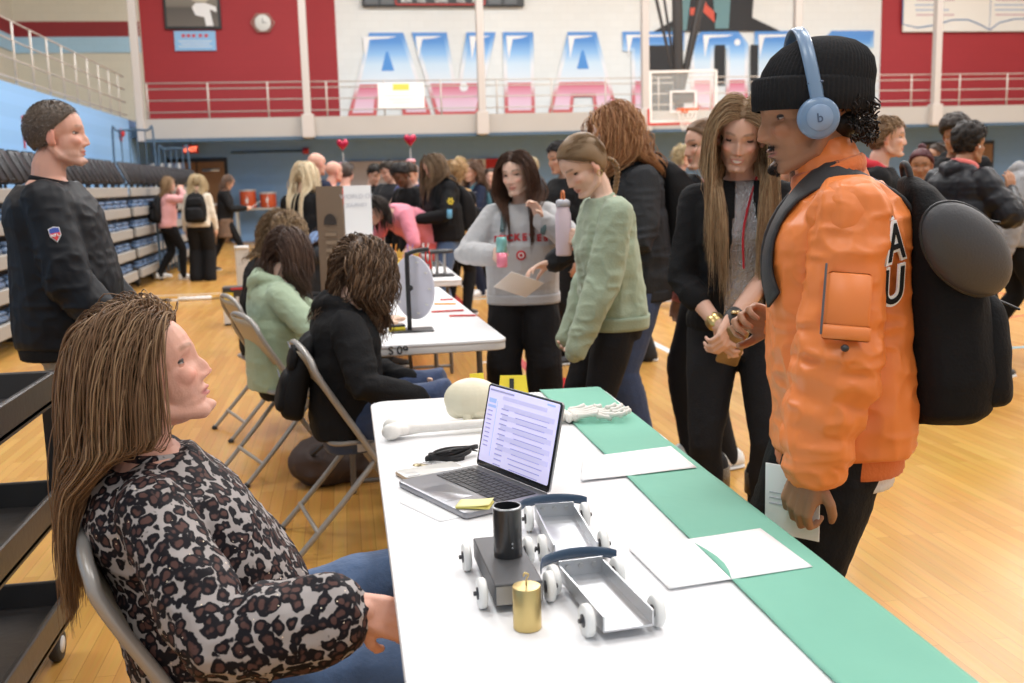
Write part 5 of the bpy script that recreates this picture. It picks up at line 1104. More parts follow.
# third table: stand, papers, phone stand, trays
t = thing('black_stand', 'black oval-topped stand with shiny steel legs on the third table', 'stand', (.66, 7.62, .7405))
g = G(); g.lathe([(.01, .17), (.10, .17), (.11, .18), (.10, .195), (.01, .195)], 28); g.v[0] = g.v[0]*V(1.15, .8, 1); g.build('oval_top', MATS['stand_black'], t)
for x, y in ((-.05, -.03), (.05, -.03), (0, .05)): G().tube([(x, y, .0), (x, y, .175)], .012, n=10).build('leg', mat('steel', (.55, .55, .55), .3, metal=.9), t)
g = G(); rslab(g, .24, .18, .02, 0, .014, .003); g.build('base_tray', MATS['stand_black'], t)
for i, (x, y, w, l, lab) in enumerate(((.27, 7.75, .22, .30, 'black folder lying at the front left of the third table'), (.50, 7.55, .16, .12, 'black flat tray beside the steel-legged stand'))):
    t = thing('folder', lab, 'folder', (x, y, .7405), .2*i); g = G(); rslab(g, w, l, .01, 0, .018, .003); g.build('cover', MATS['stand_black'], t, flat_angle=40); g = G(); rslab(g, w*.8, l*.8, .005, .018, .021, .001); g.build('paper_stack', m_paper, t)
for i, (x, y, lab) in enumerate(((.30, 8.0, 'white papers spread on the third table, left sheet'), (.58, 8.2, 'white papers spread on the third table, right sheet'))): sheet('paper_sheet', lab, 'paper', [(x-.12, y-.15), (x+.10, y-.12), (x+.12, y+.16), (x-.10, y+.15)], z=.7412, m=m_paper, seed=8+i, nu=6, nv=6)
t = thing('tablet', 'dark tablet held upright over the third table', 'tablet', (.20, 7.15, .80), .6); g = G(); rslab(g, .10, .19, .01, 0, .010, .002); g.v[0] = g.v[0]@(rotz(.3)@roty(-1.0)).T+V(0, 0, .08); g.build('case', mat('tablet_grey', (.05, .06, .08), .3), t)
# craft table
sheet('black_cloth', 'black cloth on the back half of the third table', 'cloth', [(.06, 8.48), (.80, 8.48), (.80, 9.12), (.06, 9.12)], z=.7412, m=mat('cloth_black', (.02, .02, .022), .9), nu=8, nv=12)
t = thing('craft_tray', 'yellow tray on the black cloth', 'tray', (.42, 8.62, .745)); g = G(); rslab(g, .34, .2, .02, 0, .03, .005); g.build('tray_body', mat('marker_yellow', (.80, .64, .04), .5), t)
rs = np.random.RandomState(9)
for k in range(3):
    t = thing('gold_star_ornament', ('gold star ornament on the black cloth, left', 'gold star ornament on the black cloth, middle', 'gold star ornament on the black cloth, right')[k], 'ornament', (.30+.14*k, 8.80, .7425), group='gold ornaments'); pts = [((.05 if i % 2 == 0 else .024)*math.sin(i*PI/5), .09+(.05 if i % 2 == 0 else .024)*math.cos(i*PI/5)) for i in range(10)]; g = G(); g.prism(pts, -.015, .015); g.build('star', mat('gold', (.60, .36, .08), .35, metal=.4), t, smooth=False); G().box((0, 0, .03), (.08, .06, .06), bev=.01).build('stand_block', MATS['gold'], t)
for k, (c, nm) in enumerate((((.7, .2, .35), 'pink'), ((.2, .6, .25), 'green'), ((.75, .3, .05), 'orange'), ((.35, .2, .5), 'purple'), ((.75, .75, .75), 'white'))):
    t = thing('craft_cup', nm+' cup of craft supplies on the black cloth', 'cup', (.12+.14*k, 9.04-.07*(k % 2), .7425)); G().lathe([(.002, 0), (.03, 0), (.04, .10), (.036, .10), (.026, .006), (.002, .006)], 18).build('cup', mat('cup_'+nm, c, .5), t); [G().tube([(.01*math.cos(q), .01*math.sin(q), .02), (.03*math.cos(q), .03*math.sin(q), .16)], .005, n=6).build('pen', mat('cup_'+nm, c, .5), t) for q in (0, 2, 4)]
# balloons on weights
for i, (x, y, lab, z) in enumerate(((.02, 13.9, 'red heart balloon above the man in navy', 1.80), (.84, 12.9, 'red heart balloon above the dark-haired students', 1.80))):
    t = thing('heart_balloon', lab, 'balloon', (x, y, z)); mr = mat('balloon_red', (.42, .01, .05), .18, metal=.3)
    g = G(); pts = []
    for a in np.linspace(0, 2*PI, 40, endpoint=False): pts.append((.0095*16*math.sin(a)**3/1.15, .0095*(13*math.cos(a)-5*math.cos(2*a)-2*math.cos(3*a)-math.cos(4*a))+.18))
    pts = np.array(pts); c = pts.mean(0); R = [np.stack([c[0]+(pts[:, 0]-c[0])*k, np.full(40, y_), c[1]+(pts[:, 1]-c[1])*k], 1) for k, y_ in ((.05, -.075), (.45, -.068), (.75, -.048), (.93, -.02), (.98, 0), (.93, .02), (.75, .048), (.45, .068), (.05, .075))]
    g.rings([q*V(.6, .6, .6)+V(0, 0, .05) for q in R]); g.build('balloon', mr, t); G().tube([(0, 0, .05), (0, 0, -.22)], .004, n=6).build('stick', wht, t)
    G().box((0, 0, -.10), (.12, .1, .05), bev=.02).build('bow', mat('bow_pink', (.75, .35, .38), .6), t); g = G(); g.box((0, 0, -.24), (.16, .15, .18), bev=.02); g.build('gift_box', mat('gift_blue', (.16, .30, .55), .6) if i == 0 else mat('gift_pale', (.7, .45, .35), .6), t)
    G().box((0, 0, -.33-.77), (.12, .12, 1.54-.0), bev=.01).build('pedestal', mat('pedestal_blue', (.17, .30, .5), .7), t)
# coolers on a counter, far left
t = thing('side_table', 'pale side table holding the drink coolers by the blue wall', 'table', (-2.2, 28.35, 0)); G().box((0, 0, .88), (1.3, .55, .05), bev=.01).build('tabletop', mat('counter', (.55, .55, .5), .5), t, smooth=False); [G().box((x, y, .43), (.05, .05, .86)).build('leg', mat('counter', (.5, .5, .5)), t, smooth=False) for x in (-.6, .6) for y in (-.22, .22)]
for i, (x, lab) in enumerate(((-2.5, 'orange drink cooler with white logo, left one'), (-1.98, 'orange drink cooler with white logo, right one'))):
    t = thing('drink_cooler', lab, 'cooler', (x, 28.3, .905), group='orange drink coolers'); h = .36 if i else .44
    G().lathe([(.01, 0), (.19, 0), (.21, .03), (.21, h-.03), (.2, h)], 28).build('body', mat('cooler_orange', (.62, .10, .03), .45), t); G().lathe([(.2, h), (.225, h), (.225, h+.04), (.1, h+.05), (.01, h+.05)], 28).build('lid', mat('cooler_white', (.7, .68, .68), .5), t)
    g = G(); g.prism([(-.03, .12), (.02, .12), (.0, .2), (.04, .2), (-.02, .33), (-.01, .24), (-.05, .24)], -.222, -.205); g.build('bolt_logo', wht, t, smooth=False); G().box((0, -.215, .05), (.04, .06, .04), bev=.008).build('spigot', wht, t)
# power strip, cord, boxes
t = thing('power_strip', 'white power strip lying on the floor by the left bleachers', 'power strip', (-1.98, 13.85, 0), .05); G().box((0, 0, .025), (.42, .08, .045), bev=.01).build('housing', wht, t); [G().lathe([(.001, 0), (.015, 0), (.015, .003), (.001, .003)], 12, (x, 0, .047)).build('socket', blk, t) for x in (-.14, -.07, 0, .07, .14)]
o = G().tube(smoothpath([(-.21, 0, .01), (-.4, .02, .01), (-.6, -.02, .01), (-1.15, -.1, .01)], 5), .012, n=6).build('cord', wht, t); G().tube(smoothpath([(.21, 0, .01), (.5, .1, .01), (.9, .05, .01)], 5), .008, n=6).build('cord', blk, t); G().box((-.36, .01, .02), (.12, .05, .03), bev=.01).build('plug', blk, t)
def carton(label, x, y, rz, d, c1, patches, cat='box'):
    t = thing('carton', label, cat, (x, y, 0), rz, group='cartons on the floor'); G().box((0, 0, d[2]/2), d, bev=.004).build('box_body', mat('carton_'+c1[0], c1[1], .5), t, smooth=False)
    for nm, cx, cz, w, h, c in patches: G().box((cx, -d[1]/2-.001, cz), (w, .002, h)).build(nm, mat('patch_'+c[0], c[1], .5), t, smooth=False)
yl = ('yellow', (.75, .55, .03)); wh = ('white', (.7, .7, .68)); rd = ('red', (.6, .03, .03)); pk = ('pink', (.75, .35, .35))
carton('black carton with yellow and white patches on the floor behind the seated students', -1.17, 11.2, .05, (.28, .22, .40), ('black', (.03, .028, .028)), [('yellow_patch', -.08, .28, .10, .13, yl), ('white_patch', -.09, .10, .10, .16, wh), ('white_patch', .01, .16, .03, .28, wh), ('white_patch', .10, .22, .06, .08, wh), ('red_patch', .04, .385, .18, .02, rd)])
carton('brown carton with pink bundles on top behind the frizzy-haired student', -.90, 11.3, 0, (.24, .22, .42), ('brown', (.28, .17, .10)), [('pink_patch', 0, .37, .2, .07, pk), ('red_patch', .02, .05, .2, .06, rd), ('white_patch', .02, .10, .14, .06, wh)])
t = thing('upright_panel', 'pale grey folded panel standing on the floor behind the seated students', 'panel', (-1.28, 13.2, 0), .0); G().box((0, 0, .36), (.17, .05, .72), bev=.01).build('panel', mat('panel_grey', (.55, .53, .50), .5), t, smooth=False); G().box((0, -.03, .70), (.17, .02, .03), bev=.005).build('top_edge', wht, t)  # plain pale upright slab with a white top edge
# bag under the chair
g = G(); g.ell((0, 0, .12), (.22, .14, .12)); g.box((0, 0, .10), (.38, .22, .18), bev=.06); v, nr, f = remesh(g, .012, 2); v = v+nr*(.010*(1-2*np.abs(vnoise(v, 14, 2))))[:, None]; v[:, 2] = np.maximum(v[:, 2], .001)
t = thing('duffel_bag', 'dark brown bag on the floor under the folding chairs', 'bag', (-.12, 4.92, 0), .3); meshobj('bag_body', v, f, mat('bag_brown', (.06, .04, .035), .7), t); G().tube(smoothpath([(-.12, -.10, .18), (-.06, -.16, .24), (.06, -.16, .24), (.12, -.10, .18)], 5), .010, n=6).build('handle', blk, t)
# ================================================================== PEOPLE
def fabric(name, c, rough=.85, bump=.25, bscale=120, sheen=.15, **k):
    dark = max(c) < .08; m = mat(name, tuple(x*(.55 if dark else 1) for x in c), rough, bump=bump, bscale=bscale, sheen=0 if dark else sheen, **k)
    if dark: m.node_tree.nodes['Principled BSDF'].inputs['Specular IOR Level'].default_value = .22
    return m
F_BLACK = fabric('cloth_black_soft', (.016, .016, .018)); F_BLACK2 = fabric('jersey_black', (.022, .022, .026), .8); F_NAVY = fabric('cloth_navy', (.022, .032, .075)); F_JEAN = fabric('denim', (.035, .06, .14), .8, var=.2, vscale=30)
F_JEAN2 = fabric('denim_mid', (.06, .11, .22), .8, var=.2, vscale=30); F_GREYD = fabric('cloth_charcoal', (.05, .052, .058)); F_GREY = fabric('cloth_heather', (.46, .46, .47), var=.08, vscale=160); F_SAGE = fabric('cloth_sage', (.33, .40, .29)); F_MINT = fabric('cloth_mint', (.34, .43, .30))
F_PINK = fabric('cloth_pink', (.75, .38, .38)); F_HOT = fabric('cloth_hotpink', (.80, .26, .34)); F_CORAL = fabric('cloth_coral', (.80, .14, .12)); F_CREAM = fabric('cloth_cream', (.66, .60, .50)); F_MUST = fabric('cloth_mustard', (.42, .23, .06)); F_RED = fabric('cloth_red', (.55, .015, .03)); F_BLUE = fabric('cloth_royal', (.02, .10, .55)); F_LBLUE = fabric('cloth_lightblue', (.16, .26, .48)); F_KHAKI = fabric('cloth_khaki', (.30, .27, .22)); F_WHITE = fabric('cloth_white', (.75, .74, .73)); F_ROSE = fabric('cloth_rose', (.75, .28, .28))
SH_W = mat('shoe_white', (.78, .78, .77), .45); SH_B = mat('shoe_black', (.02, .02, .022), .5); SH_R = mat('shoe_red', (.55, .02, .03), .45); SO_B = mat('sole_black', (.03, .03, .03), .6)
def w2l(x, y, deg, h, p, z=0):
    a = (deg-90)*D2R; d = V(p[0]-x, p[1]-y, p[2]-z); return tuple((rotz(-a)@d)/(h/1.70))
def band(S, q, t0, t1, r, m, name='cuff', rib=True, parent=None):
    a, b = S.el[q], S.wr[q]; p0 = a*(1-t0)+b*t0; p1 = a*(1-t1)+b*t1
    return rib_band(S, [p0, p0*.5+p1*.5, p1], [r*S.s*.95, r*S.s, r*S.s*.93], m, parent or S.root, name, n=40, k=20, amp=.0012 if rib else 0)
def cuffs(S, m, r=.036, qs='RL', t=(.86, .99)):
    for q in qs: band(S, q, t[0], t[1], r, m)
def ringband(S, t0, t1, inf, m, name='waistband', drape=0, parent=None, scale=1):
    R = tor_rings(S, S.tab, inf, n=60, t0=t0, t1=t1, drape=drape)
    g = G(); g.rings(R); v = g.v[0].reshape(len(R), 60, 3); c = v.mean(1)[:, None]; d = v-c; sg = np.sign(np.sin(np.arange(60)*2*PI/60*30+.5)); l = np.linalg.norm(d, axis=2, keepdims=True); g.v[0] = (c+d*(1+.0012*sg[None, :, None]/l)).reshape(-1, 3)
    return g.build(name, m, parent or S.root)
def neckband(S, r, m, name='collar', h=.03, up=0, tilt=.25):
    c = S.C+S.F@V(0, .004, -.012+up)*S.s; an = np.linspace(0, 2*PI, 30, endpoint=False); 
    return G().tube([c+S.F@V(r*math.cos(a), r*math.sin(a)*.95+.006, -tilt*r*(math.sin(a)))*S.s for a in an], .010*S.s, n=8, closed=True, r2=h/2*S.s, up=tuple(S.F[:, 2])).build(name, m, S.root)
def shoes(S, m, sole=None, boot=0, qs='RL', name='shoe'):
    for q in qs: shoe(S, q, S.P, m, S.root, sole, boot=boot, name=name)
def top_empty(S, name, label, cat, base, group=None):
    """a separate top-level thing placed in the person's own frame (base in local metres)"""
    r = S.root; a = r.rotation_euler[2]; w = rotz(a)@np.array(base)+np.array(r.location)
    t = thing(name, label, cat, tuple(w), a, group); return t
def strapline(S, q, out=.035, bag=None):
    s = S.s; sg = 1 if q == 'R' else -1; w = S.w; F = S.F; C = S.C
    P = [C+F@V(sg*.075, -.13*w-out*.6, -.10)*s, C+F@V(sg*.088, -.075*w, -.012+out*.4)*s, C+F@V(sg*.092, -.01, .008+out*.75)*s, C+F@V(sg*.098, .065*w, -.035+out*.5)*s, C+F@V(sg*.115, .118*w+out*.8, -.12)*s, C+F@V(sg*.135, .118*w+out, -.22)*s, C+F@V(sg*.165*w, .04+out*.3, -.33)*s, C+F@V(sg*.13*w, -.12*w-out*.3, -.40)*s]
    return smoothpath(P, 5)
def ribbon(P, Nn, wd, th, name, m, t):
    g = G(); P = np.array(P); K = len(P); T = np.zeros_like(P); T[1:-1] = P[2:]-P[:-2]; T[0] = P[1]-P[0]; T[-1] = P[-1]-P[-2]; R = []
    for k in range(K):
        tt = unit(T[k]); n_ = unit(Nn[k]-tt*(Nn[k]@tt)); b = np.cross(tt, n_); R.append(np.array([P[k]+b*wd+n_*th*.6, P[k]+b*wd*.8+n_*th, P[k]-b*wd*.8+n_*th, P[k]-b*wd+n_*th*.6, P[k]-b*wd-n_*th*.3, P[k]+b*wd-n_*th*.3]))
    g.rings(R); return g.build(name, m, t)
def strap_on(S, q, base, wd, th, m, t, top_y=-.10, top_z=-.06, name='shoulder_strap', low=-.42, lift=.009, amax=.80):
    s = S.s; sg = 1 if q == 'R' else -1; w = S.w; F = S.F; C = S.C; nin = []
    # path around the shoulder in the torso side plane, snapped onto the garment
    for a in np.linspace(0, amax, 24):
        if a < .2: u = a/.2; x, y, z = .072, -.16+.03*u, top_z-.05+.09*u
        elif a < .45: u = (a-.2)/.25; x, y, z = .072+.012*u, -.13+.17*u, .04+.03*math.sin(u*PI)-.01*u
        elif a < .75: u = (a-.45)/.3; x, y, z = .084+.03*u, .04+.12*min(1, u*1.6), .03-.24*u
        else: u = (a-.75)/.25; x, y, z = .114+.085*u*w, .16-.20*u, -.21-.13*u
        p = C+F@V(sg*x, y, z)*s*V(1, 1, 1); c_ = C+F@V(sg*.06, -.01, min(z, -.06))*s; d = unit(c_-p); h = S.bvh.ray_cast(Vector(p-d*.25), Vector(d))
        loc, nr, _, _ = h
        if loc is None: loc, nr, _, _ = S.bvh.find_nearest(Vector(p))
        nn_ = np.array(nr); nn_ = nn_ if nn_@(-d) > 0 else -nn_; nin.append((np.array(loc)+nn_*lift, nn_))
    P = np.array([a for a, b in nin]); Nn = np.array([b for a, b in nin])
    for _ in range(4): P[1:-1] = P[1:-1]*.5+(P[2:]+P[:-2])*.25; Nn[1:-1] = Nn[1:-1]*.5+(Nn[2:]+Nn[:-2])*.25
    return ribbon(P-base, Nn, wd, th, name, m, t)
def backpack(S, label, m, size=(.30, .44, .15), off=(0, -.135, -.25), tilt=0, straps='RL', out=.035, vox=.010, m2=None, pocket=True, group='backpacks worn by students', name='backpack', sw=.026):
    s = S.s; w, h, d = [x*s for x in size]; o_ = S.C+S.F@V(off[0], -.7, off[2]+.06)*s; hit = S.bvh.ray_cast(Vector(o_), Vector(S.F@V(0, 1, 0)))[0]
    c = (np.array(hit) if hit is not None else S.C+S.F@V(*off)*s)+S.F@V(0, -d*.5+.012, 0); c = c+S.F@V(0, 0, -.06)*s; R = S.F@rotx(tilt*D2R); base = c-R@V(0, 0, h/2); t = top_empty(S, name, label, 'backpack', base, group)
    g = G(); n = 26; an = np.linspace(0, 2*math.pi, n, endpoint=False)
    prof = [(-.5, .45, .55), (-.485, .75, .85), (-.44, .93, 1.02), (-.3, 1, 1.1), (0, 1, 1.0), (.25, .93, .80), (.38, .80, .62), (.46, .6, .42), (.5, .25, .2)]
    e = 2.8; se = lambda a: np.sign(a)*np.abs(a)**(2/e)
    g.rings([np.stack([se(np.cos(an))*w/2*kx, se(np.sin(an))*d/2*ky+d*.5*(1-ky)*.9, np.full(n, z*h)], 1)@R.T+c for z, kx, ky in prof])
    v, nr, f = remesh(g, vox, 2); v = v+nr*(.010*s*(.6-1.5*np.abs(vnoise(v*V(1, 1, .6), 9/s, 4))))[:, None]; meshobj('bag_body', v-base, f, m, t)
    if pocket:
        for zz, hh, dd_ in ((-.20, .46, .30), (.20, .30, .22)):
            g = G(); c2 = c+R@V(0, -d*(.48 if zz < 0 else .34), h*zz); g.rings([np.stack([se(np.cos(an))*w*.41*kx, se(np.sin(an))*d*dd_*ky, np.full(n, z*h*hh)], 1)@R.T+c2 for z, kx, ky in prof]); v, nr, f = remesh(g, vox, 2); v = v+nr*(.006*s*vnoise(v, 16, 3))[:, None]; pk_ = meshobj('front_pocket', v-base, f, m, t)
            G().tube([c2+R@V(x*w, -d*dd_-.003, h*hh*.36)-base for x in (-.32, 0, .32)], .003*s, n=6).build('zip', m2 or mat('zip_grey', (.10, .10, .11), .4), pk_)
    g = G(); g.tube(smoothpath([c+R@V(-.04*s, d*.35, h*.47)-base, c+R@V(-.03*s, d*.40, h*.55)-base, c+R@V(.03*s, d*.40, h*.55)-base, c+R@V(.04*s, d*.35, h*.47)-base], 5), .007*s, n=8); g.build('haul_loop', m2 or m, t)
    for q in straps: strap_on(S, q, base, sw*s, .007*s, m2 or m, t)
    return t
def beard(a=.75, st=.35, c=(.02, .012, .01)): return (a, c, st)

# ---------------------------------------------------------------- 1 woman in the leopard print blouse
def leopard():
    m, nt, b = _nt('leopard_chiffon'); tc = nd(nt, 'ShaderNodeTexCoord'); n = nd(nt, 'ShaderNodeTexNoise', Scale=22.0, Detail=2.0); lk(nt, tc.outputs['Object'], n.inputs['Vector'])
    mx = nd(nt, 'ShaderNodeMix', data_type='VECTOR'); mx.inputs['Factor'].default_value = .035; lk(nt, tc.outputs['Object'], mx.inputs[4]); lk(nt, n.outputs['Color'], mx.inputs[5])
    def vor(scale, feat): v = nd(nt, 'ShaderNodeTexVoronoi', feature=feat, Scale=scale); lk(nt, mx.outputs[1], v.inputs['Vector']); return v
    v2 = vor(50, 'F1'); v2.inputs['Randomness'].default_value = .82; nz_ = nd(nt, 'ShaderNodeTexNoise', Scale=95.0, Detail=1.0); lk(nt, tc.outputs['Object'], nz_.inputs['Vector'])
    ad = nd(nt, 'ShaderNodeMath', operation='MULTIPLY_ADD'); ad.inputs[1].default_value = .34; lk(nt, nz_.outputs['Fac'], ad.inputs[0]); lk(nt, v2.outputs['Distance'], ad.inputs[2])
    r1 = nd(nt, 'ShaderNodeValToRGB'); r1.color_ramp.elements[0].position = .76; r1.color_ramp.elements[0].color = (1, 1, 1, 1); r1.color_ramp.elements[1].position = .82; r1.color_ramp.elements[1].color = (0, 0, 0, 1); lk(nt, ad.outputs[0], r1.inputs[0])
    r2 = nd(nt, 'ShaderNodeValToRGB'); r2.color_ramp.elements[0].position = .44; r2.color_ramp.elements[0].color = (.085, .042, .036, 1); r2.color_ramp.elements[1].position = .55; r2.color_ramp.elements[1].color = (.006, .005, .008, 1); lk(nt, ad.outputs[0], r2.inputs[0])
    nn = nd(nt, 'ShaderNodeTexNoise', Scale=70.0); lk(nt, tc.outputs['Object'], nn.inputs['Vector']); rr = nd(nt, 'ShaderNodeValToRGB'); rr.color_ramp.elements[0].position = .30; rr.color_ramp.elements[1].position = .36; lk(nt, nn.outputs['Fac'], rr.inputs[0])
    m1 = nd(nt, 'ShaderNodeMix', data_type='RGBA'); m1.inputs['A'].default_value = (.34, .31, .30, 1); lk(nt, r1.outputs[0], m1.inputs['Factor']); lk(nt, r2.outputs[0], m1.inputs['B'])
    v3 = nd(nt, 'ShaderNodeTexVoronoi', Scale=75.0); lk(nt, tc.outputs['Object'], v3.inputs['Vector']); lt = nd(nt, 'ShaderNodeMath', operation='LESS_THAN'); lt.inputs[1].default_value = .10; lk(nt, v3.outputs['Distance'], lt.inputs[0])
    gt = nd(nt, 'ShaderNodeMath', operation='GREATER_THAN'); gt.inputs[1].default_value = .72; sp = nd(nt, 'ShaderNodeSeparateColor'); lk(nt, v3.outputs['Color'], sp.inputs[0]); lk(nt, sp.outputs[0], gt.inputs[0]); mu = nd(nt, 'ShaderNodeMath', operation='MULTIPLY'); lk(nt, lt.outputs[0], mu.inputs[0]); lk(nt, gt.outputs[0], mu.inputs[1])
    m2 = nd(nt, 'ShaderNodeMix', data_type='RGBA'); m2.inputs['B'].default_value = (.85, .75, .6, 1); lk(nt, mu.outputs[0], m2.inputs['Factor']); lk(nt, m1.outputs['Result'], m2.inputs['A']); lk(nt, m2.outputs['Result'], b.inputs['Base Color']); lk(nt, mu.outputs[0], b.inputs['Metallic'])
    b.inputs['Roughness'].default_value = .7; b.inputs['Specular IOR Level'].default_value = .2
    bp = nd(nt, 'ShaderNodeBump', Strength=.15, Distance=.004); lk(nt, nn.outputs['Fac'], bp.inputs['Height']); lk(nt, bp.outputs[0], b.inputs['Normal']); return m
X, Y, A, Hh = -.33, 1.985, 8, 1.60
wl = lambda *p: w2l(X, Y, A, Hh, p)
P = dict(pz=.50, lean=-19, slump=8, py=.06, hp=-12, hy=-2, hscale=1.04, RH=wl(-.005, 1.665, .715), LH=wl(-.10, 1.93, .56), RE=(.55, -.35, -.75), LE=(-.5, -.5, -.6), RF=wl(.14, 1.76, .11), LF=wl(.22, 2.05, .24), RK=(.0, .5, 1), LK=(0, .5, 1), RD=(-.1, .9, -.45), RN=(-.9, -.1, -.4), RC=.55, LC=.5, RS=-.0, LD=(.2, 1, -.2), LN=(0, 0, -1), neck=.8)
S = person('seated woman in a black leopard print blouse with long brown blond hair, looking up', X, Y, A, Hh, P, fem=True, w=1.22, skin='rosy', face=dict(nose=1.05, browa=.6, brow=(.22, .12, .07), lipc=(.52, .17, .16), lips=1.15, iris=(.08, .09, .10), gaze=(0, 5), lid=4, lolid=-14, teeth=0), vox=.0031)
LEO = leopard()
top(S, S.tab, LEO, S.root, .0055, name='blouse', inf=.024, hem=-.10, drape=1.03, sleeve=.88, sr=(.018, .036, .050), wr=.009, belly=.05, seed=3, bust=1.05)
pants(S, S.tab, F_JEAN2, S.root, .009, name='jeans', wide=(.010, .014, .010)); shoes(S, SH_B, SO_B)
do_hair(S, 'long', (.17, .095, .050), S.root, q=1.2, len=.33, vol=.024, hi=((.34, .22, .12), .3), jit=.14, curl=.003, cf=16, part=.01, back=.8, r=.0040, face=.062, lj=.22, cl=.030, allback=1)
neckband(S, .068, LEO, 'neck_edge', .03, up=.01)
# ---------------------------------------------------------------- 2 man in the orange bomber jacket
X, Y, A, Hh = 1.072, 2.12, 160, 1.66
wl = lambda *p: w2l(X, Y, A, Hh, p)
P = dict(lean=3, hp=6, hy=10, hscale=1.06, neck=.8, LH=wl(.900, 1.90, .80), LE=(-1.1, -1, .1), RH=wl(1.03, 2.36, 1.06), RE=(.6, -.8, -.6), LC=.75, LN=(.7, -.6, .1), LD=(0, .35, -1), RC=.8, RD=(-.3, .9, .3), RN=(-.8, 0, -.4), LF=(-.13, -.02, .09), RF=(.13, .10, .09), LFp=0)
S = person('man in an orange bomber jacket and black beanie with blue headphones, wearing a black backpack', X, Y, A, Hh, P, fem=False, w=1.04, skin='mid', face=dict(nose=1.12, lips=1.35, browa=.9, brow=(.02, .012, .01), beard=beard(.85, .07), lid=-2, gaze=(0, -30), lipc=(.30, .11, .09)), vox=.0032)
OR = fabric('nylon_orange', (.78, .215, .045), .42, bump=.05, bscale=500, sheen=0)
OR2 = fabric('rib_orange', (.70, .17, .035), .8)
jk = top(S, S.tab, OR, S.root, .0055, name='bomber_jacket', inf=.032, hem=-.17, drape=1.02, sleeve=.97, sr=(.036, .042, .032), wr=.0125, seed=9, smooth=2, collar=(.10, .074), sleeves='')
for q in 'LR': sleeve_part(S, q, OR, .0055, (.030, .044, .034), wr=.015, puff=.16, seed=14)
ringband(S, -.26, -.15, .020, OR2, 'hem_band', drape=.98); cuffs(S, OR2, .043)
neckband(S, .076, OR2, 'collar', .045, up=.035)
pants(S, S.tab, F_BLACK, S.root, .008, wide=(.016, .022, .03), wr=.008); shoes(S, SH_B, SO_B)
ringband(S, -.33, -.24, .006, F_WHITE, 'shirt_hem')
def at(S, q, t, ang, out):
    """point on a sleeve: t along shoulder-elbow-wrist, ang around it"""
    a, e, w_ = S.sh[q], S.el[q], S.wr[q]; p = a+(e-a)*t*2 if t < .5 else e+(w_-e)*(t*2-1); d = unit((e-a) if t < .5 else (w_-e)); u = unit(np.cross(d, V(0, 1, 0))); v_ = np.cross(d, u); return p+(u*math.cos(ang)+v_*math.sin(ang))*out*S.s, d, (u*math.cos(ang)+v_*math.sin(ang))
# sleeve pocket with zip
pc, dd, nn_ = at(S, 'L', .36, 0, .094); sgn = 1 if nn_[0] < 0 else -1; pc, dd, nn_ = at(S, 'L', .34, 0 if sgn == 1 else PI, .091); uu = np.cross(dd, nn_)
R = np.stack([uu, nn_, -dd], 1)
g = G(); g.box((0, .002, 0), (.085, .016, .125), bev=.006); g.v[0] = g.v[0]@R.T+pc; g.build('sleeve_pocket', OR, S.root)
g = G(); g.box((0, .008, -.055), (.092, .010, .03), bev=.004); g.v[0] = g.v[0]@R.T+pc; g.build('pocket_flap', OR, S.root)
g = G(); g.tube([pc+R@V(.046*1, .010, z) for z in (.075, .03, -.02, -.06)], .0025, n=6); g.build('zip', mat('zip_grey', (.10, .10, .11), .4), S.root)
g = G(); g.ell(pc+R@V(.0, .014, -.085), (.011, .008, .007)); g.build('logo_tag', blk, S.root)
# goatee and moustache
me_ = S.body.data; bb = BVHTree.FromPolygons([v.co[:] for v in me_.vertices], [p_.vertices[:] for p_ in me_.polygons]); g = G(); rs = np.random.RandomState(12)
for i in range(620):
    if i % 3: x_, z_ = np.clip(rs.normal()*.010, -.02, .02), -.100+np.clip(rs.normal()*.006, -.012, .012)
    else: x_, z_ = rs.uniform(-.022, .022), -.0565+rs.normal()*.002-abs(rs.rand())*.001
    o_ = S.HO+S.HR@(V(x_, .20, z_)*S.hs); d_ = S.HR@V(0, -1, .0); h_ = bb.ray_cast(Vector(o_), Vector(d_))
    if h_[0] is None: continue
    p_ = np.array(h_[0]); n_ = np.array(h_[1]); t_ = S.HR@unit(V(rs.normal()*.4, .35, -1)); g.tube([p_-n_*.001, p_+t_*.003+n_*.001, p_+t_*.0065+n_*.0012], [.0006, .0005, .0002], n=4, caps=False, col=(.015, .010, .008))
g.build('beard', hairmat(), S.root)
# beanie
T = lambda p: S.HO+S.HR@(np.array(p)*S.hs)
n = 288; an = np.linspace(0, 2*PI, n, endpoint=False); rib = 1+.016*np.sin(an*72)
Rn = []
for z, k in [(.024, 1.0), (.05, 1.02), (.085, .99), (.112, .90), (.132, .74), (.146, .52), (.153, .28), (.155, .06)]:
    sh_ = -.012*(z-.024)/.13; Rn.append(np.stack([np.cos(an)*.089*k*(1+(rib-1)*k), np.sin(an)*.114*k*(1+(rib-1)*k)-.014+sh_*2+np.sin(an)*0, z+.000-np.sin(an)*.0], 1))
tilt = rotx(.16)
def place(R_): return [(r@tilt.T)@S.HR.T*S.hs+S.HO for r in R_]
MB_ = fabric('knit_black', (.028, .028, .031), .9)
g = G(); g.rings(place(Rn)); bn = g.build('beanie', MB_, S.root)
Rn = []
for z, k in [(-.002, .99), (.0, 1.05), (.03, 1.075), (.058, 1.065), (.064, 1.03), (.060, 1.0)]: Rn.append(np.stack([np.cos(an)*.089*k*(1+(rib-1)*.8), np.sin(an)*.114*k*(1+(rib-1)*.8)-.014, np.full(n, z+.006)], 1))
g = G(); g.rings(place(Rn), cap=False); g.build('beanie_cuff', MB_, bn)
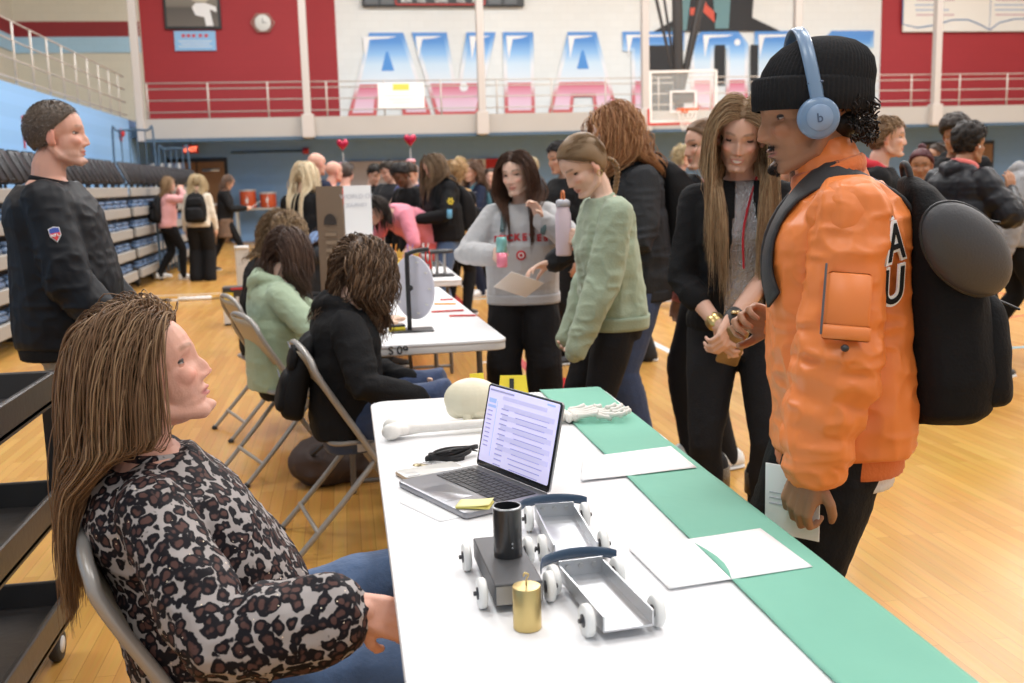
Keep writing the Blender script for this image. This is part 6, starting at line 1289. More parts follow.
# curls at the nape, ear stud
setcaps(S)
g = G(); rs = np.random.RandomState(4)
for i in range(210):
    a = rs.uniform(PI*1.12, PI*1.88); c = V(.079*math.cos(a), -.014+.100*math.sin(a), rs.uniform(-.075, .012)); c = c*V(1+rs.rand()*.22, 1+rs.rand()*.26, 1); u = unit(rs.normal(size=3)); v_ = unit(np.cross(u, rs.normal(size=3))); r0 = rs.uniform(.004, .009)
    g.tube([T(c+(u*math.cos(q)+v_*math.sin(q))*r0+np.cross(u, v_)*q*.0013) for q in np.linspace(0, 7, 10)], .0019, n=4, caps=False, col=np.array((.012, .009, .008))*(1+rs.rand()))
g.ell(T((0, -.07, -.03)), (.060, .035, .04), col=(.01, .008, .007)); g.build('hair', hairmat(), S.root)
G().ell(T((-.088, -.008, -.034)), (.0045, .0045, .0045)).build('ear_stud', mat('stud', (.9, .9, .9), .1, metal=.6), S.root)
# headphones (a separate thing on the head)
b0 = T((0, 0, -.05)); hpn = top_empty(S, 'headphones', 'light blue on-ear headphones worn over the black beanie', 'headphones', b0)
mh = mat('headphone_blue', (.17, .27, .42), .32, coat=.2); mh2 = mat('headphone_dark', (.06, .10, .18), .4); mh3 = mat('headphone_light', (.24, .34, .50), .35)
arc = [T((.102*math.cos(a), -.002+.012*math.sin(a)-.03*math.sin(a)**2*.4, -.01+.180*math.sin(a)**.9 if math.sin(a) > 0 else -.01))-b0 for a in np.linspace(0.0, PI, 33)]
g = G(); g.tube(arc, .0045, n=8, r2=.0145, up=tuple(S.HR[:, 1])); g.build('headband', mh, hpn)
for sg in (-1, 1):
    c = T((sg*.094, .000, -.014))-b0; ax = S.HR@V(sg, .10, 0)
    q = Vector((0, 0, 1)).rotation_difference(Vector(ax)).to_matrix()
    cu = G().lathe([(.002, -.018), (.036, -.018), (.0415, -.010), (.0435, .0), (.042, .010), (.037, .017), (.002, .018)], 36, c, M=np.array(q)).build('ear_cup', mh, hpn)
    G().lathe([(.002, .018), (.026, .018), (.027, .0195), (.026, .021), (.002, .0212)], 32, c, M=np.array(q)).build('cap_disc', mh3, cu)
    G().lathe([(.002, -.034), (.027, -.034), (.031, -.026), (.031, -.016), (.002, -.016)], 32, c, M=np.array(q)).build('ear_pad', mh2, cu)
    yk = G().tube([c+S.HR@V(sg*.004, 0, .02), c+S.HR@V(sg*.004, -.001, .045), c+S.HR@V(sg*.0, -.002, .070)], .006, n=8, r2=.0145, up=tuple(S.HR[:, 1])).build('yoke', mh, hpn)
    G().box((0, 0, 0), (.010, .034, .006), bev=.002, R=S.HR).build('joint_band', mh2, yk).location = tuple(c+S.HR@V(sg*.0, -.002, .072))
    l = txt('b', .026, (0, 0, 0), mh2, cu, ext=.0006, bold=.0004, name='logo_letter'); l.matrix_local = Matrix(((*(S.HR@V(0, -sg, 0)), 0), (0, 0, 0, 0), (0, 0, 0, 0), (0, 0, 0, 1))).transposed() if False else Matrix.Translation(Vector(c+ax*.0212-S.HR@V(0, 0, .009))) @ Matrix(np.stack([S.HR@V(0, -1*(-1 if sg > 0 else 1)*1.0, 0)*1.0, S.HR@V(0, 0, 1), np.cross(S.HR@V(0, -1*(-1 if sg > 0 else 1), 0), S.HR@V(0, 0, 1))], 1).tolist()).to_4x4()
# backpack with padded case
BP = fabric('pack_black', (.012, .012, .014), .75); BPs = backpack(S, 'large black backpack on the back of the man in the orange jacket', BP, (.32, .54, .17), (0, -.165, -.27), tilt=0, vox=.008, sw=.030, m2=mat('web_black', (.02, .02, .022), .6, bump=.2, bscale=300))
wc_ = V(1.215, 1.880, 1.262); c = (rotz(-S.root.rotation_euler[2])@(wc_-np.array(S.root.location))); tt = top_empty(S, 'padded_case', 'dark grey padded oval case strapped to the large black backpack', 'case', c)
ax1 = rotz(-S.root.rotation_euler[2])@unit(V(.75, .12, -.62)); ax2 = unit(np.cross(ax1, rotz(-S.root.rotation_euler[2])@V(.1, 1, 0))); Rc = np.stack([ax1, np.cross(ax2, ax1), ax2], 1)
g = G(); g.ell((0, 0, 0), (.125, .045, .072), 30, 20, R=Rc); g.build('case_shell', mat('case_grey', (.05, .05, .055), .5, bump=.1, bscale=200), tt); g = G(); g.tube([Rc@V(.1255*math.cos(a), 0, .0725*math.sin(a)) for a in np.linspace(0, 2*PI, 40, endpoint=False)], .003, n=6, closed=True); g.build('seam', blk, tt)
# letters across the back of the jacket
for ch, px_, zz in (('I', -.125, -.07), ('A', -.128, -.155), ('U', -.132, -.245)):
    for k, (mt, bo, ex) in enumerate(((fabric('letter_white', (.8, .8, .8)), .006, .002), (F_BLACK, .0005, .004))):
        ds_ = unit(S.F@V(.62, .78, 0)); o_ = S.C+S.F@V(-.10, -.02, zz)*S.s-ds_*.5; hh_ = S.bvh.ray_cast(Vector(o_), Vector(ds_)); p = np.array(hh_[0])-ds_*.008; nl_ = np.array(hh_[1]); l = txt(ch, .105, (0, 0, 0), mt, S.root, ext=ex, bold=bo, name='jacket_letter' if k else 'letter_outline')
        nl_ = unit(nl_-ds_*1.0); z_ = unit(S.F@V(-.10, 0, .99)); yy = unit(z_-nl_*(z_@nl_)); xx = np.cross(yy, nl_); p = p-xx*.04; l.matrix_local = Matrix.Translation(Vector(p)) @ Matrix(np.stack([xx, yy, np.cross(xx, yy)], 1).tolist()).to_4x4()
# paper held behind the left hand
c = S.wr['L']+V(.05, .03, -.02); t = top_empty(S, 'paper_sheet', 'white printed sheet held low in the hand of the man in orange', 'paper', c-V(0, 0, .16)); g = G(); g.box((0, .0, .10), (.003, .12, .15), R=None); g.v[0] = g.v[0]@rotz(-.5).T; g.build('sheet', m_paper, t, smooth=False)
for k in range(3): g = G(); g.box((-.003, .02, .09+.012*k), (.001, .06, .003)); g.v[0] = g.v[0]@rotz(-.5).T; g.build('printed_line', mm, t, smooth=False)
# ---------------------------------------------------------------- 3 woman in the black blazer
X, Y, A, Hh = 1.365, 3.46, 246, 1.67
wl = lambda *p: w2l(X, Y, A, Hh, p)
P = dict(lean=3, hp=16, hy=-8, hr=-6, RH=wl(1.22, 3.27, .92), LH=wl(1.24, 3.22, .94), RE=(.9, -.5, -.3), LE=(-.9, -.5, -.3), RC=.7, LC=.7, RD=(-.3, .5, -.8), LD=(.3, .5, -.75), RN=(-.6, -.4, 0), LN=(.6, -.4, 0), twist=6, RF=(.10, 0, .10), LF=(-.10, .05, .10))
S = person('smiling woman in a black blazer over a silver top with long straight blond hair', X, Y, A, Hh, P, fem=True, w=.98, skin='fair', face=dict(smile=1, teeth=1, browa=.6, brow=(.12, .07, .04), lid=-26, lipc=(.62, .26, .24), nose=.95), vox=.0042)
top(S, S.tab, mat('silver_sequin', (.50, .50, .52), .25, metal=.85, bump=.9, bscale=140), S.root, .007, name='silver_top', inf=.006, hem=-.02, drape=0, sleeve=0, wr=.002)
top(S, S.tab, F_BLACK, S.root, .007, name='blazer', inf=.022, hem=-.06, drape=.95, sleeve=.72, sr=(.016, .016, .014), wr=.007, seed=4, cut=lambda L: (np.abs(L[:, 0]+.012) < .028+np.clip(-.05-L[:, 2], 0, 1)*.10) & (L[:, 1] > .035) & (L[:, 2] < .03), bust=1.05)
pants(S, S.tab, F_BLACK2, S.root, .009, inf=.006, wide=(.006, .004, .006), wr=.004)
shoes(S, mat('boot_black', (.02, .018, .02), .9, bump=.5, bscale=90), SO_B, boot=.28, name='boot')
for q in 'RL':
    a_ = S.an[q]; g = G(); g.tube([a_+V(0, 0, .20), a_+V(0, 0, .275)], .0735*S.s, n=24, caps='flat'); g.build('sequin_strap', mat('sequin_dark', (.20, .17, .13), .3, metal=.8, bump=1, bscale=160), S.root)
do_hair(S, 'long', (.26, .16, .085), S.root, q=1.25, len=.50, vol=.016, hi=((.55, .40, .24), .45), part=-.004, curl=.002, cf=14, back=.30, r=.0040, cl=.03, lj=.12, face=.071)
tW = band(S, 'L', .86, .97, .033, mat('watch_band', (.03, .03, .03), .5), 'watch_strap', rib=False); wp = S.el['L']*.09+S.wr['L']*.91; G().box(wp+unit(V(-.2, .6, .6))*.032, (.030, .034, .012), bev=.004).build('watch_face', mat('watch_gold', (.6, .45, .25), .25, metal=.8), S.root)
rib_band(S, [S.el['R']*.12+S.wr['R']*.88, S.el['R']*.08+S.wr['R']*.92], .030*S.s, mat('bracelet_gold', (.6, .45, .2), .3, metal=.9), S.root, 'bracelet', n=20, k=6)
t = top_empty(S, 'phone', 'phone in a gold patterned case held by the blazer woman', 'phone', S.palmR+V(0, .02, -.06)); g = G(); rslab(g, .075, .15, .01, 0, .01, .002); g.v[0] = g.v[0]@(rotx(1.1)@rotz(.3)).T+V(0, 0, .06); g.build('case', mat('phone_gold', (.30, .20, .10), .35, metal=.5), t)
c = S.C+S.F@V(-.01, .11, -.03)*S.s; G().tube(smoothpath([S.C+S.F@V(-.06, .02, .02)*S.s, c+V(0, .02, -.12), c+V(.0, .03, -.26)], 6), .003, n=6, r2=.008).build('lanyard', F_RED, S.root)
# ---------------------------------------------------------------- 4 girl in the sage sweatshirt
X, Y, A, Hh = 1.085, 4.17, 184, 1.60
wl = lambda *p: w2l(X, Y, A, Hh, p)
P = dict(lean=6, hp=30, hy=12, hscale=1.03, LH=wl(.91, 3.98, .80), RH=wl(.95, 4.34, .80), LE=(-.3, -1, .1), RE=(.3, -1, 0), LC=.7, RC=.5, LF=(-.10, 0, .09), RF=(.12, .1, .09), LD=(0, .4, -1))
S = person('girl in a sage green sweatshirt looking down, light brown hair in a low braid', X, Y, A, Hh, P, fem=True, w=.95, skin='pale', face=dict(browa=.7, brow=(.16, .09, .05), lid=-5), vox=.0045)
top(S, S.tab, F_SAGE, S.root, .007, inf=.024, hem=-.06, drape=1.08, sleeve=1.0, sr=(.028, .036, .030), wr=.012, seed=12, bust=.9, over=.07)
ringband(S, -.15, -.03, .030, F_SAGE, 'hem_band', drape=1.08); cuffs(S, F_SAGE, .040, t=(1.20, 1.36)); neckband(S, .064, F_SAGE)
pants(S, S.tab, F_BLACK2, S.root, .009, wide=(.006, .006, .008)); shoes(S, SH_B)
do_hair(S, 'tied', (.22, .14, .075), S.root, q=1.4, hi=((.45, .32, .2), .3), braid=1, tz=-.04, path=[(0, -.085, -.02), (0, -.125, -.055), (.01, -.135, -.10), (.03, -.115, -.15), (.05, -.09, -.19)])
G().tube([S.HO+S.HR@V(-.084, -.010+.012*math.cos(a), -.045+.012*math.sin(a))*S.hs for a in np.linspace(0, 2*PI, 16, endpoint=False)], .0018, n=6, closed=True).build('earring', mat('bracelet_gold', (.6, .45, .2), .3, metal=.9), S.root)
# ---------------------------------------------------------------- 5 tall redhead
X, Y, A, Hh = 1.36, 4.80, 186, 1.75
wl = lambda *p: w2l(X, Y, A, Hh, p)
P = dict(lean=4, hp=12, hy=-4, LH=wl(1.075, 4.60, 1.15), RH=wl(1.00, 5.0, 1.02), LE=(-.6, -.6, -.8), RE=(.6, -.6, -.8), LC=.75, RC=.3, LD=(.6, .7, .2), LN=(1, -.3, 0), RD=(0, 1, -.2), RN=(-.3, 0, -1), LF=(-.10, 0, .09), RF=(.12, .08, .09))
S = person('tall girl with curly red hair in a charcoal sweatshirt and blue jeans holding a bottle', X, Y, A, Hh, P, fem=True, w=1.05, skin='pale', face=dict(browa=.4, brow=(.3, .14, .06)), vox=.005)
top(S, S.tab, F_GREYD, S.root, .008, inf=.032, hem=-.14, drape=1.1, sleeve=.96, sr=(.028, .032, .026), wr=.012, seed=22); ringband(S, -.22, -.12, .030, F_GREYD, 'hem_band', drape=1.08); cuffs(S, F_GREYD, .040); neckband(S, .066, F_GREYD)
pants(S, S.tab, F_JEAN, S.root, .009, wide=(.016, .026, .040)); shoes(S, SH_W)
do_hair(S, 'long', (.30, .135, .06), S.root, q=1.1, len=.36, curl=.009, cf=42, vol=.022, hi=((.52, .29, .14), .35), back=.8, r=.0042)
setcaps(S); g = locks(S, 420, .20, (.34, .16, .07), .0026, seed=8, curl=.009, cfreq=60, vol=.022, n=4, step=.013, region=lambda p: p[2] > .06 and p[1] < .0, back=1.0, grav=.2, hi=((.55, .30, .14), .4)); g.build('ponytail', hairmat(), S.root)
backpack(S, 'black backpack of the tall redhead hanging behind her', BP, (.32, .50, .20), (0, -.155, -.23), out=.042, sw=.026)
b0 = S.palmL+V(-.0, .035, -.09); t = top_empty(S, 'water_bottle', 'pale lilac water bottle with an orange loop held by the redhead', 'bottle', b0); G().lathe([(.002, 0), (.034, 0), (.037, .01), (.037, .19), (.030, .205), (.030, .225), (.002, .225)], 28).build('bottle_body', mat('bottle_lilac', (.62, .50, .55), .35), t); G().lathe([(.002, .225), (.033, .225), (.033, .25), (.02, .258), (.002, .258)], 24).build('cap', mat('bottle_grey', (.45, .45, .5), .4), t); G().tube(smoothpath([(-.02, 0, .25), (-.015, 0, .29), (.015, 0, .29), (.02, 0, .25)], 5), .005, n=8).build('carry_loop', mat('loop_orange', (.65, .2, .07), .4), t)
b0 = S.palmR+V(0, .10, -.06); t = top_empty(S, 'paper_sheet', 'white sheet of paper held by the redhead in front of the grey sweatshirt', 'paper', b0); g = G(); g.box((0, .0, .0), (.15, .20, .002), bev=0); g.v[0] = g.v[0]@(rotz(.3)@rotx(.35)@roty(.6)).T; g.build('sheet', m_paper, t, smooth=False)
# ---------------------------------------------------------------- 6 girl in the grey lettered sweatshirt
X, Y, A, Hh = .93, 5.45, 258, 1.55
wl = lambda *p: w2l(X, Y, A, Hh, p)
P = dict(lean=2, hp=4, hy=-22, hr=5, RH=wl(.74, 5.22, 1.05), LH=wl(.99, 5.22, 1.22), RE=(.9, -.3, -.5), LE=(-.9, -.3, -.6), RC=.75, LC=.4, RD=(-.3, .8, .2), RN=(-.9, .2, 0), LD=(.3, .2, .9), LN=(.5, .5, 0), RF=(.12, 0, .09), LF=(-.12, .03, .09))
S = person('girl in a grey sweatshirt with red lettering and long dark brown hair holding a can', X, Y, A, Hh, P, fem=True, w=1.02, skin='pale', face=dict(smile=1, browa=.7, brow=(.06, .035, .025), iris=(.08, .04, .02)), vox=.0048)
top(S, S.tab, F_GREY, S.root, .0075, inf=.036, hem=-.08, drape=1.2, sleeve=.97, sr=(.030, .036, .032), wr=.010, seed=31); ringband(S, -.16, -.05, .041, F_GREY, 'hem_band', drape=1.19); cuffs(S, F_GREY, .042); neckband(S, .062, F_GREY)
pants(S, S.tab, F_BLACK2, S.root, .009, wide=(.020, .045, .060), wr=.007); shoes(S, SH_W)
do_hair(S, 'long', (.065, .030, .018), S.root, q=1.0, len=.36, vol=.012, hi=((.16, .08, .045), .25), part=.0, back=.45, r=.0042, cl=.036, face=.078)
mtx = mat('letter_red', (.50, .03, .04), .7); w0 = 'BUCKEYES'
def snap(S, o_, d_, lift=.003):
    h = S.bvh.ray_cast(Vector(o_), Vector(unit(d_))); return (np.array(h[0])-unit(d_)*lift, np.array(h[1])) if h[0] is not None else (np.array(o_)+unit(d_)*.3, -unit(d_))
for i, ch in enumerate(w0):
    u = (i-3.5)/3.5; a = u*.50; ds_ = S.F@V(math.sin(a)*.9, -math.cos(a), 0); c_ = S.C+S.F@V(-.118*u, 0, -.195+.014*(1-u*u))*S.s; p, n_ = snap(S, c_+S.F@V(-.15*math.sin(a), .4, 0), S.F@V(.15*math.sin(a), -.4, 0), .006); nz = unit(n_*.6-ds_*.8); yy = unit(S.F[:, 2]-nz*(S.F[:, 2]@nz)); xx = np.cross(yy, nz)
    l = txt(ch, .050, (0, 0, 0), mtx, S.root, ext=.004, bold=.002, name='shirt_letter'); l.matrix_local = Matrix.Translation(Vector(p-yy*.018)) @ Matrix(np.stack([xx, yy, nz], 1).tolist()).to_4x4()
G().lathe([(.001, 0), (.026, 0), (.026, .006), (.001, .006)], 20, snap(S, S.C+S.F@V(0, .4, -.285)*S.s, S.F@V(0, -1, 0), .001)[0], M=S.F@rotx(-PI/2)).build('round_emblem', mtx, S.root); l = txt('O', .04, (0, 0, 0), F_WHITE, S.root, ext=.002, bold=.001, name='emblem_letter'); l.matrix_local = Matrix.Translation(Vector(snap(S, S.C+S.F@V(0, .4, -.285)*S.s, S.F@V(0, -1, 0), .008)[0]-S.F[:, 2]*.013)) @ Matrix(np.stack([S.F@V(-1, 0, 0), S.F[:, 2], S.F@V(0, 1, 0)], 1).tolist()).to_4x4()
b0 = S.palmR+V(0, .02, -.07); t = top_empty(S, 'drink_can', 'slim pink and teal drink can held by the girl in grey', 'can', b0); G().lathe([(.002, 0), (.022, 0), (.028, .008), (.028, .075)], 24).build('lower_half', mat('can_pink', (.75, .22, .30), .3, metal=.3), t); G().lathe([(.028, .075), (.028, .145), (.022, .155), (.002, .155)], 24).build('upper_half', mat('can_teal', (.22, .50, .48), .3, metal=.3), t); G().lathe([(.022, .155), (.024, .158), (.002, .160)], 24).build('can_rim', mat('can_red', (.6, .06, .06), .3), t)
for q in 'RL': strap_on(S, q, V(0, 0, 0), .016*S.s, .004, mat('strap_teal', (.10, .16, .17), .7), S.root, name='bag_strap', amax=.68)
# ---------------------------------------------------------------- 7 man in the black pullover, left
X, Y, A, Hh = -1.03, 3.98, 12, 1.735
wl = lambda *p: w2l(X, Y, A, Hh, p)
P = dict(lean=-2, hp=-2, hy=-8, RH=wl(-.78, 3.72, .92), RE=(.4, -1, -.3), LH=wl(-.80, 4.1, .92), LE=(-.4, -1, -.3), RC=.6, LC=.6, RD=(-.3, 1, -.1), RN=(-.5, 0, -1), RF=(.13, 0, .09), LF=(-.13, .05, .09))
S = person('man with short greying hair in a black pullover and khaki trousers at the left', X, Y, A, Hh, P, fem=False, w=1.14, skin='rosy', face=dict(nose=1.1, smile=1, browa=.5, brow=(.15, .10, .07), beard=(.18, (.35, .30, .27), .22)), vox=.0048)
top(S, S.tab, fabric('nylon_black', (.014, .016, .022), .55, bump=.06), S.root, .007, name='pullover', inf=.030, hem=-.14, drape=1.02, sleeve=.97, sr=(.028, .034, .026), wr=.012, seed=41, belly=.03); ringband(S, -.22, -.12, .028, F_BLACK, 'hem_band', drape=1.0); cuffs(S, F_BLACK, .040); neckband(S, .072, F_BLACK, up=.01)
pants(S, S.tab, F_KHAKI, S.root, .010, wide=(.018, .028, .03), wr=.008); shoes(S, SH_B)
do_hair(S, 'buzz', (.10, .075, .058), S.root); setcaps(S); g = locks(S, 2600, .010, (.10, .072, .055), .0011, seed=3, vol=.004, n=4, step=.005, low=-.05, grav=.05, d0=shortd, lenj=.3, snap=.6, hi=((.30, .27, .24), .3)); g.build('hair_top', hairmat(), S.root)
pc, dd, nn_ = at(S, 'R', .26, 0, .08); sgn = 0 if nn_[0] > 0 else PI; pc, dd, nn_ = at(S, 'R', .24, sgn, .0835); uu = np.cross(dd, nn_); R = np.stack([uu, nn_, -dd], 1)
sh_poly = [(-.018, .022), (0, .027), (.018, .022), (.018, -.005), (0, -.028), (-.018, -.005)]
for nm, k, mt, o_ in (('shield_patch', 1, F_WHITE, 0), ('shield_blue', .86, mat('patch_blue', (.03, .07, .35), .6), .0025), ):
    g = G(); g.prism([(x*k, z*k) for x, z in sh_poly], -.003+o_, .004+o_); g.v[0] = g.v[0]@R.T+pc; g.build(nm, mt, S.root, smooth=False)
g = G(); g.prism([(-.0155, .004), (.0155, .004), (.0155, -.004), (0, -.024), (-.0155, -.004)], .003, .0075); g.v[0] = g.v[0]@R.T+pc; g.build('shield_lower', mat('patch_red', (.55, .04, .06), .6), S.root, smooth=False)
for i, ch in enumerate('NFL'): l = txt(ch, .013, (0, 0, 0), F_WHITE, S.root, ext=.0012, bold=.0005, name='patch_letter'); l.matrix_local = Matrix.Translation(Vector(pc+R@V((1-i)*.009*(1 if uu[1] > 0 else -1)*-1, .008, -.009))) @ Matrix(np.stack([uu*(1 if uu[0]*0+np.cross(uu, -dd)@nn_ > 0 else -1), -dd, nn_], 1).tolist()).to_4x4()
# ---------------------------------------------------------------- 8-10 seated students
X, Y, A, Hh = -.03, 4.12, 6, 1.56
wl = lambda *p: w2l(X, Y, A, Hh, p)
seat = dict(pz=.53, py=.0)
P = dict(pz=.53, lean=3, slump=10, hp=6, hy=45, RH=wl(.26, 3.86, .60), LH=wl(.24, 4.15, .62), RE=(.7, -.2, -.8), LE=(-.7, -.3, -.6), RF=wl(.42, 3.85, .25), LF=wl(.42, 4.12, .25), RK=(.1, .3, 1), LK=(0, .3, 1))
S = person('seated student in a black hoodie and jeans with wavy shoulder-length brown hair', X, Y, A, Hh, P, fem=False, w=.98, skin='pale', vox=.006, face={})
top(S, S.tab, F_BLACK, S.root, .008, name='hoodie', inf=.034, hem=-.10, drape=1.05, sleeve=.96, sr=(.030, .034, .026), wr=.011, hood=1, seed=51); cuffs(S, F_BLACK, .040)
pants(S, S.tab, F_JEAN, S.root, .010, name='jeans', wide=(.014, .022, .03)); shoes(S, SH_B)
do_hair(S, 'curly', (.085, .050, .030), S.root, q=1.2, len=.21, curl=.011, cf=52, vol=.024, hi=((.24, .15, .09), .3), back=.2, r=.0042)
backpack(S, 'black backpack against the back of the seated student in the black hoodie', BP, (.28, .38, .10), (0, -.15, -.32), straps='', m2=fabric('strap_slate', (.10, .11, .15)))
X, Y, A, Hh = -.36, 5.24, 16, 1.58
wl = lambda *p: w2l(X, Y, A, Hh, p)
P = dict(pz=.53, lean=0, slump=12, hp=6, hy=50, RH=wl(.05, 5.02, .76), LH=wl(.05, 5.35, .76), RE=(.7, -.3, -.6), LE=(-.7, -.3, -.6), RF=wl(.2, 5.1, .10), LF=wl(.2, 5.4, .10), RK=(0, .3, 1), LK=(0, .3, 1))
S = person('seated student in a light green hoodie with straight dark brown hair', X, Y, A, Hh, P, fem=True, w=1.0, skin='pale', vox=.007)
top(S, S.tab, F_MINT, S.root, .008, name='hoodie', inf=.036, hem=-.12, drape=1.15, sleeve=.96, sr=(.030, .036, .030), wr=.010, hood=1, seed=52); pants(S, S.tab, F_BLACK, S.root, .011); shoes(S, SH_W)
do_hair(S, 'long', (.060, .032, .022), S.root, q=.9, len=.22, vol=.014, hi=((.15, .09, .06), .2), back=.4, r=.0046)
X, Y, A, Hh = -.49, 6.15, 16, 1.66
P = dict(pz=.53, lean=6, slump=12, hp=5, hy=40, RH=(.15, .42, .76), LH=(-.15, .42, .76), RE=(.7, -.3, -.6), LE=(-.7, -.3, -.6), RF=(.12, .48, .1), LF=(-.12, .48, .1), RK=(0, .3, 1), LK=(0, .3, 1))
S = person('seated student in black with frizzy light brown curls', X, Y, A, Hh, P, fem=True, skin='tan', vox=.010)
top(S, S.tab, F_BLACK, S.root, .010, inf=.026, hem=-.1, drape=1.1, wr=.009); pants(S, S.tab, F_BLACK, S.root, .012); shoes(S, SH_B)
do_hair(S, 'curly', (.16, .10, .055), S.root, q=1.1, len=.16, curl=.008, cf=110, vol=.036, hi=((.42, .29, .16), .4), r=.0030)
# ---------------------------------------------------------------- crowd farther back
stand = dict(RH=(.25, .08, .80), LH=(-.25, .08, .80))
def walker(k, **e): d = dict(RF=(.09, .28*k, .10+.03*(k < 0)), LF=(-.09, -.28*k, .10+.03*(k > 0)), RH=(.26, -.10*k, .84), LH=(-.26, .14*k, .84)); d.update(e); return d
def person2(label, x, y, deg, h, pose, fem, skin, hair, topc, legc, shoec=None, vox=.011, w=1.0, face=None, tk=None, pk=None, hk=None, q=.25, sole=None):
    S = person(label, x, y, deg, h, pose, fem=fem, w=w, skin=skin, face=face or {}, vox=vox); k = dict(inf=.026, hem=-.10, drape=1.08, wr=.010, sr=(.024, .026, .020)); k.update(tk or {}); top(S, S.tab, topc, S.root, max(.010, vox), seed=int(abs(x*7+y*3)) % 50, **k)
    k = dict(wide=(.012, .016, .018)); k.update(pk or {}); pants(S, S.tab, legc, S.root, max(.012, vox), **k); shoes(S, shoec or SH_B, sole)
    if hair: kk = dict(q=q); kk.update(hk or {}); do_hair(S, hair[0], hair[1], S.root, **kk)
    return S
hold = dict(RH=(.12, .30, 1.12), LH=(-.12, .30, 1.10), RE=(.9, -.4, -.6), LE=(-.9, -.4, -.6), RC=.6, LC=.6)
# left background
S = person2('student in a pink jacket raising a phone, black backpack, by the bleachers', -2.78, 17.15, 25, 1.62, walker(.6, RH=(.10, .22, 1.50), LH=(-.05, .25, 1.50), RE=(.8, .2, -.7), LE=(-.8, .2, -.7), hy=-10), True, 'fair', ('long', (.30, .19, .10)), F_PINK, F_BLACK, SH_W, vox=.014, hk=dict(len=.25, curl=.012, cf=40)); backpack(S, 'black backpack of the student in the pink jacket', BP, vox=.014)
S = person2('student in a cream jacket and wide black trousers seen from behind', -2.25, 16.8, 85, 1.64, dict(stand), True, 'fair', ('long', (.50, .38, .22)), F_CREAM, F_BLACK, mat('shoe_tan', (.35, .22, .15), .6), vox=.014, pk=dict(wide=(.03, .05, .07)), hk=dict(len=.34)); backpack(S, 'black backpack on the back of the cream jacket student', BP, (.34, .48, .18), vox=.014)
S = person2('woman in a black blazer and plaid skirt walking with papers', -2.0, 18.2, 5, 1.66, walker(1.2, RH=(.12, .34, 1.12), LH=(-.1, .34, 1.12), hp=25), True, 'fair', ('long', (.16, .10, .07)), F_BLACK, F_BLACK, SH_B, vox=.014, hk=dict(len=.20), pk=dict(wide=(.006, .006, .008)))
g = G(); g.rings(tor_rings(S, S.tab, .03, n=24, t0=-.62, t1=.05, drape=0)); v, nr, f = remesh(g, .014, 2); meshobj('plaid_skirt', v, f, mat('plaid_brown', (.17, .11, .075), .8, var=.6, vscale=26), S.root)
t = top_empty(S, 'paper_sheet', 'white papers in the hands of the woman in the plaid skirt', 'paper', S.palmR+V(-.1, .02, -.02)); g = G(); g.box((0, .08, .0), (.22, .28, .004)); g.v[0] = g.v[0]@rotx(.6).T; g.build('sheet', m_paper, t, smooth=False)
person2('woman with very long platinum blond hair in black seen from behind', -.36, 9.4, 62, 1.62, dict(stand), True, 'fair', ('long', (.62, .50, .33)), F_BLACK, F_BLACK, vox=.011, q=.6, hk=dict(len=.50, back=.5, hi=((.8, .7, .5), .3), r=.005))
person2('bald man standing behind the platinum blond woman, farther left', -.30, 10.9, 40, 1.76, dict(stand), False, 'rosy', None, F_NAVY, F_KHAKI, vox=.012)
person2('bald man in a red shirt standing behind the display board', -.14, 11.6, 30, 1.68, dict(stand), False, 'rosy', None, F_RED, F_KHAKI, vox=.012)
person2('man in a navy shirt with dark grey hair behind the display board', .02, 12.3, 60, 1.68, dict(stand), False, 'rosy', ('short', (.10, .08, .07)), F_NAVY, F_KHAKI, vox=.012)
P = dict(pz=.53, lean=8, slump=10, hp=10, RH=(.15, .42, .80), LH=(-.15, .42, .80), RF=(.12, .48, .1), LF=(-.12, .48, .1), RK=(0, .3, 1), LK=(0, .3, 1))
person2('seated person with short brown hair beside the display board', -.22, 8.80, 30, 1.70, P, False, 'fair', ('short', (.12, .075, .05)), F_LBLUE, F_BLACK, vox=.010, q=.5)
P = dict(P, RH=(.30, .50, .92), LH=(-.1, .45, .80), hp=20, RC=.7)
person2('seated person in a grey top holding a tablet behind the display board', -.20, 7.95, 350, 1.62, P, True, 'fair', ('long', (.07, .04, .03)), F_GREYD, F_BLACK, vox=.010, q=.3)
# group around the craft table
person2('dark-haired boy in a black shirt, leftmost behind the pink shirt student', .36, 13.4, 300, 1.68, dict(hold, hp=25), False, 'fair', ('short', (.02, .015, .012)), F_BLACK, F_BLACK, hk=dict(len=.05))
person2('boy in a dark grey shirt looking left behind the bending student', .60, 12.6, 230, 1.70, dict(hold, hp=20, hy=-20), False, 'fair', ('short', (.04, .03, .022)), F_GREYD, F_BLACK, hk=dict(len=.05))
person2('boy in an indigo sleeveless top looking down behind the bending student', .80, 12.0, 240, 1.68, dict(hold, hp=40), False, 'fair', ('short', (.045, .03, .02)), fabric('cloth_indigo', (.03, .04, .16)), F_BLACK, tk=dict(sleeve=0), hk=dict(len=.06))
S = person2('girl with dark skin and short black hair leaning forward in black', .72, 10.7, 215, 1.66, dict(hold, hp=30, lean=12), True, 'dark', ('short', (.015, .012, .012)), F_BLACK, F_BLACK, hk=dict(len=.04)); 
S = person2('student in a bright pink shirt bending low over the black cloth', .66, 9.75, 215, 1.72, dict(lean=74, hp=-10, pz=.88, py=-.1, LH=(-.20, .42, .70), RH=(.18, .45, .72), LE=(-.4, .2, -1), RE=(.4, .2, -1)), True, 'fair', ('long', (.03, .02, .015)), F_HOT, F_CORAL, tk=dict(sleeve=.45), hk=dict(len=.22))
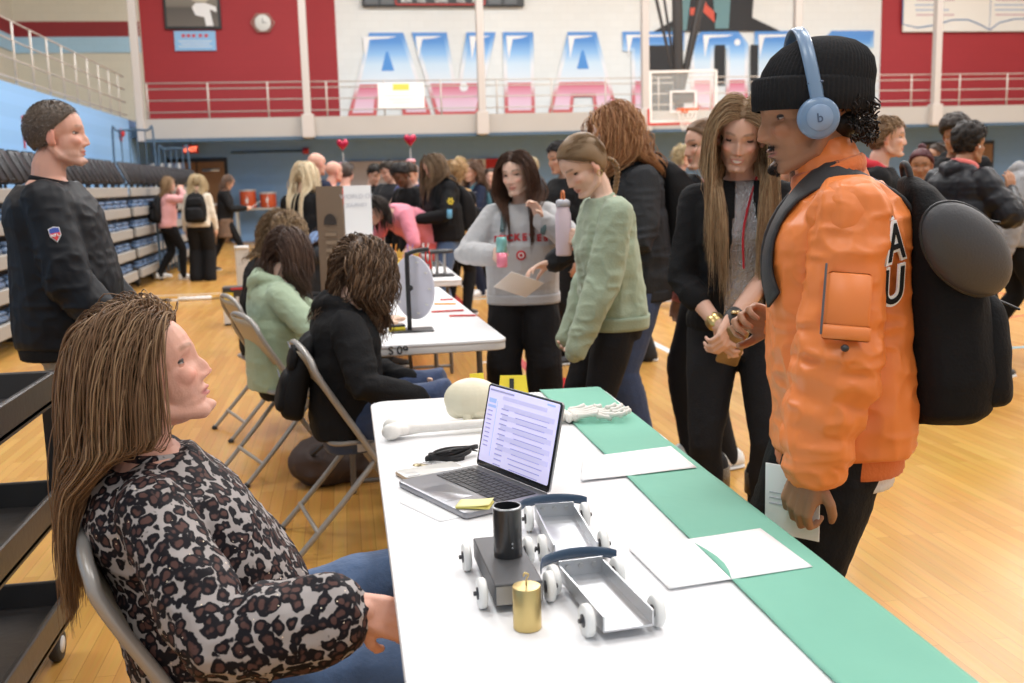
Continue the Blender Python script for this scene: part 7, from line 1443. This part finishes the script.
S = person2('girl in a black hoodie with yellow flower print and brown hair', .92, 9.75, 200, 1.70, dict(hold, hp=28, hy=5), True, 'fair', ('long', (.13, .085, .05)), F_BLACK, F_JEAN2, vox=.009, q=.7, hk=dict(len=.34, cl=.04, hi=((.3, .2, .12), .3)), tk=dict(inf=.04, hood=1, drape=1.15)); backpack(S, 'black slouchy backpack of the flower print hoodie girl', BP, (.30, .44, .18), (0, -.17, -.25), vox=.010)
for k in range(6):
    a = k*PI/3; p = S.sh['L']*.55+S.el['L']*.45; 
    G().ell(p+V(-.085, .015+.022*math.cos(a), .022*math.sin(a)+.0), (.006, .014, .008), 8, 6, R=rotx(a)).build('flower_petal', mat('flower_yellow', (.8, .62, .05), .7), S.root)
G().box(S.el['L']+V(-.075, .0, .02), (.012, .05, .08), bev=.01).build('blue_print', mat('print_blue', (.12, .35, .55), .7), S.root)
person2('student in a mustard jacket with tawny hair seen from behind', 1.16, 11.0, 60, 1.62, dict(stand), True, 'fair', ('curly', (.42, .26, .12)), F_MUST, F_BLACK, hk=dict(len=.12))
person2('boy with short blond hair in a light blue shirt', 1.55, 14.2, 40, 1.76, dict(stand), False, 'fair', ('short', (.42, .30, .15)), F_LBLUE, F_BLACK, hk=dict(len=.04))
S = person2('girl in a navy hoodie and navy trousers with wavy brown hair facing left', 1.62, 12.9, 200, 1.64, dict(hold, hy=30, LF=(-.1, .0, .09), RF=(.1, -.15, .09)), True, 'fair', ('long', (.14, .08, .05)), F_NAVY, F_NAVY, SH_W, vox=.011, q=.45, hk=dict(len=.30, curl=.012, cf=45, vol=.03), tk=dict(inf=.036, hood=1)); backpack(S, 'small teal shoulder bag of the girl in the navy hoodie', mat('pack_teal', (.05, .16, .22), .7), (.20, .30, .10), (0, -.14, -.2), vox=.012, straps='L', pocket=False, group='shoulder bags', name='shoulder_bag')
person2('boy with auburn bushy hair in a royal blue shirt at the back', 2.0, 15.6, 250, 1.72, dict(stand), False, 'fair', ('curly', (.14, .07, .04)), F_BLUE, F_BLACK, hk=dict(len=.08))
person2('girl with dark hair smiling at the back by the flag', 2.05, 14.4, 255, 1.58, dict(stand), True, 'fair', ('long', (.05, .03, .02)), F_BLACK, F_BLACK, face=dict(smile=1), hk=dict(len=.25))
person2('person with short pale blond hair behind the grey sweatshirt girl', 2.35, 12.7, 150, 1.70, dict(stand), False, 'fair', ('short', (.45, .36, .22)), F_GREYD, F_KHAKI, hk=dict(len=.03))
S = person2('student in a black hoodie with dark hair behind the braid girl', 1.72, 7.9, 200, 1.70, dict(stand, hp=10), False, 'tan', ('short', (.015, .012, .012)), F_BLACK, F_BLACK, SH_B, vox=.009, q=.5, tk=dict(inf=.036, hood=1, drape=1.1), hk=dict(len=.05))
person2('person in charcoal trousers hidden behind the redhead', 2.17, 7.62, 170, 1.68, dict(stand, LF=(-.1, .1, .09), RF=(.1, -.1, .09)), False, 'tan', ('short', (.02, .015, .012)), F_BLACK, F_GREYD, SH_B, pk=dict(wide=(.02, .03, .04)), sole=mat('sole_white', (.75, .75, .74), .6))
S = person2('boy with curly bleached hair in a royal blue jacket and red shoes', 3.60, 10.9, 350, 1.74, walker(.9), False, 'fair', ('curly', (.48, .38, .22)), F_BLUE, F_BLACK, SH_R, q=.5, hk=dict(len=.06, curl=.01)); backpack(S, 'black backpack of the boy in the royal blue jacket', BP, vox=.012)
S = person2('woman in a rose pink jacket facing left behind the blazer woman', 1.76, 4.76, 188, 1.67, dict(stand, hp=2, RF=(.1, .1, .09), LF=(-.1, -.02, .09)), True, 'fair', ('tied', (.20, .12, .07)), F_ROSE, F_BLACK2, SH_W, vox=.006, q=1, pk=dict(wide=(.006, .006, .008)), hk=dict(path=[(0, -.09, .05), (0, -.12, .03), (0, -.13, -.05), (0, -.11, -.13)]))
# right background
S = person2('boy with curly light brown hair in a red hoodie and dark jacket', 3.13, 5.78, 335, 1.72, dict(stand, hy=-5, hp=-2), False, 'fair', ('short', (.20, .12, .065)), F_BLACK, F_BLACK, vox=.006, q=1, w=1.0, tk=dict(inf=.034, drape=1.05, cut=lambda L: (np.abs(L[:, 0]) < .035+np.clip(-L[:, 2], 0, .3)*.16) & (L[:, 1] > .03)), hk=dict(len=.045, curl=.006, cf=120, hi=((.38, .25, .14), .4)))
top(S, S.tab, F_RED, S.root, .010, name='red_hoodie', inf=.016, hem=-.05, hood=1, sleeve=.3, wr=.006)
person2('person with dark red hair tied in a small bun', 4.13, 6.95, 215, 1.55, dict(stand, hp=5, hy=20), True, 'mid', ('tied', (.08, .015, .02)), F_BLACK, F_BLACK, vox=.009, q=.6, hk=dict(bun=(0, -.06, .125), path=[(0, -.08, .05), (0, -.10, .03)]))
S.P = S.P
S = person2('tall boy with an afro in black looking left in the right background', 4.70, 7.45, 225, 1.80, dict(stand, hp=14), False, 'mid', ('afro', (.03, .022, .018)), F_BLACK, F_BLACK, vox=.008, q=.7, tk=dict(inf=.036, hood=1), hk=dict(h=.045))
S = person2('boy with a short afro in a black puffer jacket and earbud walking right', 3.90, 6.15, 20, 1.68, walker(1.1, RH=(.20, .24, 1.27), RE=(.7, -.3, -.9), RD=(0, .1, 1), hy=-14, lean=5), False, 'mid', ('afro', (.018, .014, .012)), fabric('puffer_black', (.022, .024, .032), .4, bump=.1, bscale=40), F_BLACK, SH_B, vox=.007, q=1, tk=dict(inf=.044, drape=1.1, sr=(.040, .042, .032), puff=.14, hood=1, wr=.012), pk=dict(wide=(.025, .04, .05)), hk=dict(h=.028))
neckband(S, .085, fabric('cloth_salmon', (.72, .16, .14)), 'hood_lining', .05, up=.04)
G().ell(S.HO+S.HR@V(.080, .004, -.016)*S.hs, (.006, .007, .010)).build('earbud', wht, S.root)
person2('person in a grey hoodie and black trousers at the right edge', 4.88, 6.95, 330, 1.66, walker(.7, lean=14, hp=10, LH=(-.2, .3, 1.15)), False, 'tan', ('short', (.03, .02, .015)), fabric('cloth_grey_mid', (.27, .27, .28)), F_BLACK, SH_B, vox=.008, tk=dict(inf=.040, hood=1, drape=1.15))
person2('person in a pale jacket far behind the right group', 5.9, 9.6, 190, 1.66, dict(stand), True, 'tan', ('long', (.06, .04, .03)), F_PINK, F_JEAN)
person2('person in black glimpsed between the blazer woman and the man in orange', 2.76, 6.1, 190, 1.52, dict(stand), True, 'fair', ('long', (.05, .03, .02)), F_BLACK, F_BLACK, vox=.009)
# ================================================================== CAMERA AND LIGHT
cd = bpy.data.cameras.new('camera'); co = bpy.data.objects.new('camera', cd); COL.objects.link(co); bpy.context.scene.camera = co
cd.sensor_width = 36; cd.lens = 36*1030/1024; cd.clip_end = 200; cd.clip_start = .05
r_ = V(0.98674055, -0.1600983, -0.02667638); u_ = V(0.05062678, 0.14744226, 0.98777412); f_ = V(0.15420774, 0.97602731, -0.15359252)
M = Matrix(((r_[0], u_[0], -f_[0], 0), (r_[1], u_[1], -f_[1], 0), (r_[2], u_[2], -f_[2], 1.42), (0, 0, 0, 1))); co.matrix_world = M
cd.dof.use_dof = True; cd.dof.focus_distance = 2.25; cd.dof.aperture_fstop = 5.0
w = bpy.data.worlds.new('world'); bpy.context.scene.world = w; w.use_nodes = True; bg = w.node_tree.nodes['Background']; bg.inputs[0].default_value = (.90, .95, 1, 1); bg.inputs[1].default_value = .70
i = 0
for yy in (-1.5, 4.5, 10.5, 16.5, 22.5):
    for xx in (-2.0, 4.5, 11, 18):
        L = bpy.data.lights.new('high_bay_light', 'AREA'); L.shape = 'RECTANGLE'; L.size = 3.0; L.size_y = 2.0; L.energy = (215, 290, 360, 390, 400)[i//4]; L.color = (.965, .985, 1)
        o = bpy.data.objects.new('high_bay_light', L); COL.objects.link(o); o.location = (xx, yy, 9.2)
        t = thing('ceiling_light', 'long white gym lamp hung under the ceiling, row %s' % ('near', 'second', 'middle', 'fourth', 'far')[i//4]+', column %s' % ('left', 'centre left', 'centre right', 'right')[i % 4], 'ceiling light', (xx, yy, 9.25), group='gym ceiling lamps'); i += 1
        g = G(); g.box((0, 0, .06), (1.7, 1.0, .10), bev=.03); g.build('housing', mat('lamp_white', (.8, .8, .8), .5), t, smooth=False); g = G(); [g.tube([(x, 0, .1), (x, 0, .35)], .012, n=6) for x in (-.6, .6)]; g.build('hanger', mat('steel', (.55, .55, .55), .3, metal=.9), t)
vs = bpy.context.scene.view_settings; vs.view_transform = 'Standard'; vs.look = 'None'; vs.gamma = 1; vs.use_curve_mapping = False; vs.exposure = .0
